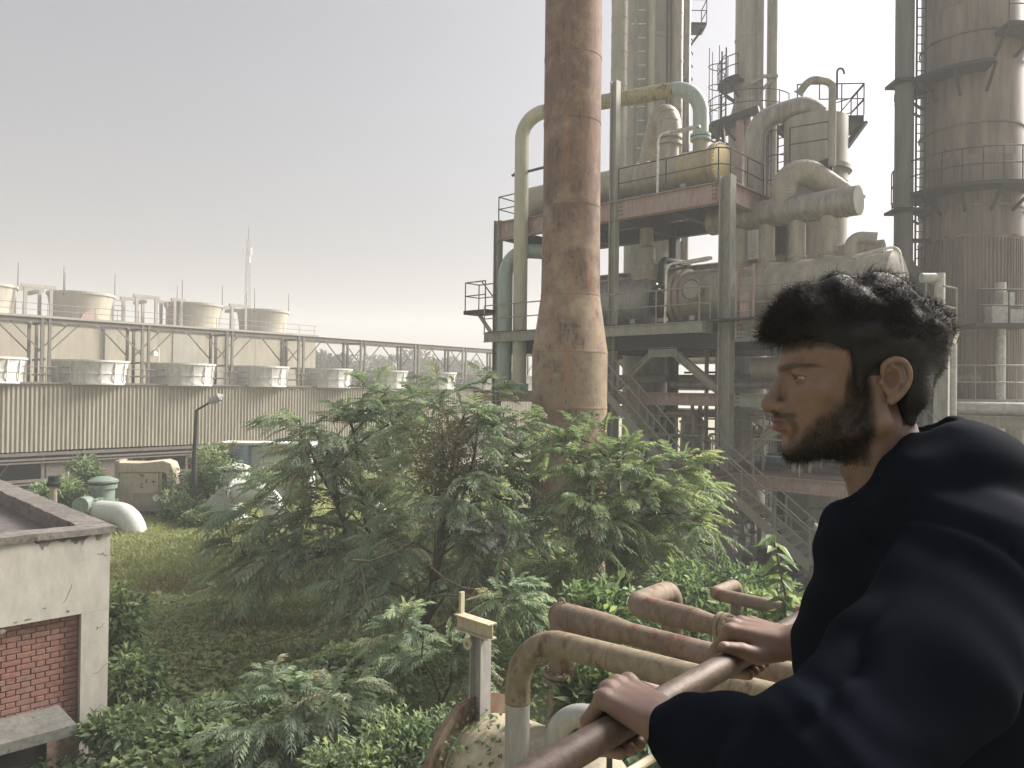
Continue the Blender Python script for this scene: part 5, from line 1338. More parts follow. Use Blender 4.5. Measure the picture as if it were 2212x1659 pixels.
# ------------------------------------------------------------------ brown pipes below the walkway
PZ = 3.62
def gp(x, y, z=PZ): return gz(x, y, z)
def long_pipe(name, label, pts, rs, mat, group='brown pipes below the walkway', n=28, base=None):
    th = Thing(name, label, 'pipe', base if base is not None else (pts[0].x, pts[0].y, 0), group)
    mb = MB(); mb.tube(pts, rs, n); th.body = th.part('pipe_run', mb, mat)
    return th
def flange_at(th, p, ax, r, mat, bolts=12, th_=0.035, parent=None):
    mb = MB(); ring(mb, p, ax, r * 0.9, r * 1.5, th_, 28); fl = th.part('flange', mb, mat, parent)
    ax = Vector(ax).normalized(); ref = UP if abs(ax.dot(UP)) < 0.9 else E1
    X = ax.cross(ref).normalized(); Y = X.cross(ax)
    if parent is None:
        for i in range(bolts):
            a = 2 * math.pi * i / bolts; q = p + (X * math.cos(a) + Y * math.sin(a)) * r * 1.27
            mb = MB(); mb.cyl(q - ax * th_ * 1.1, q + ax * th_ * 1.1, r * 0.10, n=6); th.part('bolt', mb, M['pipe_rust'], fl)
    return fl
# A: nearest tan bend
a1, a2 = gp(1250, 1402), gp(1500, 1466)
dA = (a2 - a1).normalized()
a0 = a1 - dA * 0.0
vert = gp(1120, 1369)
cor = Vector((vert.x, vert.y, PZ))
path = bend([Vector((vert.x, vert.y, 0.2)), cor, a2 + dA * 1.2], 0.46, 14)
tA_ = long_pipe('tan_pipe_bend', 'tan rusted pipe rising at bottom centre and bending right, nearest of the pipes', [path[1] - UP * 0.12] + path[1:], 0.107, M['pipe_tan'])
mb = MB(); mb.cyl(path[0], path[1] - UP * 0.12, 0.1055, n=28); tA_.part('grey_riser', mb, M['pipe_grey'], label='grey painted lower length of the tan pipe')
mb = MB(); ring(mb, path[1] - UP * 0.12, UP, 0.1, 0.110, 0.012, 28); tA_.part('weld_seam', mb, M['pipe_rust'])
for f_ in (0.2, 0.62):
    q = path[-2].lerp(path[-1], f_); mb = MB(); ring(mb, q, dA, 0.1, 0.1095, 0.012, 28); tA_.part('weld_seam', mb, M['pipe_rust'])
# B: fat capped tee with reducer, flange and pedestal
b1, b2 = gp(1240, 1338), gp(1500, 1405)
dB = (b2 - b1).normalized()
bv = Vector((b1.x - dB.x * 0.13, b1.y - dB.y * 0.13, PZ))
cB_ = bv
pth = [bv + dB * 0.02] + [b1 + dB * 0.0, b1 + dB * 0.28, b1 + dB * 0.40, b1 + dB * 0.52, b1 + dB * 0.6, b2 + dB * 1.3]
rsB = [0.128, 0.128, 0.126, 0.122, 0.105, 0.095, 0.095]
tB_ = long_pipe('fat_rusty_pipe', 'fat rust streaked pipe with a rounded end standing on a bolted flange', pth, rsB, M['pipe_rust'], base=(bv.x, bv.y, 0))
mb = MB(); mb.lathe([(0.03, 0.0), (0.08, 0.015), (0.115, 0.05), (0.13, 0.11), (0.13, 0.16)], bv + dB * -0.13, dB, 28); tB_.part('rounded_end', mb, M['pipe_rust'])
zf_ = pd(1216, 1452, bv.y).z
mb = MB(); mb.tube([bv, bv - UP * 0.1, Vector((bv.x, bv.y, zf_))], 0.122, 28); tB_.part('drop_leg', mb, M['pipe_rust'])
mb = MB(); mb.tube(bend([bv + UP * 0.12 - dB * 0.06, bv + UP * 0.19 - dB * 0.02, bv + UP * 0.12 + dB * 0.03], 0.03), 0.012, 8); tB_.part('lifting_lug', mb, M['pipe_tan'])
for dz in (0.0, -0.05): flange_at(tB_, Vector((bv.x, bv.y, zf_ + dz)), UP, 0.122, M['pipe_tan'], 16, 0.035)
mb = MB(); mb.lathe([(0.26, -0.95), (0.19, -0.72), (0.135, -0.45), (0.12, -0.1), (0.12, -0.06)], Vector((bv.x, bv.y, zf_)), UP, 28); tB_.part('pedestal', mb, M['pipe_tan'])
for q, r in ((b1 + dB * 0.02, 0.128), (b1 + dB * 0.22, 0.126), (b1 + dB * 0.56, 0.098)):
    mb = MB(); ring(mb, q, dB, r - 0.006, r + 0.003, 0.014, 28); tB_.part('weld_seam', mb, M['pipe_rust'])
# C: pipe with a return bend and flange
c1, c2, c3 = gp(1562, 1354), gp(1368, 1306), gp(1452, 1274)
dC = (c1 - c2).normalized()
path = bend([c1 - dC * 0.28, c2, c3, Vector((c3.x + 0.02, c3.y, 0.2))], [0, 0.16, 0.16, 0], 12)
tC_ = long_pipe('return_bend_pipe', 'brown pipe doubling back behind the fat rusty pipe, with bolted flange', path, 0.112, M['pipe_rust'], base=(c2.x, c2.y, 0))
mb = MB(); mb.tube([c1 - dC * 0.3, c1 - dC * 0.14, c1 - dC * 0.06, c1], [0.112, 0.09, 0.082, 0.082], 28); tC_.part('reducer', mb, M['pipe_rust'])
flange_at(tC_, c1 - dC * 0.02, dC, 0.085, M['pipe_tan'], 12); flange_at(tC_, c1 + dC * 0.03, dC, 0.085, M['pipe_tan'], 12)
mb = MB(); mb.cyl(c1 + dC * 0.03, c1 + dC * 1.6, 0.06, n=20); tC_.part('outlet_pipe', mb, M['pipe_tan'])
for f_ in (0.12, 0.5):
    q = path[0].lerp(path[1], f_); mb = MB(); ring(mb, q, dC, 0.108, 0.115, 0.012, 28); tC_.part('weld_seam', mb, M['pipe_rust'])
# E: thinner pipe with elbow further right
e1, e2, e3 = gp(1735, 1324), gp(1540, 1282), gp(1592, 1262)
dE = (e1 - e2).normalized()
path = bend([e1 + dE * 1.5, e2, e3, Vector((e3.x, e3.y, 0.2))], [0, 0.1, 0.1, 0], 10)
tE_ = long_pipe('slim_bend_pipe', 'slim brown pipe with a tight elbow at the far right of the pipes', path, 0.066, M['pipe_rust'], base=(e2.x, e2.y, 0))
q = gp(1612, 1330); mb = MB(); mb.bar((q.x, q.y + 0.1, 0), (q.x, q.y + 0.1, PZ - 0.07), 0.14, 0.14); tE_.part('support_post', mb, M['pipe_tan'])
# pipe supports of A and B
for nm, q in (('s', a1 + dA * 0.9), ('s', b1 + dB * 1.2)):
    th = tA_ if q.y < 6.2 else tB_
    mb = MB(); mb.bar(Vector((q.x, q.y, 0)), Vector((q.x, q.y, PZ - 0.1)), 0.12, 0.12); th.part('support_post', mb, M['rust_floor'])
    mb = MB(); mb.box(Vector((q.x, q.y, PZ - 0.11)), 0.3, 0.2, 0.03, (dA, UP.cross(dA), UP)); th.part('shoe', mb, M['rust_floor'])
# D: grey elbow
d_b = pd(1199, 1640, 5.75); d_t = pd(1270, 1535, 5.75); d_r = pd(1330, 1533, 5.6)
path = bend([Vector((d_b.x, d_b.y, 0.2)), Vector((d_b.x, d_b.y, d_t.z)), Vector((d_b.x + 1.3, d_b.y - 0.55, d_t.z))], 0.24, 12)
tD_ = long_pipe('grey_elbow_pipe', 'grey painted pipe elbow just left of the near hand', path, 0.083, M['pipe_grey'])
flange_at(tD_, Vector((d_b.x, d_b.y, pd(1199, 1640, 5.75).z - 0.02)), UP, 0.085, M['pipe_tan'], 10)
# cream vessel under them
pv_ = pd(1075, 1678, 7.3)
vs_t = Thing('cream_vessel', 'cream ivy grown vessel with a brown flange ring at bottom centre', 'vessel', (pv_.x, pv_.y, 0))
mb = MB(); mb.lathe([(0.03, -0.42), (0.36, -0.36), (0.52, -0.2), (0.57, 0.0), (0.57, 1.1), (0.45, 1.3), (0.05, 1.4)], pv_, E1, 44); vs_t.part('shell', mb, M['vessel_cream'])
mb = MB(); ring(mb, pv_ - E1 * 0.28, E1, 0.5, 0.70, 0.07, 44); vs_t.part('flange_ring', mb, M['pipe_rust'])
mb = MB(); ring(mb, Vector((bv.x, bv.y, zf_ - 0.9)) , UP, 0.2, 0.33, 0.05, 32); fl_ = vs_t.part('nozzle_flange', mb, M['vessel_cream'])
for i in range(14):
    a = 2 * math.pi * i / 14; q = Vector((bv.x + math.cos(a) * 0.29, bv.y + math.sin(a) * 0.29, zf_ - 0.9)); mb = MB(); mb.cyl(q - UP * 0.05, q + UP * 0.06, 0.016, n=6); vs_t.part('bolt', mb, M['pipe_rust'], fl_)
for f_ in (0.1, 0.9):
    q = pv_ + E1 * f_; mb = MB(); mb.box(Vector((q.x, q.y, (pv_.z - 0.4) / 2)), 0.16, 0.8, pv_.z - 0.4, (E1, E2, UP)); vs_t.part('saddle', mb, M['concrete_grey'])
# steel post with a cross piece
ip = pd(1036, 1545, 7.4)
it = Thing('steel_post', 'pale steel post with a short cross beam on top among the leaves', 'post', (ip.x, ip.y, 0))
zt_ = pd(1036, 1372, 7.4).z
mb = MB(); mb.ibeam(Vector((ip.x, ip.y, 0)), Vector((ip.x, ip.y, zt_)), 0.14, 0.15, t=0.012); it.part('shaft', mb, M['pipe_grey'])
q0, q1 = pd(988, 1358, 7.6), pd(1064, 1382, 7.25)
mb = MB(); mb.ibeam(Vector((q0.x, q0.y, zt_ + 0.08)), Vector((q1.x, q1.y, zt_ + 0.08)), 0.11, 0.15, t=0.012); it.part('cross_beam', mb, M['vessel_cream'])
mb = MB(); mb.bar(Vector((q0.x + 0.04, q0.y, zt_ + 0.15)), Vector((q0.x + 0.04, q0.y, zt_ + 0.36)), 0.05, 0.03); it.part('stub', mb, M['vessel_cream'])
mb = MB(); ring(mb, Vector((ip.x - 0.12, ip.y - 0.05, zt_ - 0.07)), E2, 0.025, 0.055, 0.02, 14); it.part('eye_plate', mb, M['vessel_cream'])
# red flanged stub and a little hand valve behind the near hand
rq = pd(1356, 1492, 5.95)
rt = Thing('red_flanged_stub', 'rust red flanged pipe stub under the tan pipe beside the near hand', 'pipe stub', (rq.x, rq.y, 0))
axr = Vector((0.9, -0.35, -0.12)).normalized()
mb = MB(); mb.cyl(rq, rq + axr * 0.45, 0.105, n=28); rt.part('barrel', mb, M['steel_pink'])
mb = MB(); ring(mb, rq, axr, 0.08, 0.15, 0.045, 28); rt.part('flange', mb, M['steel_pink'])
mb = MB(); ring(mb, rq + axr * 0.07, axr, 0.08, 0.15, 0.04, 28); rt.part('flange', mb, M['pipe_rust'])
mb = MB(); mb.bar(rq + axr * 0.35 - UP * 0.1, Vector((rq.x + 0.3, rq.y - 0.12, 0)), 0.1, 0.1); rt.part('support_post', mb, M['rust_floor'])
hq = pd(1318, 1500, 5.6)
ht = Thing('hand_valve', 'tiny valve with a pale handwheel between the leaves and the near hand', 'valve', (hq.x, hq.y, 0))
mb = MB(); mb.cyl((hq.x, hq.y, 0), hq, 0.022, n=10); ht.part('stem', mb, M['steel_dark'])
mb = MB(); ring(mb, hq + UP * 0.02, UP, 0.0, 0.05, 0.015, 18); ht.part('handwheel', mb, M['vessel_cream'])
mb = MB(); mb.box(hq - UP * 0.06, 0.05, 0.05, 0.07); ht.part('bonnet', mb, M['steel_dark'])
cq0, cq1 = pd(1360, 1668, 5.0), pd(1412, 1636, 5.3)
mb = MB(); dd_ = (cq1 - cq0).normalized(); mb.tube([cq0 - dd_ * 1.2, cq1 + dd_ * 0.05], 0.03, 10); single('cream_conduit', mb, M['vessel_cream'], 'thin cream conduit end showing below the near sleeve', 'conduit')

# ------------------------------------------------------------------ walkway, handrail
RD = Vector((0.66, 0.751, 0)).normalized(); RN = Vector((0.751, -0.66, 0)).normalized()
RZ = 5.28
RP = Vector((0.1905, 1.03, RZ)); R_RAIL = 0.0188
FLOOR = 4.2
hr_ = Thing('handrail', 'round rusty brown handrail gripped by both hands', 'handrail', RP - RN * 0 - UP * (RZ - FLOOR))
mb = MB(); mb.tube([RP + RD * s for s in (-1.5, -0.5, 0.0, 0.3, 0.8, 2.6)], R_RAIL, 24); hr_.part('top_rail', mb, M['rail_rust'])
mb = MB(); mb.tube([RP + RD * -1.5 - UP * 0.52, RP + RD * 2.6 - UP * 0.52], 0.016, 16); hr_.part('middle_rail', mb, M['rail_rust'])
for s in (-1.4, 1.5, 2.5):
    q = RP + RD * s; mb = MB(); mb.tube([q - UP * (RZ - FLOOR), q - UP * R_RAIL * 0.5], 0.02, 14); hr_.part('post', mb, M['rail_rust'])
wk = MB(); cw = RP + RD * 0.6 + RN * 0.93; wk.box(Vector((cw.x, cw.y, FLOOR - 0.03)), 4.4, 1.9, 0.06, (RD, RN, UP))
wko = struct('walkway', wk, M['rust_floor'])
for s in (-1.4, 2.5):
    for n_ in (0.1, 1.7):
        q = RP + RD * s + RN * n_; mb = MB(); mb.bar(Vector((q.x, q.y, 0)), Vector((q.x, q.y, FLOOR - 0.065)), 0.15, 0.15); struct('walkway_leg', mb, M['steel_green'], parent=wko)
# ------------------------------------------------------------------ vegetation
def rot_basis(d, roll):
    d = d / np.linalg.norm(d, axis=-1, keepdims=True)
    ref = np.tile(np.array([0, 0, 1.0]), (len(d), 1)); bad = np.abs(d[:, 2]) > 0.95; ref[bad] = [1, 0, 0]
    s = np.cross(d, ref); s /= np.linalg.norm(s, axis=-1, keepdims=True)
    u = np.cross(s, d)
    c, si = np.cos(roll)[:, None], np.sin(roll)[:, None]
    return d, s * c + u * si, u * c - s * si
def leaf_quads(pos, d, roll, L, Wd, fold=0.25, droop=0.15):
    """simple pointed leaf: base, two sides, tip = 2 triangles folded on the midrib"""
    n = len(pos)
    d, s, u = rot_basis(d, roll)
    L = np.broadcast_to(L, n)[:, None]; Wd = np.broadcast_to(Wd, n)[:, None]
    mid = pos + d * L * 0.42
    v = np.stack([pos, mid + s * Wd / 2 + u * Wd * fold, pos + d * L - u * L * droop, mid - s * Wd / 2 + u * Wd * fold], 1).reshape(-1, 3)
    b = np.arange(n)[:, None] * 4
    f = np.concatenate([b + [0, 1, 2], b + [0, 2, 3]], 0)
    return v, f
def obj_np(name, me, parent=None, loc=None):
    o = bpy.data.objects.new(name, me); C.objects.link(o)
    if parent: o.parent = parent
    if loc is not None: o.location = loc
    return o
def compound_leaves(tips, dirs, L, nl, rg, lw=0.042, ll=0.13, tint0=None):
    """pinnate leaves: each a drooping rachis with nl pairs of leaflets and one at the tip"""
    n = len(tips); k = nl
    d, s, u = rot_basis(dirs, rg.uniform(-0.5, 0.5, n))
    L = L[:, None]
    P = []; D = []; R = []; SZ = []; T = []
    tint = rg.uniform(0.1, 0.85, n) if tint0 is None else tint0
    rv = []; rf = []
    prev = None
    for i in range(k + 1):
        t = (i + 0.8) / (k + 0.8)
        c = tips + d * L * t - np.array([0, 0, 1.0]) * L * (0.42 * t * t)
        tang = d - np.array([0, 0, 1.0]) * (0.84 * t)
        tang /= np.linalg.norm(tang, axis=1, keepdims=True)
        sz = (0.55 + 0.75 * math.sin(math.pi * min(0.15 + 0.75 * t, 1)))
        if i < k:
            for sg in (-1, 1):
                ang = 0.95 - 0.35 * t
                dd = tang * math.cos(ang) + s * sg * math.sin(ang) - np.array([0, 0, 1.0]) * rg.uniform(0.0, 0.35, (n, 1))
                P.append(c); D.append(dd); SZ.append(np.full(n, sz) * rg.uniform(0.8, 1.15, n)); T.append(tint + rg.uniform(-0.1, 0.1, n))
        else:
            P.append(c); D.append(tang); SZ.append(np.full(n, sz)); T.append(tint)
    P = np.concatenate(P); D = np.concatenate(D); SZ = np.concatenate(SZ); T = np.clip(np.concatenate(T), 0, 1)
    sc = np.tile(L[:, 0] / 0.6, len(P) // n)
    v, f = leaf_quads(P, D, rg.uniform(-0.35, 0.35, len(P)), SZ * ll * sc, SZ * lw * sc)
    # rachis as slim triangle strips
    m = 4; pts = []
    for i in range(m + 1):
        t = i / m; pts.append(tips + d * L * t - np.array([0, 0, 1.0]) * L * (0.42 * t * t))
    wd = 0.006
    rvs = np.stack([q + s * wd * sg for q in pts for sg in (-1, 1)], 1).reshape(-1, 3)
    nb = 2 * (m + 1); b = np.arange(n)[:, None] * nb; fs = []
    for i in range(m): fs += [b + [2 * i, 2 * i + 1, 2 * i + 3], b + [2 * i, 2 * i + 3, 2 * i + 2]]
    rfs = np.concatenate(fs, 0) + len(v)
    return np.concatenate([v, rvs]), np.concatenate([f, rfs]), np.concatenate([np.repeat(T, 4), np.full(len(rvs), 0.35)])

def feathery_tree(name, label, base, blobs, seed, mat, ntips, leafL=0.62, perTip=7, trunks=2, tr=0.09, group='feathery trees'):
    rg = np.random.default_rng(seed); rd = random.Random(seed)
    base = Vector(base)
    th = Thing(name, label, 'tree', base, group)
    tot = sum(b[3] for b in blobs)
    tips = []; cents = []
    br = MB(); trunk = MB()
    B = np.array(base)
    top = max(b[0].z if isinstance(b[0], Vector) else b[0][2] for b in blobs)
    cx_ = sum(b[0].x for b in blobs) / len(blobs); cy_ = sum(b[0].y for b in blobs) / len(blobs)
    axes = []
    for k in range(trunks):
        off = Vector((rd.uniform(-0.4, 0.4), rd.uniform(-0.3, 0.3), 0)) * (0 if k == 0 else 1)
        topp = Vector((cx_ + rd.uniform(-0.6, 0.6), cy_ + rd.uniform(-0.4, 0.4), top * (0.95 if k == 0 else 0.8)))
        pts = []
        for i in range(8):
            t = i / 7; p = (base + off).lerp(topp, t); p += Vector((rd.uniform(-0.08, 0.08), rd.uniform(-0.08, 0.08), 0)) * (1 if 0 < i < 7 else 0)
            pts.append(p)
        axes.append(pts)
        trunk.tube(pts, [tr * (1 - 0.75 * i / 7) for i in range(8)], 9)
    th.part('trunk', trunk, M['bark'])
    for (c, rx, rz, w) in blobs:
        n = max(3, int(ntips * w / tot))
        pts = axes[rd.randrange(trunks)]
        # limb leaves the trunk below the clump
        cand = min(pts, key=lambda p: (p - Vector((c.x, c.y, c.z - rx * 0.9))).length)
        mid = cand.lerp(c, 0.55) + Vector((0, 0, 0.12))
        br = MB(); br.tube([cand, mid, c], [tr * 0.35, tr * 0.24, tr * 0.13], 6)
        for _ in range(n):
            while True:
                q = rg.uniform(-1, 1, 3)
                if 0.15 < q @ q < 1: break
            p = Vector((c.x + q[0] * rx, c.y + q[1] * rx, c.z + q[2] * rz))
            tips.append(p); cents.append(c)
            br.tube([c.lerp(p, -0.0), c.lerp(p, 0.5) + Vector((0, 0, 0.05)), p], [tr * 0.1, tr * 0.07, tr * 0.04], 4, False)
        th.part('branch', br, M['twig'])
    T_ = np.array([list(p) for p in tips]); Cn = np.array([list(p) for p in cents])
    out = T_ - np.array([cx_, cy_, top * 0.5]); out[:, 2] *= 0.4
    out /= np.linalg.norm(out, axis=1, keepdims=True)
    loc_ = (T_ - Cn); loc_ /= np.maximum(np.linalg.norm(loc_, axis=1, keepdims=True), 1e-6)
    TT = np.repeat(T_, perTip, 0)
    m_ = len(TT)
    dirs = np.repeat(out * 0.55 + loc_ * 0.5, perTip, 0) + rg.normal(0, 0.55, (m_, 3)) * np.array([1, 1, 0.55]) + np.array([0, 0, 0.12])
    tint = np.clip(np.repeat(rg.uniform(0.35, 0.92, len(T_)), perTip) + rg.normal(0, 0.1, m_) + (rg.uniform(0, 1, m_) > 0.985) * 0.5, 0, 1)
    v, f, tn = compound_leaves(TT, dirs, rg.uniform(0.6, 1.15, m_) * leafL, 9, rg, 0.036, 0.115, tint0=tint)
    v = v - B
    me = np_mesh('crown', v, f, mat, {'tint': tn})
    obj_np('crown', me, th.o)
    return th
def blob(x, y, depth, r, dy=0.0, w=None):
    """foliage clump seen at layout point (x, y), r in layout pixels"""
    c = pd(x, y, depth + dy); rr = r * K * (depth + dy) / FPX
    return (c, rr, rr * 0.8, w or r * r)
def ground_at(x, depth):
    p = pd(x, 1000, depth); return (p.x, p.y, 0)
rd_ = random.Random(4)
def BL(lst, depth, spread=1.2): return [blob(x, y, depth, r, rd_.uniform(-spread, spread)) for (x, y, r) in lst]
t1 = [(832, 850, 50), (845, 915, 60), (790, 905, 60), (730, 940, 65), (655, 925, 50), (690, 1000, 70), (610, 1050, 60), (770, 1010, 75), (850, 1000, 75), (560, 1120, 55), (640, 1130, 70), (735, 1100, 75), (530, 1200, 50), (600, 1220, 60), (690, 1200, 70), (800, 1110, 70), (500, 1265, 40)]
t2 = [(950, 870, 55), (1040, 855, 40), (1000, 915, 65), (1085, 915, 55), (935, 960, 65), (1040, 990, 75), (1110, 1000, 60), (900, 1060, 60), (990, 1060, 60), (1075, 1075, 70), (940, 1150, 75), (1040, 1160, 75), (1115, 1160, 60), (860, 1170, 65), (800, 1250, 60), (900, 1240, 65), (1000, 1250, 70), (1090, 1260, 65), (780, 1320, 45), (1010, 1340, 55)]
t3 = [(1205, 920, 42), (1165, 965, 30), (1290, 965, 50), (1240, 1010, 65), (1340, 1010, 60), (1420, 1020, 55), (1480, 1020, 40), (1290, 1080, 75), (1390, 1090, 75), (1475, 1090, 60), (1520, 1130, 40), (1230, 1150, 70), (1340, 1160, 80), (1440, 1170, 65), (1195, 1225, 35), (1290, 1235, 75), (1400, 1240, 65), (1240, 1290, 55), (1350, 1290, 45)]
feathery_tree('feathery_tree', 'left feathery leaved tree spreading over the grass towards the pumps', ground_at(850, 18.5), BL(t1, 18.5), 11, M['leaf_tree'], 190, 0.92, 5, 3, 0.10)
feathery_tree('feathery_tree', 'middle feathery leaved tree just left of the rusty stack', ground_at(905, 15.8), BL(t2, 15.8), 12, M['leaf_tree'], 195, 0.84, 5, 3, 0.09)
feathery_tree('feathery_tree', 'bright feathery leaved tree in front of the rusty stack', ground_at(1290, 13.4), BL(t3, 13.6, 0.8), 13, M['leaf_tree2'], 205, 0.66, 5, 3, 0.07)
low = [(610, 1500, 55), (540, 1560, 55), (680, 1560, 60), (600, 1610, 65), (740, 1500, 45), (480, 1620, 40), (700, 1640, 50)]
feathery_tree('feathery_sapling', 'low feathery sapling near the bottom left of centre', ground_at(620, 10.2), BL(low, 10.2, 0.5), 14, M['leaf_tree'], 60, 0.52, 6, 2, 0.035, 'feathery saplings')
low = [(960, 1390, 40), (900, 1420, 45), (860, 1360, 40), (1110, 1300, 45), (1000, 1440, 35)]
feathery_tree('feathery_sapling', 'feathery sapling leaning beside the pale steel post', ground_at(930, 11.5), BL(low, 11.0, 0.5), 15, M['leaf_tree'], 50, 0.5, 6, 2, 0.035, 'feathery saplings')
# dry reddish clump of vine hanging in the middle tree
rg = np.random.default_rng(3)
vc = pd(955, 975, 15.2)
th = Thing('dry_vine', 'dry reddish brown vine clump hanging in the middle tree', 'vine', vc)
n = 2600
ph = rg.uniform(0, 2 * np.pi, n); rr = np.sqrt(rg.uniform(0, 1, n)); h = rg.uniform(0, 1, n)
pos = np.stack([np.cos(ph) * rr * (0.25 + 0.5 * h), np.sin(ph) * rr * (0.25 + 0.4 * h), -0.9 + 1.6 * h - 0.3 * rr ** 2], 1)
v, f = leaf_quads(pos, rg.normal(0, 1, (n, 3)) - np.array([0, 0, 0.6]), rg.uniform(0, 6, n), rg.uniform(0.05, 0.1, n), rg.uniform(0.03, 0.06, n))
obj_np('foliage', np_mesh('foliage', v, f, M['leaf_dry'], {'tint': np.repeat(np.clip(rg.uniform(0.0, 0.6, n) + (h - 0.5) * 0.7, 0, 1), 4)}), th.o)
mb = MB(); mb.tube([vc - UP * 0.9, vc - UP * 0.2, vc + UP * 0.4], [0.05, 0.04, 0.02], 7); th.part('stem', mb, M['bark'])
# bare twigs arching through the tangle
tw = Thing('bare_twig_tangle', 'pale bare twigs arching through the lower leaves of the middle tree', 'twigs', ground_at(860, 13.5))
for pts in ([(560, 1395), (640, 1375), (720, 1340), (780, 1300), (830, 1285)], [(930, 1225), (960, 1250), (1000, 1270), (1040, 1275)], [(760, 1210), (800, 1212), (860, 1190), (900, 1165)], [(925, 1290), (970, 1285), (1030, 1290)], [(700, 1550), (740, 1520), (800, 1470), (830, 1440)], [(790, 1300), (785, 1260), (780, 1220)]):
    mb = MB(); mb.tube([pd(x, y, 13.2 + 0.12 * i) for i, (x, y) in enumerate(pts)], [0.022 - 0.002 * i for i in range(len(pts))], 5); tw.part('twig', mb, M['twig'])

# ---- low weeds over the ground: mounds of leaves
def vnoise(x, y, s, seed):
    r = np.random.default_rng(seed).uniform(0, 1, (64, 64))
    u = x / s; w = y / s; i = np.floor(u).astype(int); j = np.floor(w).astype(int); a = u - i; b = w - j
    a = a * a * (3 - 2 * a); b = b * b * (3 - 2 * b)
    g_ = lambda p, q: r[p % 64, q % 64]
    return (g_(i, j) * (1 - a) + g_(i + 1, j) * a) * (1 - b) + (g_(i, j + 1) * (1 - a) + g_(i + 1, j + 1) * a) * b
def weed_h(x, y):
    h = 0.9 * vnoise(x, y, 2.3, 1) + 0.35 * vnoise(x, y, 0.8, 2) + 0.12 * vnoise(x, y, 0.3, 3)
    near = np.clip((15.5 - y) / 4.0, 0, 1) * np.clip((x + 5.6) / 2.6, 0.12, 1)
    far = np.clip((19.5 - y) / 4, 0, 1)
    return h * (0.12 + 0.40 * far + 0.75 * near) + 0.45 * near
def keep_out(x, y):
    # clear of the small building, the stack foot, the near vessel and plant floor
    inb = (((x - CO.x) * WA.x + (y - CO.y) * WA.y) > -0.12) & (((x - CO.x) * WB.x + (y - CO.y) * WB.y) > -0.12)
    fa_ = (x - FO.x) * E1.x + (y - FO.y) * E1.y; fb_ = (x - FO.x) * E2.x + (y - FO.y) * E2.y
    pl = (fb_ > -1.6) & (fa_ > -13)
    return inb | pl
rg = np.random.default_rng(31)
# solid dark mounds beneath, then the leaves
nx, ny = 150, 120
gx, gy = np.meshgrid(np.linspace(-13, 11, nx), np.linspace(4.6, 25, ny))
hz0 = np.where(keep_out(gx, gy), -0.3, weed_h(gx, gy) * 0.8 - 0.12)
fade = np.clip((25 - gy) / 3, 0, 1)
v = np.stack([gx.ravel(), gy.ravel(), (hz0 * fade - 0.02 * (1 - fade)).ravel()], 1)
i0 = (np.arange(ny - 1)[:, None] * nx + np.arange(nx - 1)[None]).ravel()
f = np.stack([i0, i0 + 1, i0 + nx + 1, i0 + nx], 1)
me = np_mesh('weed_bank', v, f, M['soil'], smooth=True)
tagit(obj_np('weed_bank', me), kind='structure')
n = 90000
# denser towards the camera
yy = 4.8 + (rg.uniform(0, 1, n) ** 1.25) * 14.5; xx = rg.uniform(-1, 1, n) * (2.0 + yy * 0.62) + 0.05 * yy
xx = np.concatenate([xx, rg.uniform(-10.5, 1.0, 60000)]); yy = np.concatenate([yy, rg.uniform(12.5, 20.5, 60000)])
ok = (~keep_out(xx, yy)) & (np.hypot(xx - so.x, yy - so.y) > 0.95)
xx, yy = xx[ok], yy[ok]; n = len(xx)
zz = weed_h(xx, yy) * rg.uniform(0.78, 1.12, n) + rg.uniform(-0.05, 0.1, n)
pos = np.stack([xx, yy, zz], 1)
d = rg.normal(0, 1, (n, 3)); d[:, 2] = d[:, 2] * 0.35 + 0.05
patch = vnoise(xx, yy, 1.7, 9); patch2 = vnoise(xx, yy, 0.5, 10)
big = np.clip(0.075 + 0.06 * (vnoise(xx, yy, 2.9, 12) > 0.5), 0.05, 0.2) * rg.uniform(0.7, 1.35, n)
v, f = leaf_quads(pos, d, rg.uniform(-0.6, 0.6, n), big, big * rg.uniform(0.55, 0.85, n), 0.15, 0.2)
tint = np.clip(0.25 + 0.46 * np.clip((yy - 11.5) / 2, 0, 1) + 0.55 * patch + 0.25 * (patch2 - 0.5) + rg.normal(0, 0.12, n), 0, 0.97)
tagit(obj_np('weed_leaves', np_mesh('weed_leaves', v, f, M['leaf_weed'], {'tint': np.repeat(tint, 4)})), 'tangled low green weeds covering the ground below the walkway', 'weeds', kind='stuff')
# dry stalky weeds between the lawn and the trees
n = 14000
yy = rg.uniform(13.5, 22.5, n); xx = rg.uniform(-10.5, 1.5, n)
ok = (~keep_out(xx, yy)) & (vnoise(xx, yy, 2.6, 20) > 0.25); xx, yy = xx[ok], yy[ok]; n = len(xx)
pos = np.stack([xx, yy, weed_h(xx, yy) * rg.uniform(0.5, 1.15, n)], 1)
d = rg.normal(0, 0.6, (n, 3)); d[:, 2] = np.abs(d[:, 2]) + 0.5
v, f = leaf_quads(pos, d, rg.uniform(0, 3, n), rg.uniform(0.10, 0.32, n), rg.uniform(0.016, 0.06, n))
tagit(obj_np('dry_weeds', np_mesh('dry_weeds', v, f, M['leaf_dry'], {'tint': np.repeat(rg.uniform(0, 1, n), 4)})), 'dry brown stalky weeds between the lawn and the trees', 'weeds', kind='stuff')
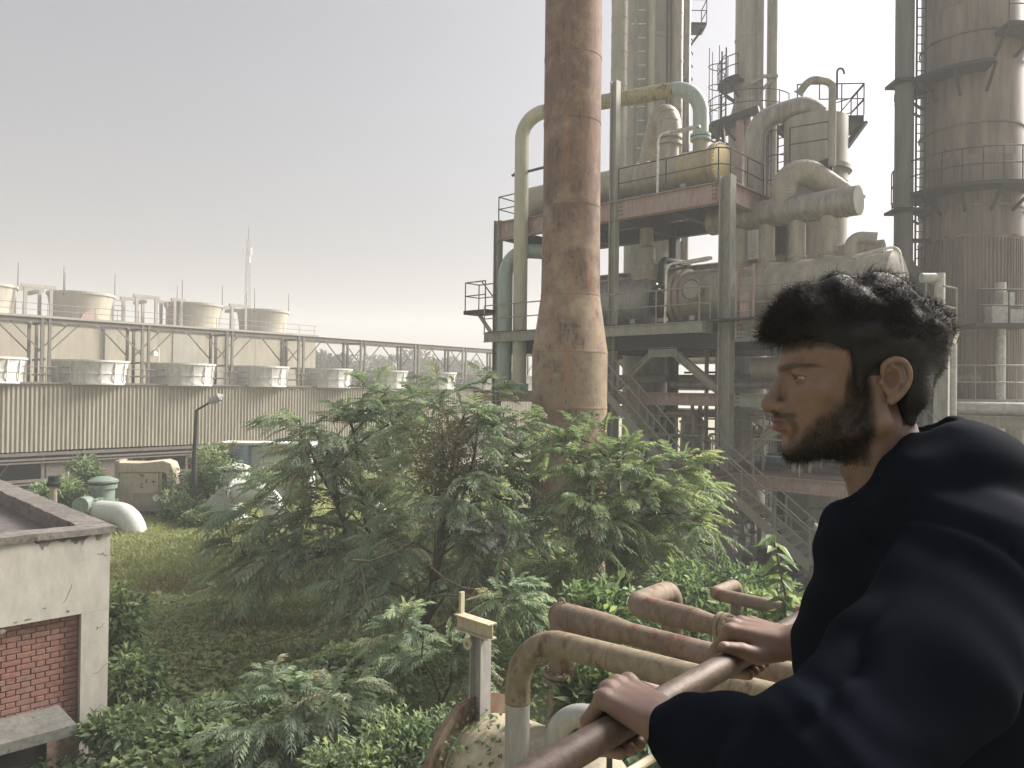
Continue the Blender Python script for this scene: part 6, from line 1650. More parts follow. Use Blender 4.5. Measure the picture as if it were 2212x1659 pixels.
# grass on the open lawn
n = 150000
yy = 14.5 + rg.uniform(0, 1, n) ** 1.25 * 38; xx = -1.5 + rg.uniform(-1, 1, n) * 0 + rg.uniform(-0.72, 0.05, n) * yy
ok = ~keep_out(xx, yy); xx, yy = xx[ok], yy[ok]; n = len(xx)
sdist = (xx - W0.x) * V.x + (yy - W0.y) * V.y
ok = sdist < -0.3; xx, yy = xx[ok], yy[ok]; n = len(xx)
cl = vnoise(xx, yy, 1.1, 40); bp_ = vnoise(xx, yy, 4.5, 41)
pos = np.stack([xx, yy, np.where(yy < 20, weed_h(xx, yy) * 0.85, 0)], 1)
d = rg.normal(0, 0.8, (n, 3)); d[:, 2] = np.abs(d[:, 2]) * 0.4 + 0.45
hgt = (0.10 + 0.26 * cl ** 2) * rg.uniform(0.6, 1.3, n)
v, f = leaf_quads(pos, d, rg.uniform(0, 3, n), hgt, 0.03 + 0.03 * rg.uniform(0, 1, n))
tint = np.clip(0.45 + 0.8 * (bp_ - 0.35) + 0.3 * (cl - 0.5) + rg.normal(0, 0.13, n), 0, 1)
tagit(obj_np('lawn_grass', np_mesh('lawn_grass', v, f, M['grass'], {'tint': np.repeat(tint, 4)})), 'rough yellow green grass of the open yard', 'grass', kind='stuff')

# ---- shrubs in the pump yard and elsewhere
def shrub(label, x, y, depth, rx, rz, n, mat, leaf=0.14, group='yard shrubs', seed=0, z0=None, name='shrub'):
    rg = np.random.default_rng(seed)
    c = pd(x, y, depth)
    th = Thing(name, label, 'shrub', (c.x, c.y, 0), group)
    nb = 9
    cen = rg.normal(0, 0.45, (nb, 3)) * np.array([rx, rx * 0.8, rz * 0.7]); cr = rg.uniform(0.35, 0.6, nb)
    k = rg.integers(0, nb, n)
    q = rg.normal(0, 1, (n, 3)); q /= np.linalg.norm(q, axis=1, keepdims=True); q *= rg.uniform(0.5, 1.05, (n, 1))
    pos = cen[k] + q * cr[k][:, None] * np.array([rx, rx, rz]) + np.array([0, 0, c.z])
    pos[:, 2] = np.maximum(pos[:, 2], 0.05)
    v, f = leaf_quads(pos, q + rg.normal(0, 0.6, (n, 3)), rg.uniform(-1, 1, n), leaf * rg.uniform(0.6, 1.3, n), leaf * 0.5 * rg.uniform(0.6, 1.3, n))
    tint = np.clip(rg.uniform(0.1, 0.7, n) + 0.2 * q[:, 2] + rg.uniform(-0.2, 0.2, nb)[k], 0, 0.97)
    obj_np('foliage', np_mesh('foliage', v, f, mat, {'tint': np.repeat(tint, 4)}), th.o)
    mb = MB()
    for i in range(5): mb.tube([Vector((c.x, c.y, 0)), Vector((c.x + cen[i][0] * 0.5, c.y + cen[i][1] * 0.5, c.z * 0.5)), Vector((c.x + cen[i][0], c.y + cen[i][1], c.z + cen[i][2]))], [0.05, 0.04, 0.015], 5)
    th.part('stems', mb, M['bark'])
    return th
shrub('broad green shrub beside the green pump casing behind the flat roof', 125, 1075, 31.5, 1.5, 1.0, 3200, M['leaf_weed'], 0.2, seed=1)
shrub('small shrub growing against the dark louvres left of the cream cabinet', 195, 1030, 34.5, 0.9, 1.0, 1500, M['leaf_weed'], 0.2, seed=2)
shrub('vine covered shrub between the street lamp and the blue cabinet', 460, 1030, 34.5, 1.5, 1.3, 3600, M['leaf_weed'], 0.2, seed=3)
shrub('low shrub in front of the grey tank right of the cream cabinet', 385, 1100, 33.0, 1.0, 0.7, 1800, M['leaf_weed'], 0.18, seed=4)
shrub('small round shrub at the foot of the street lamp', 430, 1120, 31.5, 0.7, 0.6, 1400, M['leaf_weed'], 0.16, seed=5)
shrub('brownish overgrown hump of vine beside the blue cabinet', 470, 1000, 37.0, 1.0, 0.9, 1600, M['leaf_dry'], 0.2, seed=6)
shrub('dark leafy bush at the foot of the plaster corner', 268, 1330, 13.5, 0.55, 0.9, 1500, M['leaf_weed'], 0.17, seed=7)
shrub('tall weedy bush pressed against the right of the plaster wall', 300, 1470, 12.6, 0.45, 0.7, 1500, M['leaf_weed'], 0.14, seed=17)
shrub('tangled shrub behind the pipes at the foot of the steelwork', 1560, 1290, 11.0, 1.1, 0.55, 2600, M['leaf_weed'], 0.13, seed=8)
shrub('broad leaved shrub below the slim brown pipe', 1660, 1400, 8.2, 0.75, 0.6, 1600, M['leaf_weed'], 0.13, seed=9)
shrub('dark broad leaved shrub between the fat rusty pipe and the return bend', 1300, 1320, 9.0, 0.55, 0.55, 1300, M['leaf_weed'], 0.15, seed=10)
shrub('glossy dark plant seen under the tan pipe beside the flange', 1300, 1500, 6.9, 0.3, 0.35, 420, M['leaf_weed'], 0.15, seed=11)
shrub('light green creeper heaped left of the cream vessel', 850, 1630, 8.0, 0.7, 0.45, 3200, M['leaf_tree2'], 0.09, seed=12)
shrub('leafy weeds heaped at the bottom left beside the plaster wall', 395, 1600, 11.0, 0.8, 0.5, 2600, M['leaf_weed'], 0.15, seed=14)
# ivy trailing over the cream vessel
rg = np.random.default_rng(77)
n = 260
an = rg.uniform(1.5, 3.6, n); ll_ = -0.3 + rg.uniform(0, 1, n) ** 2 * 0.7
e2 = np.array(E2); e1 = np.array(E1)
pos = np.array(pv_) + e1 * ll_[:, None] + (e2 * np.cos(an)[:, None] + np.array([0, 0, 1]) * np.sin(an)[:, None]) * 0.6
v, f = leaf_quads(pos, rg.normal(0, 1, (n, 3)), rg.uniform(0, 3, n), rg.uniform(0.04, 0.08, n), rg.uniform(0.03, 0.06, n))
o = obj_np('ivy', np_mesh('ivy', v - np.array(pv_), f, M['leaf_weed'], {'tint': np.repeat(rg.uniform(0.2, 0.8, n), 4)}), loc=pv_)
tagit(o, 'ivy trailing over the flange of the cream vessel', 'ivy')
# broad leaved sapling standing by the man
sp = pd(1690, 1420, 6.6); stp = pd(1668, 1150, 6.9)
th = Thing('broadleaf_sapling', 'upright broad leaved sapling beside the front of the black hoodie', 'sapling', (sp.x, sp.y, 0))
cps = [Vector((sp.x, sp.y, 0)), sp, pd(1705, 1330, 6.7), pd(1685, 1230, 6.8), stp]
mb = MB(); mb.tube(cps, [0.022, 0.016, 0.013, 0.01, 0.006], 7); th.part('stem', mb, M['twig'])
rg = np.random.default_rng(8); n = 70
tt = rg.uniform(0, 1, n); seg = tt * 3.0
cp = np.array([list(c) for c in cps[1:]])
i_ = np.minimum(seg.astype(int), 2); fr_t = seg - i_
pos = cp[i_] * (1 - fr_t)[:, None] + cp[i_ + 1] * fr_t[:, None]
pa_ = rg.uniform(0, 6.28, n); d = np.stack([np.cos(pa_), np.sin(pa_), rg.uniform(-0.6, 0.3, n)], 1)
v, f = leaf_quads(pos, d, rg.uniform(-0.4, 0.4, n), rg.uniform(0.14, 0.26, n), rg.uniform(0.06, 0.11, n), 0.12, 0.25)
obj_np('leaves', np_mesh('leaves', v - np.array([sp.x, sp.y, 0]), f, M['leaf_weed'], {'tint': np.repeat(rg.uniform(0.3, 0.97, n), 4)}), th.o)

# ---- far trees in the haze
def far_tree(label, x, ytop, depth, rw, seed):
    rg = np.random.default_rng(seed)
    p = pd(x, ytop, depth); H = p.z
    th = Thing('far_tree', label, 'tree', (p.x, p.y, 0), 'trees beyond the cooling tower')
    mb = MB(); mb.tube([(p.x, p.y, 0), (p.x + 0.3, p.y, H * 0.4), (p.x, p.y, H * 0.75)], [0.5, 0.4, 0.15], 8)
    for k in range(6):
        a = k * 1.05; mb.tube([Vector((p.x + 0.2, p.y, H * 0.4)), Vector((p.x + math.cos(a) * rw * 0.6, p.y + math.sin(a) * rw * 0.6, H * 0.72))], [0.22, 0.07], 5)
    th.part('trunk', mb, M['bark'])
    nb = 26; n = 5200
    cen = rg.uniform(-1, 1, (nb, 3)); cen /= np.maximum(1, np.linalg.norm(cen, axis=1, keepdims=True))
    cen = cen * np.array([rw * 0.8, rw * 0.8, H * 0.27]) + np.array([0, 0, H * 0.66])
    k = rg.integers(0, nb, n); q = rg.normal(0, 1, (n, 3)); q /= np.linalg.norm(q, axis=1, keepdims=True)
    pos = cen[k] + q * rg.uniform(0.3, 1, (n, 1)) * np.array([rw * 0.3, rw * 0.3, H * 0.12])
    v, f = leaf_quads(pos, q + rg.normal(0, 0.5, (n, 3)), rg.uniform(-1, 1, n), rg.uniform(0.5, 1.0, n), rg.uniform(0.3, 0.6, n))
    obj_np('crown', np_mesh('crown', v, f, M['leaf_far'], {'tint': np.repeat(np.clip(rg.uniform(0, 0.8, n) + 0.2 * q[:, 2], 0, 1), 4)}), th.o)
far_tree('bushy hazy tree just right of the yellowed cell block', 712, 762, 125, 5.0, 1)
far_tree('low hazy tree between the cell block and the wide tree', 762, 790, 140, 4.5, 2)
far_tree('wide spreading hazy tree behind the gantry', 868, 756, 150, 10.0, 3)
far_tree('low broad hazy tree right of the wide spreading tree', 965, 775, 160, 9.0, 4)
far_tree('hazy tree farthest right beside the steelwork', 1045, 792, 150, 7.0, 5)
# ------------------------------------------------------------------ the man at the handrail
def surfnet(f, org, h):
    """naive surface nets on a sampled distance field, negative inside"""
    nx, ny, nz = f.shape
    ins = f < 0
    cnt = np.zeros((nx - 1, ny - 1, nz - 1), np.int8)
    cor = [(i, j, k) for i in (0, 1) for j in (0, 1) for k in (0, 1)]
    sl = lambda a, c: a[c[0]:nx - 1 + c[0], c[1]:ny - 1 + c[1], c[2]:nz - 1 + c[2]]
    for c in cor: cnt += sl(ins, c)
    act = (cnt > 0) & (cnt < 8)
    idx = np.argwhere(act); n = len(idx)
    vid = np.full(act.shape, -1, np.int64); vid[act] = np.arange(n)
    vals = {c: f[idx[:, 0] + c[0], idx[:, 1] + c[1], idx[:, 2] + c[2]] for c in cor}
    acc = np.zeros((n, 3)); num = np.zeros(n)
    for a in cor:
        for ax in range(3):
            if a[ax]: continue
            b = list(a); b[ax] = 1; b = tuple(b)
            va, vb = vals[a], vals[b]
            cr = (va < 0) != (vb < 0)
            t = np.where(cr, va / np.where(cr, va - vb, 1), 0)
            p = np.array(a, float)[None] + np.eye(3)[ax][None] * t[:, None]
            acc += p * cr[:, None]; num += cr
    V_ = (idx + acc / num[:, None]) * h + np.array(org)
    F_ = []
    for ax in range(3):
        o = [0, 0, 0]; o[ax] = 1
        a = ins[:nx - o[0], :ny - o[1], :nz - o[2]]; b = ins[o[0]:, o[1]:, o[2]:]
        e = np.argwhere(a != b)
        u, w = [k for k in range(3) if k != ax]
        ok = (e[:, u] > 0) & (e[:, w] > 0) & (e[:, u] < f.shape[u] - 1) & (e[:, w] < f.shape[w] - 1)
        e = e[ok]
        q = []
        for du, dw in ((1, 1), (0, 1), (0, 0), (1, 0)):
            c = e.copy(); c[:, u] -= du; c[:, w] -= dw
            q.append(vid[c[:, 0], c[:, 1], c[:, 2]])
        q = np.stack(q, 1)
        flip = ins[e[:, 0], e[:, 1], e[:, 2]]
        if ax == 1: flip = ~flip
        q[~flip] = q[~flip][:, ::-1]
        F_.append(q)
    return V_, np.concatenate(F_)
def smin(a, b, k):
    h = np.clip(0.5 + 0.5 * (b - a) / k, 0, 1)
    return b * (1 - h) + a * h - k * h * (1 - h)
def smax(a, b, k): return -smin(-a, -b, k)
class Field:
    def __init__(self, lo, hi, h):
        self.lo = np.array(lo, float); self.h = h
        n = np.ceil((np.array(hi) - self.lo) / h).astype(int) + 1
        ax = [self.lo[i] + h * np.arange(n[i]) for i in range(3)]
        self.X, self.Y, self.Z = [a.astype(np.float32) for a in np.meshgrid(*ax, indexing='ij')]
        self.f = None
    def sph(self, c, r):
        c = [float(t) for t in c]; r = float(r)
        return np.sqrt((self.X - c[0]) ** 2 + (self.Y - c[1]) ** 2 + (self.Z - c[2]) ** 2) - r
    def ell(self, c, r, R=None):
        c = [float(t) for t in c]; r = [float(t) for t in r]
        x, y, z = self.X - c[0], self.Y - c[1], self.Z - c[2]
        if R is not None:
            R = [[float(t) for t in q] for q in R]
            x, y, z = x * R[0][0] + y * R[0][1] + z * R[0][2], x * R[1][0] + y * R[1][1] + z * R[1][2], x * R[2][0] + y * R[2][1] + z * R[2][2]
        k0 = np.sqrt((x / r[0]) ** 2 + (y / r[1]) ** 2 + (z / r[2]) ** 2)
        k1 = np.sqrt((x / r[0] ** 2) ** 2 + (y / r[1] ** 2) ** 2 + (z / r[2] ** 2) ** 2)
        return k0 * (k0 - 1) / np.maximum(k1, 1e-9)
    def cap(self, a, b, ra, rb=None):
        rb = ra if rb is None else rb
        a = [float(t) for t in a]; d = [float(t) - u for t, u in zip(b, a)]; L2 = d[0] ** 2 + d[1] ** 2 + d[2] ** 2; ra = float(ra); rb = float(rb)
        t = np.clip(((self.X - a[0]) * d[0] + (self.Y - a[1]) * d[1] + (self.Z - a[2]) * d[2]) / L2, 0, 1)
        return np.sqrt((self.X - a[0] - t * d[0]) ** 2 + (self.Y - a[1] - t * d[1]) ** 2 + (self.Z - a[2] - t * d[2]) ** 2) - (ra + (rb - ra) * t)
    def chain(self, pts, rs, k=0.01):
        out = None
        for i in range(len(pts) - 1):
            c = self.cap(pts[i], pts[i + 1], rs[i], rs[i + 1]); out = c if out is None else smin(out, c, k)
        return out
    def add(self, g, k): self.f = g if self.f is None else smin(self.f, g, k)
    def sub(self, g, k): self.f = smax(self.f, -g, k)
    def mesh(self): return surfnet(self.f, self.lo, self.h)
_lat = np.random.default_rng(5).uniform(-1, 1, (32, 32, 32)).astype(np.float32)
def n3(x, y, z, s):
    x, y, z = x / s + 100, y / s + 100, z / s + 100
    i, j, k = np.floor(x).astype(int), np.floor(y).astype(int), np.floor(z).astype(int)
    a, b, c = x - i, y - j, z - k
    a, b, c = [t * t * (3 - 2 * t) for t in (a, b, c)]
    g_ = lambda p, q, r: _lat[(i + p) % 32, (j + q) % 32, (k + r) % 32]
    return (((g_(0, 0, 0) * (1 - a) + g_(1, 0, 0) * a) * (1 - b) + (g_(0, 1, 0) * (1 - a) + g_(1, 1, 0) * a) * b) * (1 - c)
            + ((g_(0, 0, 1) * (1 - a) + g_(1, 0, 1) * a) * (1 - b) + (g_(0, 1, 1) * (1 - a) + g_(1, 1, 1) * a) * b) * c)

# head frame: local x = the way he looks (world -X), local y = his left (world -Y, to the camera), local z = up; millimetres
HD = 1.08
HO = np.array(pd((853.9) / K, 371.0 / K, HD))
YAW = R_(4)      # turned very slightly towards the view's far side
fx = np.array([-math.cos(YAW), math.sin(YAW), 0]); fy = np.array([-math.sin(YAW), -math.cos(YAW), 0])
PIT = R_(3.0)     # chin slightly down
fxp = fx * math.cos(PIT) - np.array([0, 0, 1.0]) * math.sin(PIT); fzp = np.array([0, 0, 1.0]) * math.cos(PIT) + fx * math.sin(PIT)
def h2w(v):
    v = np.asarray(v, float) / 1000.0
    return HO + v[..., 0:1] * fxp + v[..., 1:2] * fy + v[..., 2:3] * fzp

def crom(pts, n=4):
    p = [np.array(q, float) for q in pts]; p = [2 * p[0] - p[1]] + p + [2 * p[-1] - p[-2]]; out = []
    for i in range(1, len(p) - 2):
        for k in range(n):
            t = k / n; a, b, c, d = p[i - 1], p[i], p[i + 1], p[i + 2]
            out.append(0.5 * (2 * b + (c - a) * t + (2 * a - 5 * b + 4 * c - d) * t * t + (3 * b - a - 3 * c + d) * t ** 3))
    return out + [p[-2]]
def build_head():
    H = Field((-130, -100, -215), (140, 100, 120), 1.8)
    H.add(H.ell((-13, 0, 27), (99, 73, 75)), 1)
    H.add(H.ell((30, 0, 25), (70, 61, 60)), 14)
    H.add(H.ell((42, 0, -32), (58, 57, 70)), 16)
    H.add(H.ell((45, 0, -80), (50, 44, 38)), 14)
    for s in (-1, 1):
        H.add(H.cap((95, 5 * s, 8), (82, 40 * s, 9), 9, 8), 9)
        H.add(H.sph((62, 47 * s, -24), 17), 16)
        H.add(H.cap((-8, 53 * s, -70), (80, 13 * s, -104), 15, 15), 14)
        H.add(H.cap((-8, 53 * s, -70), (-6, 60 * s, -20), 14, 12), 16)
    H.add(H.sph((83, 0, -101), 20), 12)
    H.add(H.ell((84, 0, -64), (29, 27, 25)), 10)
    for s in (-1, 1): H.sub(H.ell((100, 34 * s, -6), (17, 17, 11)), 9)
    H.add(H.cap((99, 0, -5), (116, 0, -40), 6.5, 10.5), 7)
    H.add(H.sph((117, 0, -42), 12), 5)
    for s in (-1, 1): H.add(H.ell((105, 13 * s, -46), (11, 7.5, 8)), 5)
    for s in (-1, 1): H.sub(H.ell((111, 6.5 * s, -54), (6, 3.5, 4)), 2)
    H.add(H.ell((104.5, 0, -63.5), (12, 22, 6)), 4)
    H.add(H.ell((104, 0, -75.5), (11.5, 19, 6.5)), 3)
    for s in (-1, 1):
        H.sub(H.cap((115.5, 0, -69.3), (109, 14 * s, -69.8), 1.5), 1.5); H.sub(H.cap((109, 14 * s, -69.8), (98, 25 * s, -71), 1.5, 1.2), 1.5)
    H.sub(H.ell((112, 0, -89), (8, 20, 6)), 6)
    # eyelids around the eyeball
    for s in (-1, 1):
        lid = np.abs(H.sph((79, 32 * s, -5), 13.4)) - 1.4
        op = H.cap((96, 28 * s, -5.0), (82, 46 * s, -7.2), 4.6, 1.2)
        H.add(smax(lid, -op, 1.0), 2.5)
        H.sub(H.cap((96, 28 * s, -5.0), (82.5, 45.5 * s, -7.1), 3.9, 0.9), 0.8)
        # ear, on its own small block of the grid
        ix = slice(int((-56 + 130) / 1.8), int((8 + 130) / 1.8)); iy = slice(int(((58 if s > 0 else -98) + 100) / 1.8), int(((98 if s > 0 else -58) + 100) / 1.8)); iz = slice(int((-58 + 215) / 1.8), int((26 + 215) / 1.8))
        E_ = Field.__new__(Field); E_.X, E_.Y, E_.Z = H.X[ix, iy, iz], H.Y[ix, iy, iz], H.Z[ix, iy, iz]
        ear = E_.ell((-23, 75 * s, -14), (16.5, 5, 26))
        hl = [(-8, 76 * s, -5), (-10, 80 * s, 6), (-21, 82 * s, 12), (-33, 84 * s, 8), (-39, 85 * s, -5), (-37, 84 * s, -20), (-29, 81 * s, -32), (-18, 77 * s, -41)]
        ear = smin(ear, E_.chain(crom(hl, 3), list(np.interp(np.linspace(0, 7, 22), range(8), [3.2, 3.5, 3.7, 3.7, 3.5, 3.5, 4.2, 6.0])), 2), 3)
        ear = smin(ear, E_.chain([(-19, 81 * s, 4), (-28, 82.5 * s, -3), (-28, 81 * s, -17), (-21, 79 * s, -28)], [2.6, 2.9, 2.9, 3.2], 2), 2.5)
        ear = smin(ear, E_.sph((-7, 76 * s, -17), 5), 3)
        ear = smax(ear, -E_.ell((-17, 84 * s, -14), (9, 12, 13)), 1.5)
        ear = smax(ear, -E_.chain([(-21, 86 * s, 7), (-32, 88 * s, 3), (-34, 88 * s, -12)], [2.4, 2.8, 2.2], 1), 1)
        H.f[ix, iy, iz] = smin(H.f[ix, iy, iz], ear, 4)
    H.add(H.cap((-25, 0, -85), (-50, 0, -200), 53, 57), 16)
    H.add(H.sph((11, 0, -138), 13), 12)
    H.f = H.f + 0.5 * n3(H.X, H.Y, H.Z, 26)
    return H.mesh()
hv, hf = build_head()
inside_z = hv[:, 2] > -206
# colour masks on the head (they are real colours: beard, brows, lips)
def sstep(a, b, x):
    t = np.clip((x - a) / (b - a), 0, 1); return t * t * (3 - 2 * t)
x, y, z = hv[:, 0], np.abs(hv[:, 1]), hv[:, 2]
bx = np.array([-8, 8, 30, 36, 59, 74, 88, 100, 120.]); bz = np.array([-30, 6, 4, -30, -48, -64, -84, -97, -100.])
line = np.interp(x, bx, bz)
beard = sstep(9, -20, z - line + 5 * n3(hv[:, 0], hv[:, 1], hv[:, 2], 9)) * sstep(-6, 6, x) * sstep(-132, -118, z)
beard *= 1 - sstep(-92, -84, z) * sstep(95, 101, x) * (y < 19)
beard *= np.interp(z - line, [-30, -8, 5], [1.0, 0.8, 0.5])
beard *= 0.86 + 0.14 * n3(hv[:, 0], hv[:, 1], hv[:, 2], 5)
must = sstep(-52.5, -55.5, z) * sstep(-63.5, -60, z) * sstep(84, 92, x) * sstep(32, 26, y) * 0.8
pl_ = np.array([(112, -57.5), (102, -59.5), (95, -66), (91, -78), (95, -94)], float)
dm_ = np.full(len(x), 99.0)
for a_, b_ in zip(pl_[:-1], pl_[1:]):
    t_ = np.clip(((x - a_[0]) * (b_ - a_)[0] + (z - a_[1]) * (b_ - a_)[1]) / ((b_ - a_) @ (b_ - a_)), 0, 1)
    dm_ = np.minimum(dm_, np.hypot(x - a_[0] - t_ * (b_ - a_)[0], z - a_[1] - t_ * (b_ - a_)[1]))
must = np.maximum(must * 0.8, sstep(6.5, 1.0, dm_ + 2.0 * n3(hv[:, 0], hv[:, 1], hv[:, 2], 4)) * 0.5 * (y < 40))
brow = sstep(4.6, 2.0, np.abs(z - np.interp(y, [6, 14, 30, 46, 60], [5.5, 7.5, 10.0, 10.0, 6.0])) - np.interp(y, [6, 16, 34, 50, 60], [0.4, 1.2, 0.6, -1.0, -3.0])) * sstep(5, 10, y) * sstep(60, 46, y) * (x > 50)
lip = np.clip(sstep(7, 4.5, np.abs(z + 63.8)) * (x > 98) * sstep(22, 18, y), 0, 1) * (z < -60.5)
lip = np.maximum(lip, sstep(7, 5, np.abs(z + 75.2)) * (x > 97) * sstep(20, 16, y))
scalp = sstep(30, 40, z) * 0 + ((x < 26) & (z > -25) & (x < 26)).astype(float) * sstep(88, 70, y * 0 + 60)
tE = np.clip(((x - 96) * -14 + (y - 28) * 18 + (z + 5) * -2.2) / (14 ** 2 + 18 ** 2 + 2.2 ** 2), 0, 1)
dE_ = np.sqrt((x - 96 + 14 * tE) ** 2 + (y - 28 - 18 * tE) ** 2 + (z + 5 + 2.2 * tE) ** 2) - (4.4 - 3.4 * tE)
lash = sstep(2.0, 0.5, np.abs(dE_ - 0.6)) * sstep(0.2, 1.5, z + 5 + 2.2 * tE) * (x > 70)
dark = np.clip(np.maximum(np.maximum(np.maximum(beard, must), brow * 0.62), lash * 0.8), 0, 1)
ear_m = ((y > 73) & (x < 6) & (x > -50) & (z < 24))
scalp_m = ((x < 24) & (z > -8 - 0.55 * (x + 40).clip(-70, 60) * 0 ) & ~ear_m) | ((x < -42) & (z > -76))
dark = np.maximum(dark, scalp_m.astype(float) * 0.95)
fbz = np.maximum(27 + 0.18 * (z - 20) - x, z - (36 - 0.004 * (x - 70) ** 2))
dark = np.maximum(dark, np.clip(1 + (fbz + 2.5 * n3(hv[:, 0], hv[:, 1], hv[:, 2], 6)) / 8.0, 0, 1) * 0.75 * (z > -5) * (x > 10))
hw = h2w(hv)

# hands gripping the rail
RAXIS = np.array(RD); RNn = np.array(RN)
def build_hand(g, thumb, wrist_dir_extra, elbow, name):
    """g: grip centre on the rail; thumb: +1 towards RD, -1 against it"""
    g = np.array(g); f_ = -RNn; t = RAXIS * thumb; u = np.array([0, 0, 1.0])
    P = lambda a, b, c: g + f_ * a + t * b + u * c
    el = np.array(elbow)
    lo = np.minimum(g - 0.13, np.minimum(el, g)) - 0.03; hi = np.maximum(g + 0.13, np.maximum(el, g)) + 0.03
    lo = np.maximum(lo, g - [0.09, 0.13, 0.065]); hi = np.minimum(hi, g + [0.20, 0.13, 0.09])
    H = Field(lo, hi, 0.0017)
    W_ = P(-0.082, -0.004, 0.026 + wrist_dir_extra)
    offs = [0.034, 0.0115, -0.0115, -0.033]; lens = [0.0, 0.004, 0.001, -0.006]
    rad = [0.0098, 0.0102, 0.0097, 0.0085]
    r0 = R_RAIL
    # palm: metacarpals
    pal = None
    for o, l in zip(offs, lens):
        a = W_ + t * o * 0.55; b = P(0.018 + l, o, 0.0395 - abs(o) * 0.10)
        c = H.cap(a, b, 0.0150, 0.0118); pal = c if pal is None else smin(pal, c, 0.012)
    pal = smin(pal, H.ell(P(-0.03, 0.0, 0.028), (0.045, 0.036, 0.0135), np.array([f_, t, u])), 0.012)
    H.add(pal, 0.01)
    for o, l, r in zip(offs, lens, rad):
        rr = r0 + r * 0.95
        def C_(ang, rd, oo): return P(math.cos(ang) * rd, oo, math.sin(ang) * rd)
        k0 = P(0.018 + l, o, 0.0395 - abs(o) * 0.10)
        k1 = C_(R_(4), rr + 0.012 + l * 0.6, o * 1.04)
        k2 = C_(R_(-62), rr + 0.004, o * 1.0)
        k3 = C_(R_(-118), rr + 0.0005, o * 0.96)
        H.add(H.chain([k0, k1, k2, k3], [r * 1.12, r * 1.06, r * 0.98, r * 0.86], 0.003), 0.0022)
        H.add(H.sph(k0 + u * 0.001, r * 1.22), 0.006)
    # thumb from the side of the palm, lying on the rail
    if thumb < 0: th = [P(-0.060, 0.022, 0.020), P(-0.034, 0.044, 0.012), P(-0.016, 0.066, 0.022), P(0.000, 0.090, 0.0285)]
    else: th = [P(-0.060, 0.022, 0.016), P(-0.040, 0.040, -0.002), P(-0.024, 0.047, -0.022), P(0.002, 0.048, -0.0295)]
    H.add(H.chain(th, [0.0165, 0.0135, 0.0112, 0.0092], 0.004), 0.008)
    H.add(H.chain([W_, W_ + (el - W_) * 0.5, el], [0.0265, 0.030, 0.040], 0.01), 0.014)
    H.f = H.f + 0.00035 * n3(H.X, H.Y, H.Z, 0.012)
    # slight tendon ridges
    v, f = H.mesh()
    nail = (np.linalg.norm(v - (P(-0.000, 0.092, 0.0285) + u * 0.0075), axis=1) < 0.0085).astype(float)
    return v, f, nail, W_
LH = RP + RD * -0.062; RH = RP + RD * 0.305
L_ELB = np.array((0.300, 0.785, 5.325)); R_ELB = np.array((0.68, 1.42, 5.375))
lv, lf, ln, LW = build_hand(LH, 1, -0.018, np.array(LH) + (L_ELB - np.array(LH)) * 0.8, 'l')
rv_, rf_, rn, RW = build_hand(RH, -1, 0.004, np.array(RH) + (R_ELB - np.array(RH)) * 0.95, 'r')
# core of the body under the clothes, low resolution
S_L = np.array((0.565, 0.935, 5.495)); S_R = np.array((0.765, 1.225, 5.455))
NB = HO + (-0.048) * fx + np.array([0, 0, -0.19])
HIP = np.array((0.86, 0.86, 4.98)); MID = (S_L + S_R) / 2
Bd = Field((0.1, 0.6, 4.6), (1.15, 1.5, 5.62), 0.012)
Bd.add(Bd.cap(MID + [0, 0, -0.1], HIP, 0.08, 0.08), 0.02); Bd.add(Bd.cap(S_L, S_R, 0.045), 0.03); Bd.add(Bd.cap(NB, MID + [0, 0, -0.08], 0.05, 0.06), 0.03)
Bd.add(Bd.chain([S_L, L_ELB, LW], [0.05, 0.04, 0.026], 0.02), 0.02); Bd.add(Bd.chain([S_R, R_ELB, RW], [0.05, 0.04, 0.026], 0.02), 0.02)
bv_, bf_ = Bd.mesh()
m, nt, b = new_mat('skin')
at = nd(nt, 'ShaderNodeAttribute', attribute_name='dark'); al = nd(nt, 'ShaderNodeAttribute', attribute_name='lip'); an_ = nd(nt, 'ShaderNodeAttribute', attribute_name='nail')
tcn = nd(nt, 'ShaderNodeTexCoord'); nz_ = noise(nt, tcn.outputs['Object'], 55, 5, 0.6); nz2 = noise(nt, tcn.outputs['Object'], 420, 3, 0.6)
nz4 = noise(nt, tcn.outputs['Object'], 18, 4, 0.6)
skin = mix(nt, ramp(nt, nz_, [(0.3, g3(0)), (0.7, g3(1))]), (0.185, 0.122, 0.097), (0.225, 0.152, 0.122))
skin = mix(nt, ramp(nt, nz4, [(0.42, g3(0)), (0.68, g3(0.55))]), skin, (0.16, 0.094, 0.073))
c = mix(nt, al.outputs['Fac'], skin, (0.165, 0.082, 0.067))
c = mix(nt, an_.outputs['Fac'], c, (0.30, 0.20, 0.16))
c = mix(nt, at.outputs['Fac'], c, (0.012, 0.010, 0.009))
nt.links.new(c, b.inputs['Base Color']); b.inputs['Roughness'].default_value = 0.5
b.inputs['Specular IOR Level'].default_value = 0.32; b.inputs['Subsurface Weight'].default_value = 0.05; b.inputs['Subsurface Radius'].default_value = (0.01, 0.004, 0.002); b.inputs['Subsurface Scale'].default_value = 0.5
nz3 = noise(nt, tcn.outputs['Object'], 1500, 3, 0.7)
nsum = nd(nt, 'ShaderNodeMath', operation='ADD'); nt.links.new(nz2, nsum.inputs[0]); nt.links.new(nz3, nsum.inputs[1])
bump(nt, b, nsum.outputs[0], 0.28, 0.0012)
M['skin'] = m
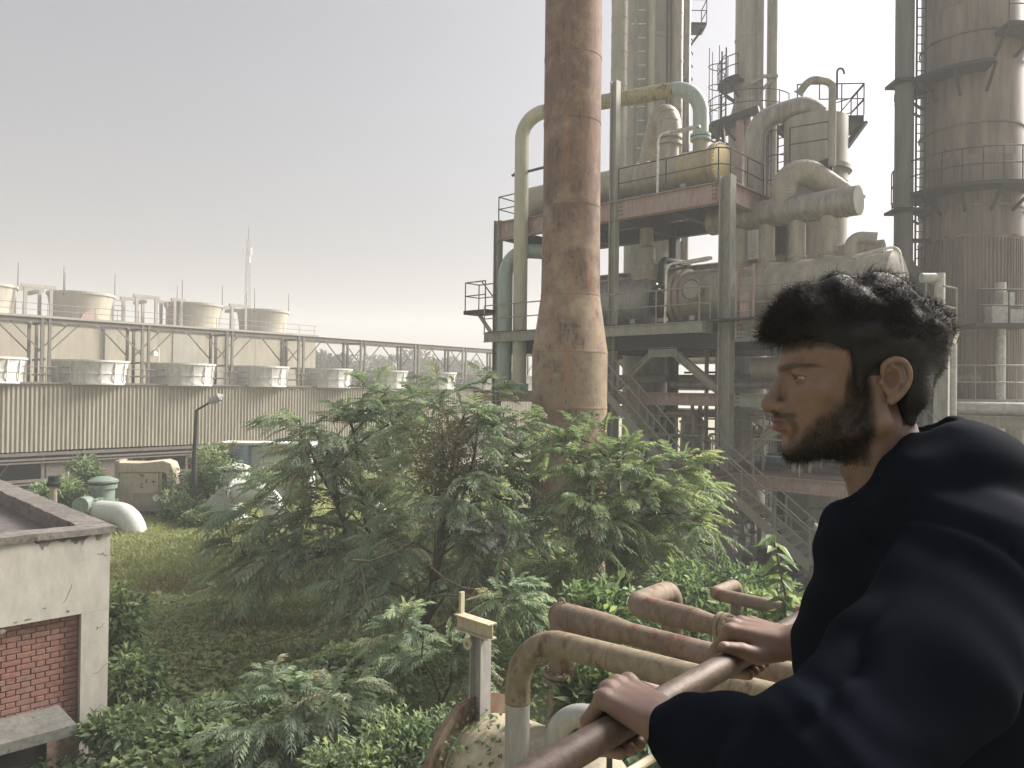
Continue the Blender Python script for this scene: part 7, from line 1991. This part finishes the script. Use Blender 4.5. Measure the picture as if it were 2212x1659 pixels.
def join_np(lst):
    V_ = []; F_ = []; A = {}; off = 0
    for v, f, at_ in lst:
        V_.append(v); F_.append(f + off); off += len(v)
        for k in ('dark', 'lip', 'nail'): A.setdefault(k, []).append(at_.get(k, np.zeros(len(v))))
    return np.concatenate(V_), np.concatenate(F_), {k: np.concatenate(a) for k, a in A.items()}
PB = Vector((0.80, 0.86, FLOOR))
person = Thing('person', 'man in a black hoodie with curly black hair and beard leaning on the handrail', 'person', PB)
vv, ff, aa = join_np([(hw, hf[:, ::-1], {'dark': dark, 'lip': lip}), (lv, lf, {'nail': ln}), (rv_, rf_, {'nail': rn}), (bv_, bf_, {})])
me = np_mesh('body', vv - np.array(PB), ff, M['skin'], aa, smooth=True)
obj_np('body', me, person.o)
# eyes
for s in (1, -1):
    c_ = h2w(np.array([79, 32 * s, -5.0]))
    look = Vector(fx + fy * 0.10 * s * 0 + np.array([0, 0, -0.02])).normalized()
    mb = MB(); mb.lathe([(0.0125 * math.sin(a), -0.0125 * math.cos(a)) for a in [0.05 + 3.04 * i / 16 for i in range(17)]], Vector(c_), look, 28)
    m_e = M.get('sclera') or plain('sclera', (0.40, 0.36, 0.33), 0.2, var=0.08); M['sclera'] = m_e
    ey = person.part('eye', mb, m_e)
    m_i = M.get('iris') or plain('iris', (0.03, 0.018, 0.012), 0.15, var=0.3); M['iris'] = m_i
    mb = MB(); mb.lathe([(0.01275 * math.sin(a), -0.01275 * math.cos(a)) for a in [2.50 + 0.6 * i / 6 for i in range(7)]], Vector(c_), look, 24, False, True)
    person.part('iris', mb, m_i, ey)

# hair: a solid mass with clumps, plus strands
def build_hair():
    H = Field((-140, -105, -105), (140, 105, 150), 2.4)
    H.add(H.ell((-18, 0, 33), (104, 80, 82)), 1)
    for c, r in (((92, 2, 66), 23), ((86, 26, 66), 21), ((86, -24, 66), 21), ((104, 8, 60), 15), ((60, 0, 88), 36), ((55, 40, 74), 24), ((55, -40, 74), 24), ((10, 0, 96), 40), ((10, 42, 80), 28), ((10, -42, 80), 28),
                 ((-40, 0, 92), 40), ((-40, 42, 76), 28), ((-40, -42, 76), 28), ((-80, 0, 62), 40), ((-86, 30, 48), 28), ((-86, -30, 48), 28), ((-86, 0, 15), 32), ((-76, 0, -25), 24), ((-62, 0, -55), 20), ((-60, 0, -74), 17), ((-48, 30, -66), 19), ((-48, -30, -66), 19)):
        H.add(H.sph(c, r), 16)
    for s in (-1, 1):
        H.add(H.cap((17, 66 * s, 20), (18, 63 * s, -34), 9, 5), 6)
        H.add(H.ell((-54, 36 * s, -22), (33, 31, 42)), 12)
    lay = 6.5 * n3(H.X, H.Y, H.Z, 25) + 2.2 * n3(H.X + 50, H.Y, H.Z, 11)
    topw = np.clip((H.Z - 10) / 50, 0.12, 1)
    H.f = H.f + lay * topw * 1.2
    # keep the face, the ears and the neck clear
    face = np.maximum(27 + 0.18 * (H.Z - 20) + 3.5 * n3(H.X, H.Y, H.Z, 9) - H.X, H.Z - (36 - 0.004 * (H.X - 70) ** 2 + 4.0 * n3(H.X, H.Y, H.Z, 11)))
    H.f = smax(H.f, -face, 4)
    low = np.interp(H.X, [-140, -100, -70, -48, -40, 0, 6, 30], [-90, -90, -90, -84, -8, 8, -36, -36]).astype(np.float32)
    lowtop = H.Z - low
    H.f = smax(H.f, -lowtop, 4)
    return H.mesh()
kv, kf = build_hair()
m, nt, b = new_mat('black_hair')
tcn = nd(nt, 'ShaderNodeTexCoord'); nh = noise(nt, tcn.outputs['Object'], 260, 6, 0.7)
nt.links.new(mix(nt, nh, (0.006, 0.0055, 0.005), (0.022, 0.020, 0.019)), b.inputs['Base Color']); b.inputs['Roughness'].default_value = 0.6
b.inputs['Specular IOR Level'].default_value = 0.35
bump(nt, b, nh, 0.6, 0.004)
M['hair'] = m
def normals(v, f):
    n = np.cross(v[f[:, 2]] - v[f[:, 0]], v[f[:, 3]] - v[f[:, 1]])
    out = np.zeros_like(v)
    for k in range(4): np.add.at(out, f[:, k], n)
    return out / np.maximum(np.linalg.norm(out, axis=1, keepdims=True), 1e-9)
def strands(v, nrm, pick, flow, L, wd, curl, rg, seg=5, out=0.55, jit=0.35):
    p = v[pick]; n_ = nrm[pick]; m_ = len(pick)
    d = n_ * out + flow + rg.normal(0, jit, (m_, 3)); d /= np.linalg.norm(d, axis=1, keepdims=True)
    side = np.cross(d, rg.normal(0, 1, (m_, 3))); side /= np.maximum(np.linalg.norm(side, axis=1, keepdims=True), 1e-6)
    bi = np.cross(d, side)
    ph = rg.uniform(0, 6.28, m_)[:, None]; tw_ = rg.uniform(2.5, 5.0, m_)[:, None]
    Vv = []
    c = p - n_ * 2.5
    for i in range(seg + 1):
        t = i / seg
        cc = c + d * (L[:, None] * t) + (side * np.cos(ph + tw_ * t) + bi * np.sin(ph + tw_ * t) - side * np.cos(ph) - bi * np.sin(ph)) * curl * t ** 0.6
        w_ = wd * (1 - 0.85 * t)
        for k in range(3):
            a = k * 2.094
            Vv.append(cc + (side * math.cos(a) + bi * math.sin(a)) * w_)
    Vv = np.stack(Vv, 1).reshape(-1, 3)
    nb = 3 * (seg + 1); base_ = np.arange(m_)[:, None] * nb
    fs = []
    for i in range(seg):
        for k in range(3): fs.append(base_ + [3 * i + k, 3 * i + (k + 1) % 3, 3 * i + 3 + (k + 1) % 3, 3 * i + 3 + k])
    return Vv, np.concatenate(fs, 0)
rg = np.random.default_rng(9)
kn = normals(kv, kf[:, ::-1])
if (kn * (kv - np.array([-10, 0, 40]))).sum() < 0: kn = -kn
top_i = np.where((kv[:, 2] > 38) & (kn[:, 2] > -0.5))[0]; side_i = np.where((kv[:, 2] <= 38) & (np.abs(kv[:, 1]) + np.abs(kv[:, 0] + 20) > 60))[0]
front_i = np.where((kv[:, 0] > 62) & (kv[:, 2] > 42))[0]
pk1 = rg.choice(top_i, 15000); fl1 = np.stack([0.25 + 1.3 * n3(kv[pk1, 0], kv[pk1, 1], kv[pk1, 2], 26), 1.2 * n3(kv[pk1, 0] + 9, kv[pk1, 1], kv[pk1, 2], 26), 0.7 * n3(kv[pk1, 0] + 99, kv[pk1, 1], kv[pk1, 2], 26)], 1)
v1, f1 = strands(kv, kn, pk1, fl1, rg.uniform(8, 18, len(pk1)), 0.5, 4.5, rg, 6, 0.22, 0.3)
pk2 = rg.choice(side_i, 8000); v2, f2 = strands(kv, kn, pk2, np.tile([-0.25, 0, -0.9], (len(pk2), 1)), rg.uniform(5, 10, len(pk2)), 0.42, 1.0, rg, 4, 0.3, 0.35)
pk3 = rg.choice(front_i, 1300); v3, f3 = strands(kv, kn, pk3, np.tile([0.7, 0, -0.35], (len(pk3), 1)), rg.uniform(10, 26, len(pk3)), 0.55, 6.0, rg, 7, 0.15, 0.25)
edge_i = np.where((kv[:, 0] > 14) & (kv[:, 2] < 46) & (kv[:, 2] > -30))[0]
pk4 = rg.choice(edge_i, 1500); v4, f4 = strands(kv, kn, pk4, np.stack([np.where(kv[pk4, 2] > 28, 0.25, 0.5), np.zeros(len(pk4)), np.full(len(pk4), -0.9)], 1), rg.uniform(4, 10, len(pk4)), 0.38, 1.2, rg, 4, 0.25, 0.3)
f3 = np.concatenate([f3, f4 + len(v3)]); v3 = np.concatenate([v3, v4])
VV = np.concatenate([kv, v1, v2, v3]); FF = np.concatenate([kf[:, ::-1], f1 + len(kv), f2 + len(kv) + len(v1), f3 + len(kv) + len(v1) + len(v2)])
obj_np('hair', np_mesh('hair', h2w(VV) - np.array(PB), FF, M['hair'], smooth=True), person.o)
# beard, moustache and brow hairs
hn = normals(hv, hf[:, ::-1])
if (hn * (hv - np.array([0, 0, -20]))).sum() < 0: hn = -hn
bi_ = np.where((beard > 0.25) & (hv[:, 2] > -128))[0]; mi_ = np.where(must > 0.3)[0]; wi_ = np.where(brow > 0.4)[0]
wgt_ = beard[bi_] ** 2; pk = rg.choice(bi_, 5600, p=wgt_ / wgt_.sum()); ln_ = np.interp(hv[pk, 2], [-125, -95, -40, 0], [13, 11, 6, 5]) * rg.uniform(0.6, 1.2, len(pk))
v1, f1 = strands(hv, hn, pk, np.stack([np.full(len(pk), 0.15), np.zeros(len(pk)), np.full(len(pk), -0.7)], 1), ln_, 0.42, 2.0, rg, 4)
pk = rg.choice(mi_, 420); v2, f2 = strands(hv, hn, pk, np.stack([np.full(len(pk), 0.0), 0.3 * np.sign(hv[pk, 1]), np.full(len(pk), -0.8)], 1), rg.uniform(3, 6, len(pk)), 0.35, 0.5, rg, 3)
pk = rg.choice(wi_, 420); v3, f3 = strands(hv, hn, pk, np.stack([np.full(len(pk), -0.6), 1.0 * np.sign(hv[pk, 1]), np.full(len(pk), 0.1)], 1), rg.uniform(4, 7, len(pk)), 0.35, 0.4, rg, 3)
VV = np.concatenate([v1, v2, v3]); FF = np.concatenate([f1, f2 + len(v1), f3 + len(v1) + len(v2)])
obj_np('beard', np_mesh('beard', h2w(VV) - np.array(PB), FF, M['hair'], smooth=True), person.o)

# hoodie
def build_hoodie():
    H = Field((0.10, 0.62, 4.80), (1.14, 1.52, 5.68), 0.0065)
    fw = -RNn; sd_ = RAXIS; up = np.array([0, 0, 1.0])
    Rm = np.array([fw, sd_, up])
    ctr = MID + np.array([-0.02, 0.03, -0.19])
    H.add(H.ell(ctr, (0.165, 0.20, 0.30), Rm), 0.02)
    H.add(H.ell(MID + np.array([-0.125, 0.085, -0.17]), (0.09, 0.13, 0.17), Rm), 0.05)
    H.add(H.cap(ctr + [0.03, -0.02, -0.05], HIP + [0.0, 0, 0.0], 0.165, 0.175), 0.08)
    H.add(H.cap(S_L, S_R, 0.080), 0.06)
    H.add(H.cap(S_L + [0.01, 0, 0.0], MID + [0.04, 0.0, 0.0], 0.078, 0.085), 0.05)
    H.add(H.ell(MID + np.array([-0.035, 0.01, -0.045]), (0.125, 0.16, 0.085), Rm), 0.05)
    H.add(H.cap(np.array(pd(862 / K, 565 / K, 1.07)), np.array(pd(852 / K, 650 / K, 1.10)), 0.056, 0.075), 0.04)
    H.add(H.cap(np.array(pd(872 / K, 532 / K, 1.06)), MID + np.array([0, 0, -0.08]), 0.062, 0.09), 0.05)
    # near arm
    aL = H.chain([S_L, S_L * 0.5 + L_ELB * 0.5 + [0.03, -0.005, -0.005], L_ELB + [0.02, 0, -0.01]], [0.086, 0.080, 0.074], 0.03)
    dA_ = LW - L_ELB; LWs = L_ELB + dA_ * 0.86
    aL = smin(aL, H.cap(L_ELB + [0.02, 0, -0.01], LWs, 0.076, 0.048), 0.03)
    # folds round the forearm and elbow
    d_ = dA_ / np.linalg.norm(dA_)
    s_ = (H.X - L_ELB[0]) * d_[0] + (H.Y - L_ELB[1]) * d_[1] + (H.Z - L_ELB[2]) * d_[2]
    wv = s_ / 0.034 + 0.9 * n3(H.X, H.Y, H.Z, 0.05) + (H.Z - 5.3) * 9
    env = np.clip((s_ + 0.10) / 0.08, 0, 1) * np.clip((np.linalg.norm(dA_) * 0.80 - s_) / 0.05, 0, 1)
    rid = np.abs(np.sin(wv * 1.25)) ** 0.8
    aL = aL - env * 0.019 * (rid - 0.35) * (0.7 + 0.6 * n3(H.X + 3, H.Y, H.Z, 0.07))
    H.add(aL, 0.028)
    # cuff
    cf0 = L_ELB + dA_ * 0.84; cf1 = L_ELB + dA_ * 0.99
    H.add(H.cap(cf0, cf1, 0.046, 0.041), 0.006)
    # far arm, sleeve pushed up to the elbow
    H.add(H.chain([S_R, S_R * 0.5 + R_ELB * 0.5 + [0.02, 0.02, 0], R_ELB], [0.09, 0.08, 0.07], 0.03), 0.03)
    # hood folded behind the neck
    nb = NB
    Pp = lambda px, py, dd, dz=0.0: np.array(pd(px / K, py / K, dd)) - [0, 0, dz]
    far = [nb + [0.10, 0.085, 0.05], nb + [0.02, 0.105, 0.0], nb + [-0.05, 0.06, -0.055]]
    inner = crom([nb + [-0.058, 0.01, -0.06], Pp(856, 503, 1.045, 0.018), Pp(877, 478, 1.015, 0.020), Pp(899, 451, 1.005, 0.020), Pp(913, 424, 1.02, 0.020), Pp(936, 414, 1.06, 0.022), Pp(958, 419, 1.11, 0.024)] + far, 3)
    outer = crom([Pp(858, 520, 1.03, 0.014), Pp(882, 494, 0.985, 0.014), Pp(911, 470, 0.968, 0.014), Pp(940, 449, 0.975, 0.016), Pp(972, 443, 1.02, 0.018), Pp(993, 452, 1.09, 0.02), nb + [0.17, 0.09, 0.02]], 3)
    H.add(H.ell(np.array(pd(948 / K, 462 / K, 1.055)), (0.088, 0.12, 0.058)), 0.03)
    H.add(H.chain([Pp(882, 512, 1.02), Pp(914, 486, 1.0), Pp(948, 470, 1.02)], [0.030, 0.042, 0.055], 0.03), 0.03)
    H.add(H.chain(inner, list(np.linspace(0.013, 0.021, len(inner))), 0.01), 0.010)
    H.add(H.chain(outer, list(np.linspace(0.009, 0.017, len(outer))), 0.01), 0.012)
    # neck hole
    hole = H.cap(nb + [-0.012, 0.0, -0.05], nb + [0.03, 0.0, 0.22], 0.060, 0.075)
    H.sub(hole, 0.01)
    # cloth sag and broad folds
    H.f = H.f + 0.003 * n3(H.X, H.Y, H.Z, 0.13) + 0.001 * n3(H.X, H.Y, H.Z, 0.045)
    g_ = (H.X * 0.75 + H.Z * 0.9 + H.Y * 0.2)
    ftop = np.clip((0.62 - H.X) / 0.1, 0, 1) * np.clip((H.Z - 5.22) / 0.08, 0, 1)
    H.f = H.f - 0.003 * ftop * np.abs(np.sin(g_ * 46 + 2.5 * n3(H.X, H.Y, H.Z, 0.12))) ** 2
    dirA = (L_ELB - S_L) / np.linalg.norm(L_ELB - S_L)
    pl2 = [float(t) for t in (S_L + dirA * 0.035)]
    dpl = (H.X - pl2[0]) * float(dirA[0]) + (H.Y - pl2[1]) * float(dirA[1]) + (H.Z - pl2[2]) * float(dirA[2])
    near_ = np.clip(1 - (np.sqrt((H.X - pl2[0]) ** 2 + (H.Y - pl2[1]) ** 2 + (H.Z - pl2[2]) ** 2) - 0.13) / 0.03, 0, 1)
    H.f = H.f + 0.0055 * np.exp(-(dpl / 0.005) ** 2) * near_
    return H.mesh()
cv, cf = build_hoodie()
m, nt, b = new_mat('black_fleece')
tcn = nd(nt, 'ShaderNodeTexCoord'); nh = noise(nt, tcn.outputs['Object'], 900, 4, 0.7); nl = noise(nt, tcn.outputs['Object'], 7, 4, 0.6)
nt.links.new(mix(nt, nl, (0.0034, 0.0050, 0.0088), (0.0060, 0.0086, 0.0150)), b.inputs['Base Color']); b.inputs['Roughness'].default_value = 0.9
b.inputs['Sheen Weight'].default_value = 0.0; b.inputs['Sheen Roughness'].default_value = 0.5; b.inputs['Sheen Tint'].default_value = (0.5, 0.6, 0.8, 1)
b.inputs['Specular IOR Level'].default_value = 0.03
bump(nt, b, nh, 0.25, 0.0015)
M['fleece'] = m
hoo = obj_np('hoodie', np_mesh('hoodie', cv - np.array(PB), cf, M['fleece'], smooth=True), person.o)
# cuff rib and shoulder seam
cf0 = L_ELB + (LW - L_ELB) * 0.955
ax_ = Vector(LW - L_ELB).normalized()
mb = MB(); mb.lathe([(0.036, -0.022), (0.0445, -0.020), (0.0455, 0.0), (0.044, 0.012), (0.040, 0.014), (0.034, 0.010)], Vector(cf0), ax_, 40, False, False); person.part('cuff', mb, M['fleece'], hoo)
# trousers and shoes, standing on the walkway
T_ = Field((0.5, 0.4, 4.22), (1.3, 1.3, 5.1), 0.014)
for sgn in (-1, 1):
    hp = HIP + RAXIS * 0.09 * sgn; kn_ = hp + np.array([-0.05, 0.045, -0.36]) + RAXIS * 0.03 * sgn; an2 = np.array([hp[0] - 0.01, hp[1] + 0.01, 4.32]) + RAXIS * 0.05 * sgn
    T_.add(T_.chain([hp, kn_, an2], [0.10, 0.072, 0.062], 0.03), 0.03)
T_.add(T_.cap(HIP + RAXIS * 0.06, HIP - RAXIS * 0.06, 0.14), 0.06)
tv, tf = T_.mesh()
M['denim'] = plain('dark_denim', (0.02, 0.024, 0.035), 0.9, var=0.3, scale=60)
obj_np('trousers', np_mesh('trousers', tv - np.array(PB), tf, M['denim'], smooth=True), person.o)
M['shoe'] = plain('black_shoe', (0.02, 0.02, 0.02), 0.6)
for sgn in (-1, 1):
    c_ = HIP + RAXIS * 0.14 * sgn
    S_ = Field(np.array([c_[0] - 0.25, c_[1] - 0.2, 4.19]), np.array([c_[0] + 0.2, c_[1] + 0.25, 4.36]), 0.01)
    a_ = np.array([c_[0] + 0.03, c_[1] - 0.02, 4.245]); b_ = a_ - RNn * 0.17
    S_.add(S_.cap(a_, b_, 0.045, 0.042), 0.02); S_.add(S_.cap(a_, a_ + [0, 0, 0.06], 0.045), 0.02); S_.f = smax(S_.f, 4.202 - S_.Z, 0.004)
    sv, sf = S_.mesh()
    obj_np('shoe', np_mesh('shoe', sv - np.array(PB), sf, M['shoe'], smooth=True), person.o)
# ------------------------------------------------------------------ haze
hz = MB(); hz.box((0, 120, 20), 520, 560, 42)
m = bpy.data.materials.new('thin_haze'); m.use_nodes = True
nt = m.node_tree; nt.nodes.clear()
pv = nt.nodes.new('ShaderNodeVolumePrincipled')
pv.inputs['Color'].default_value = (0.97, 0.98, 1.0, 1)
pv.inputs['Density'].default_value = HAZE
pv.inputs['Anisotropy'].default_value = 0.15
ou = nt.nodes.new('ShaderNodeOutputMaterial')
nt.links.new(pv.outputs[0], ou.inputs['Volume'])
struct('haze', hz, m, kind='stuff', smooth=False)
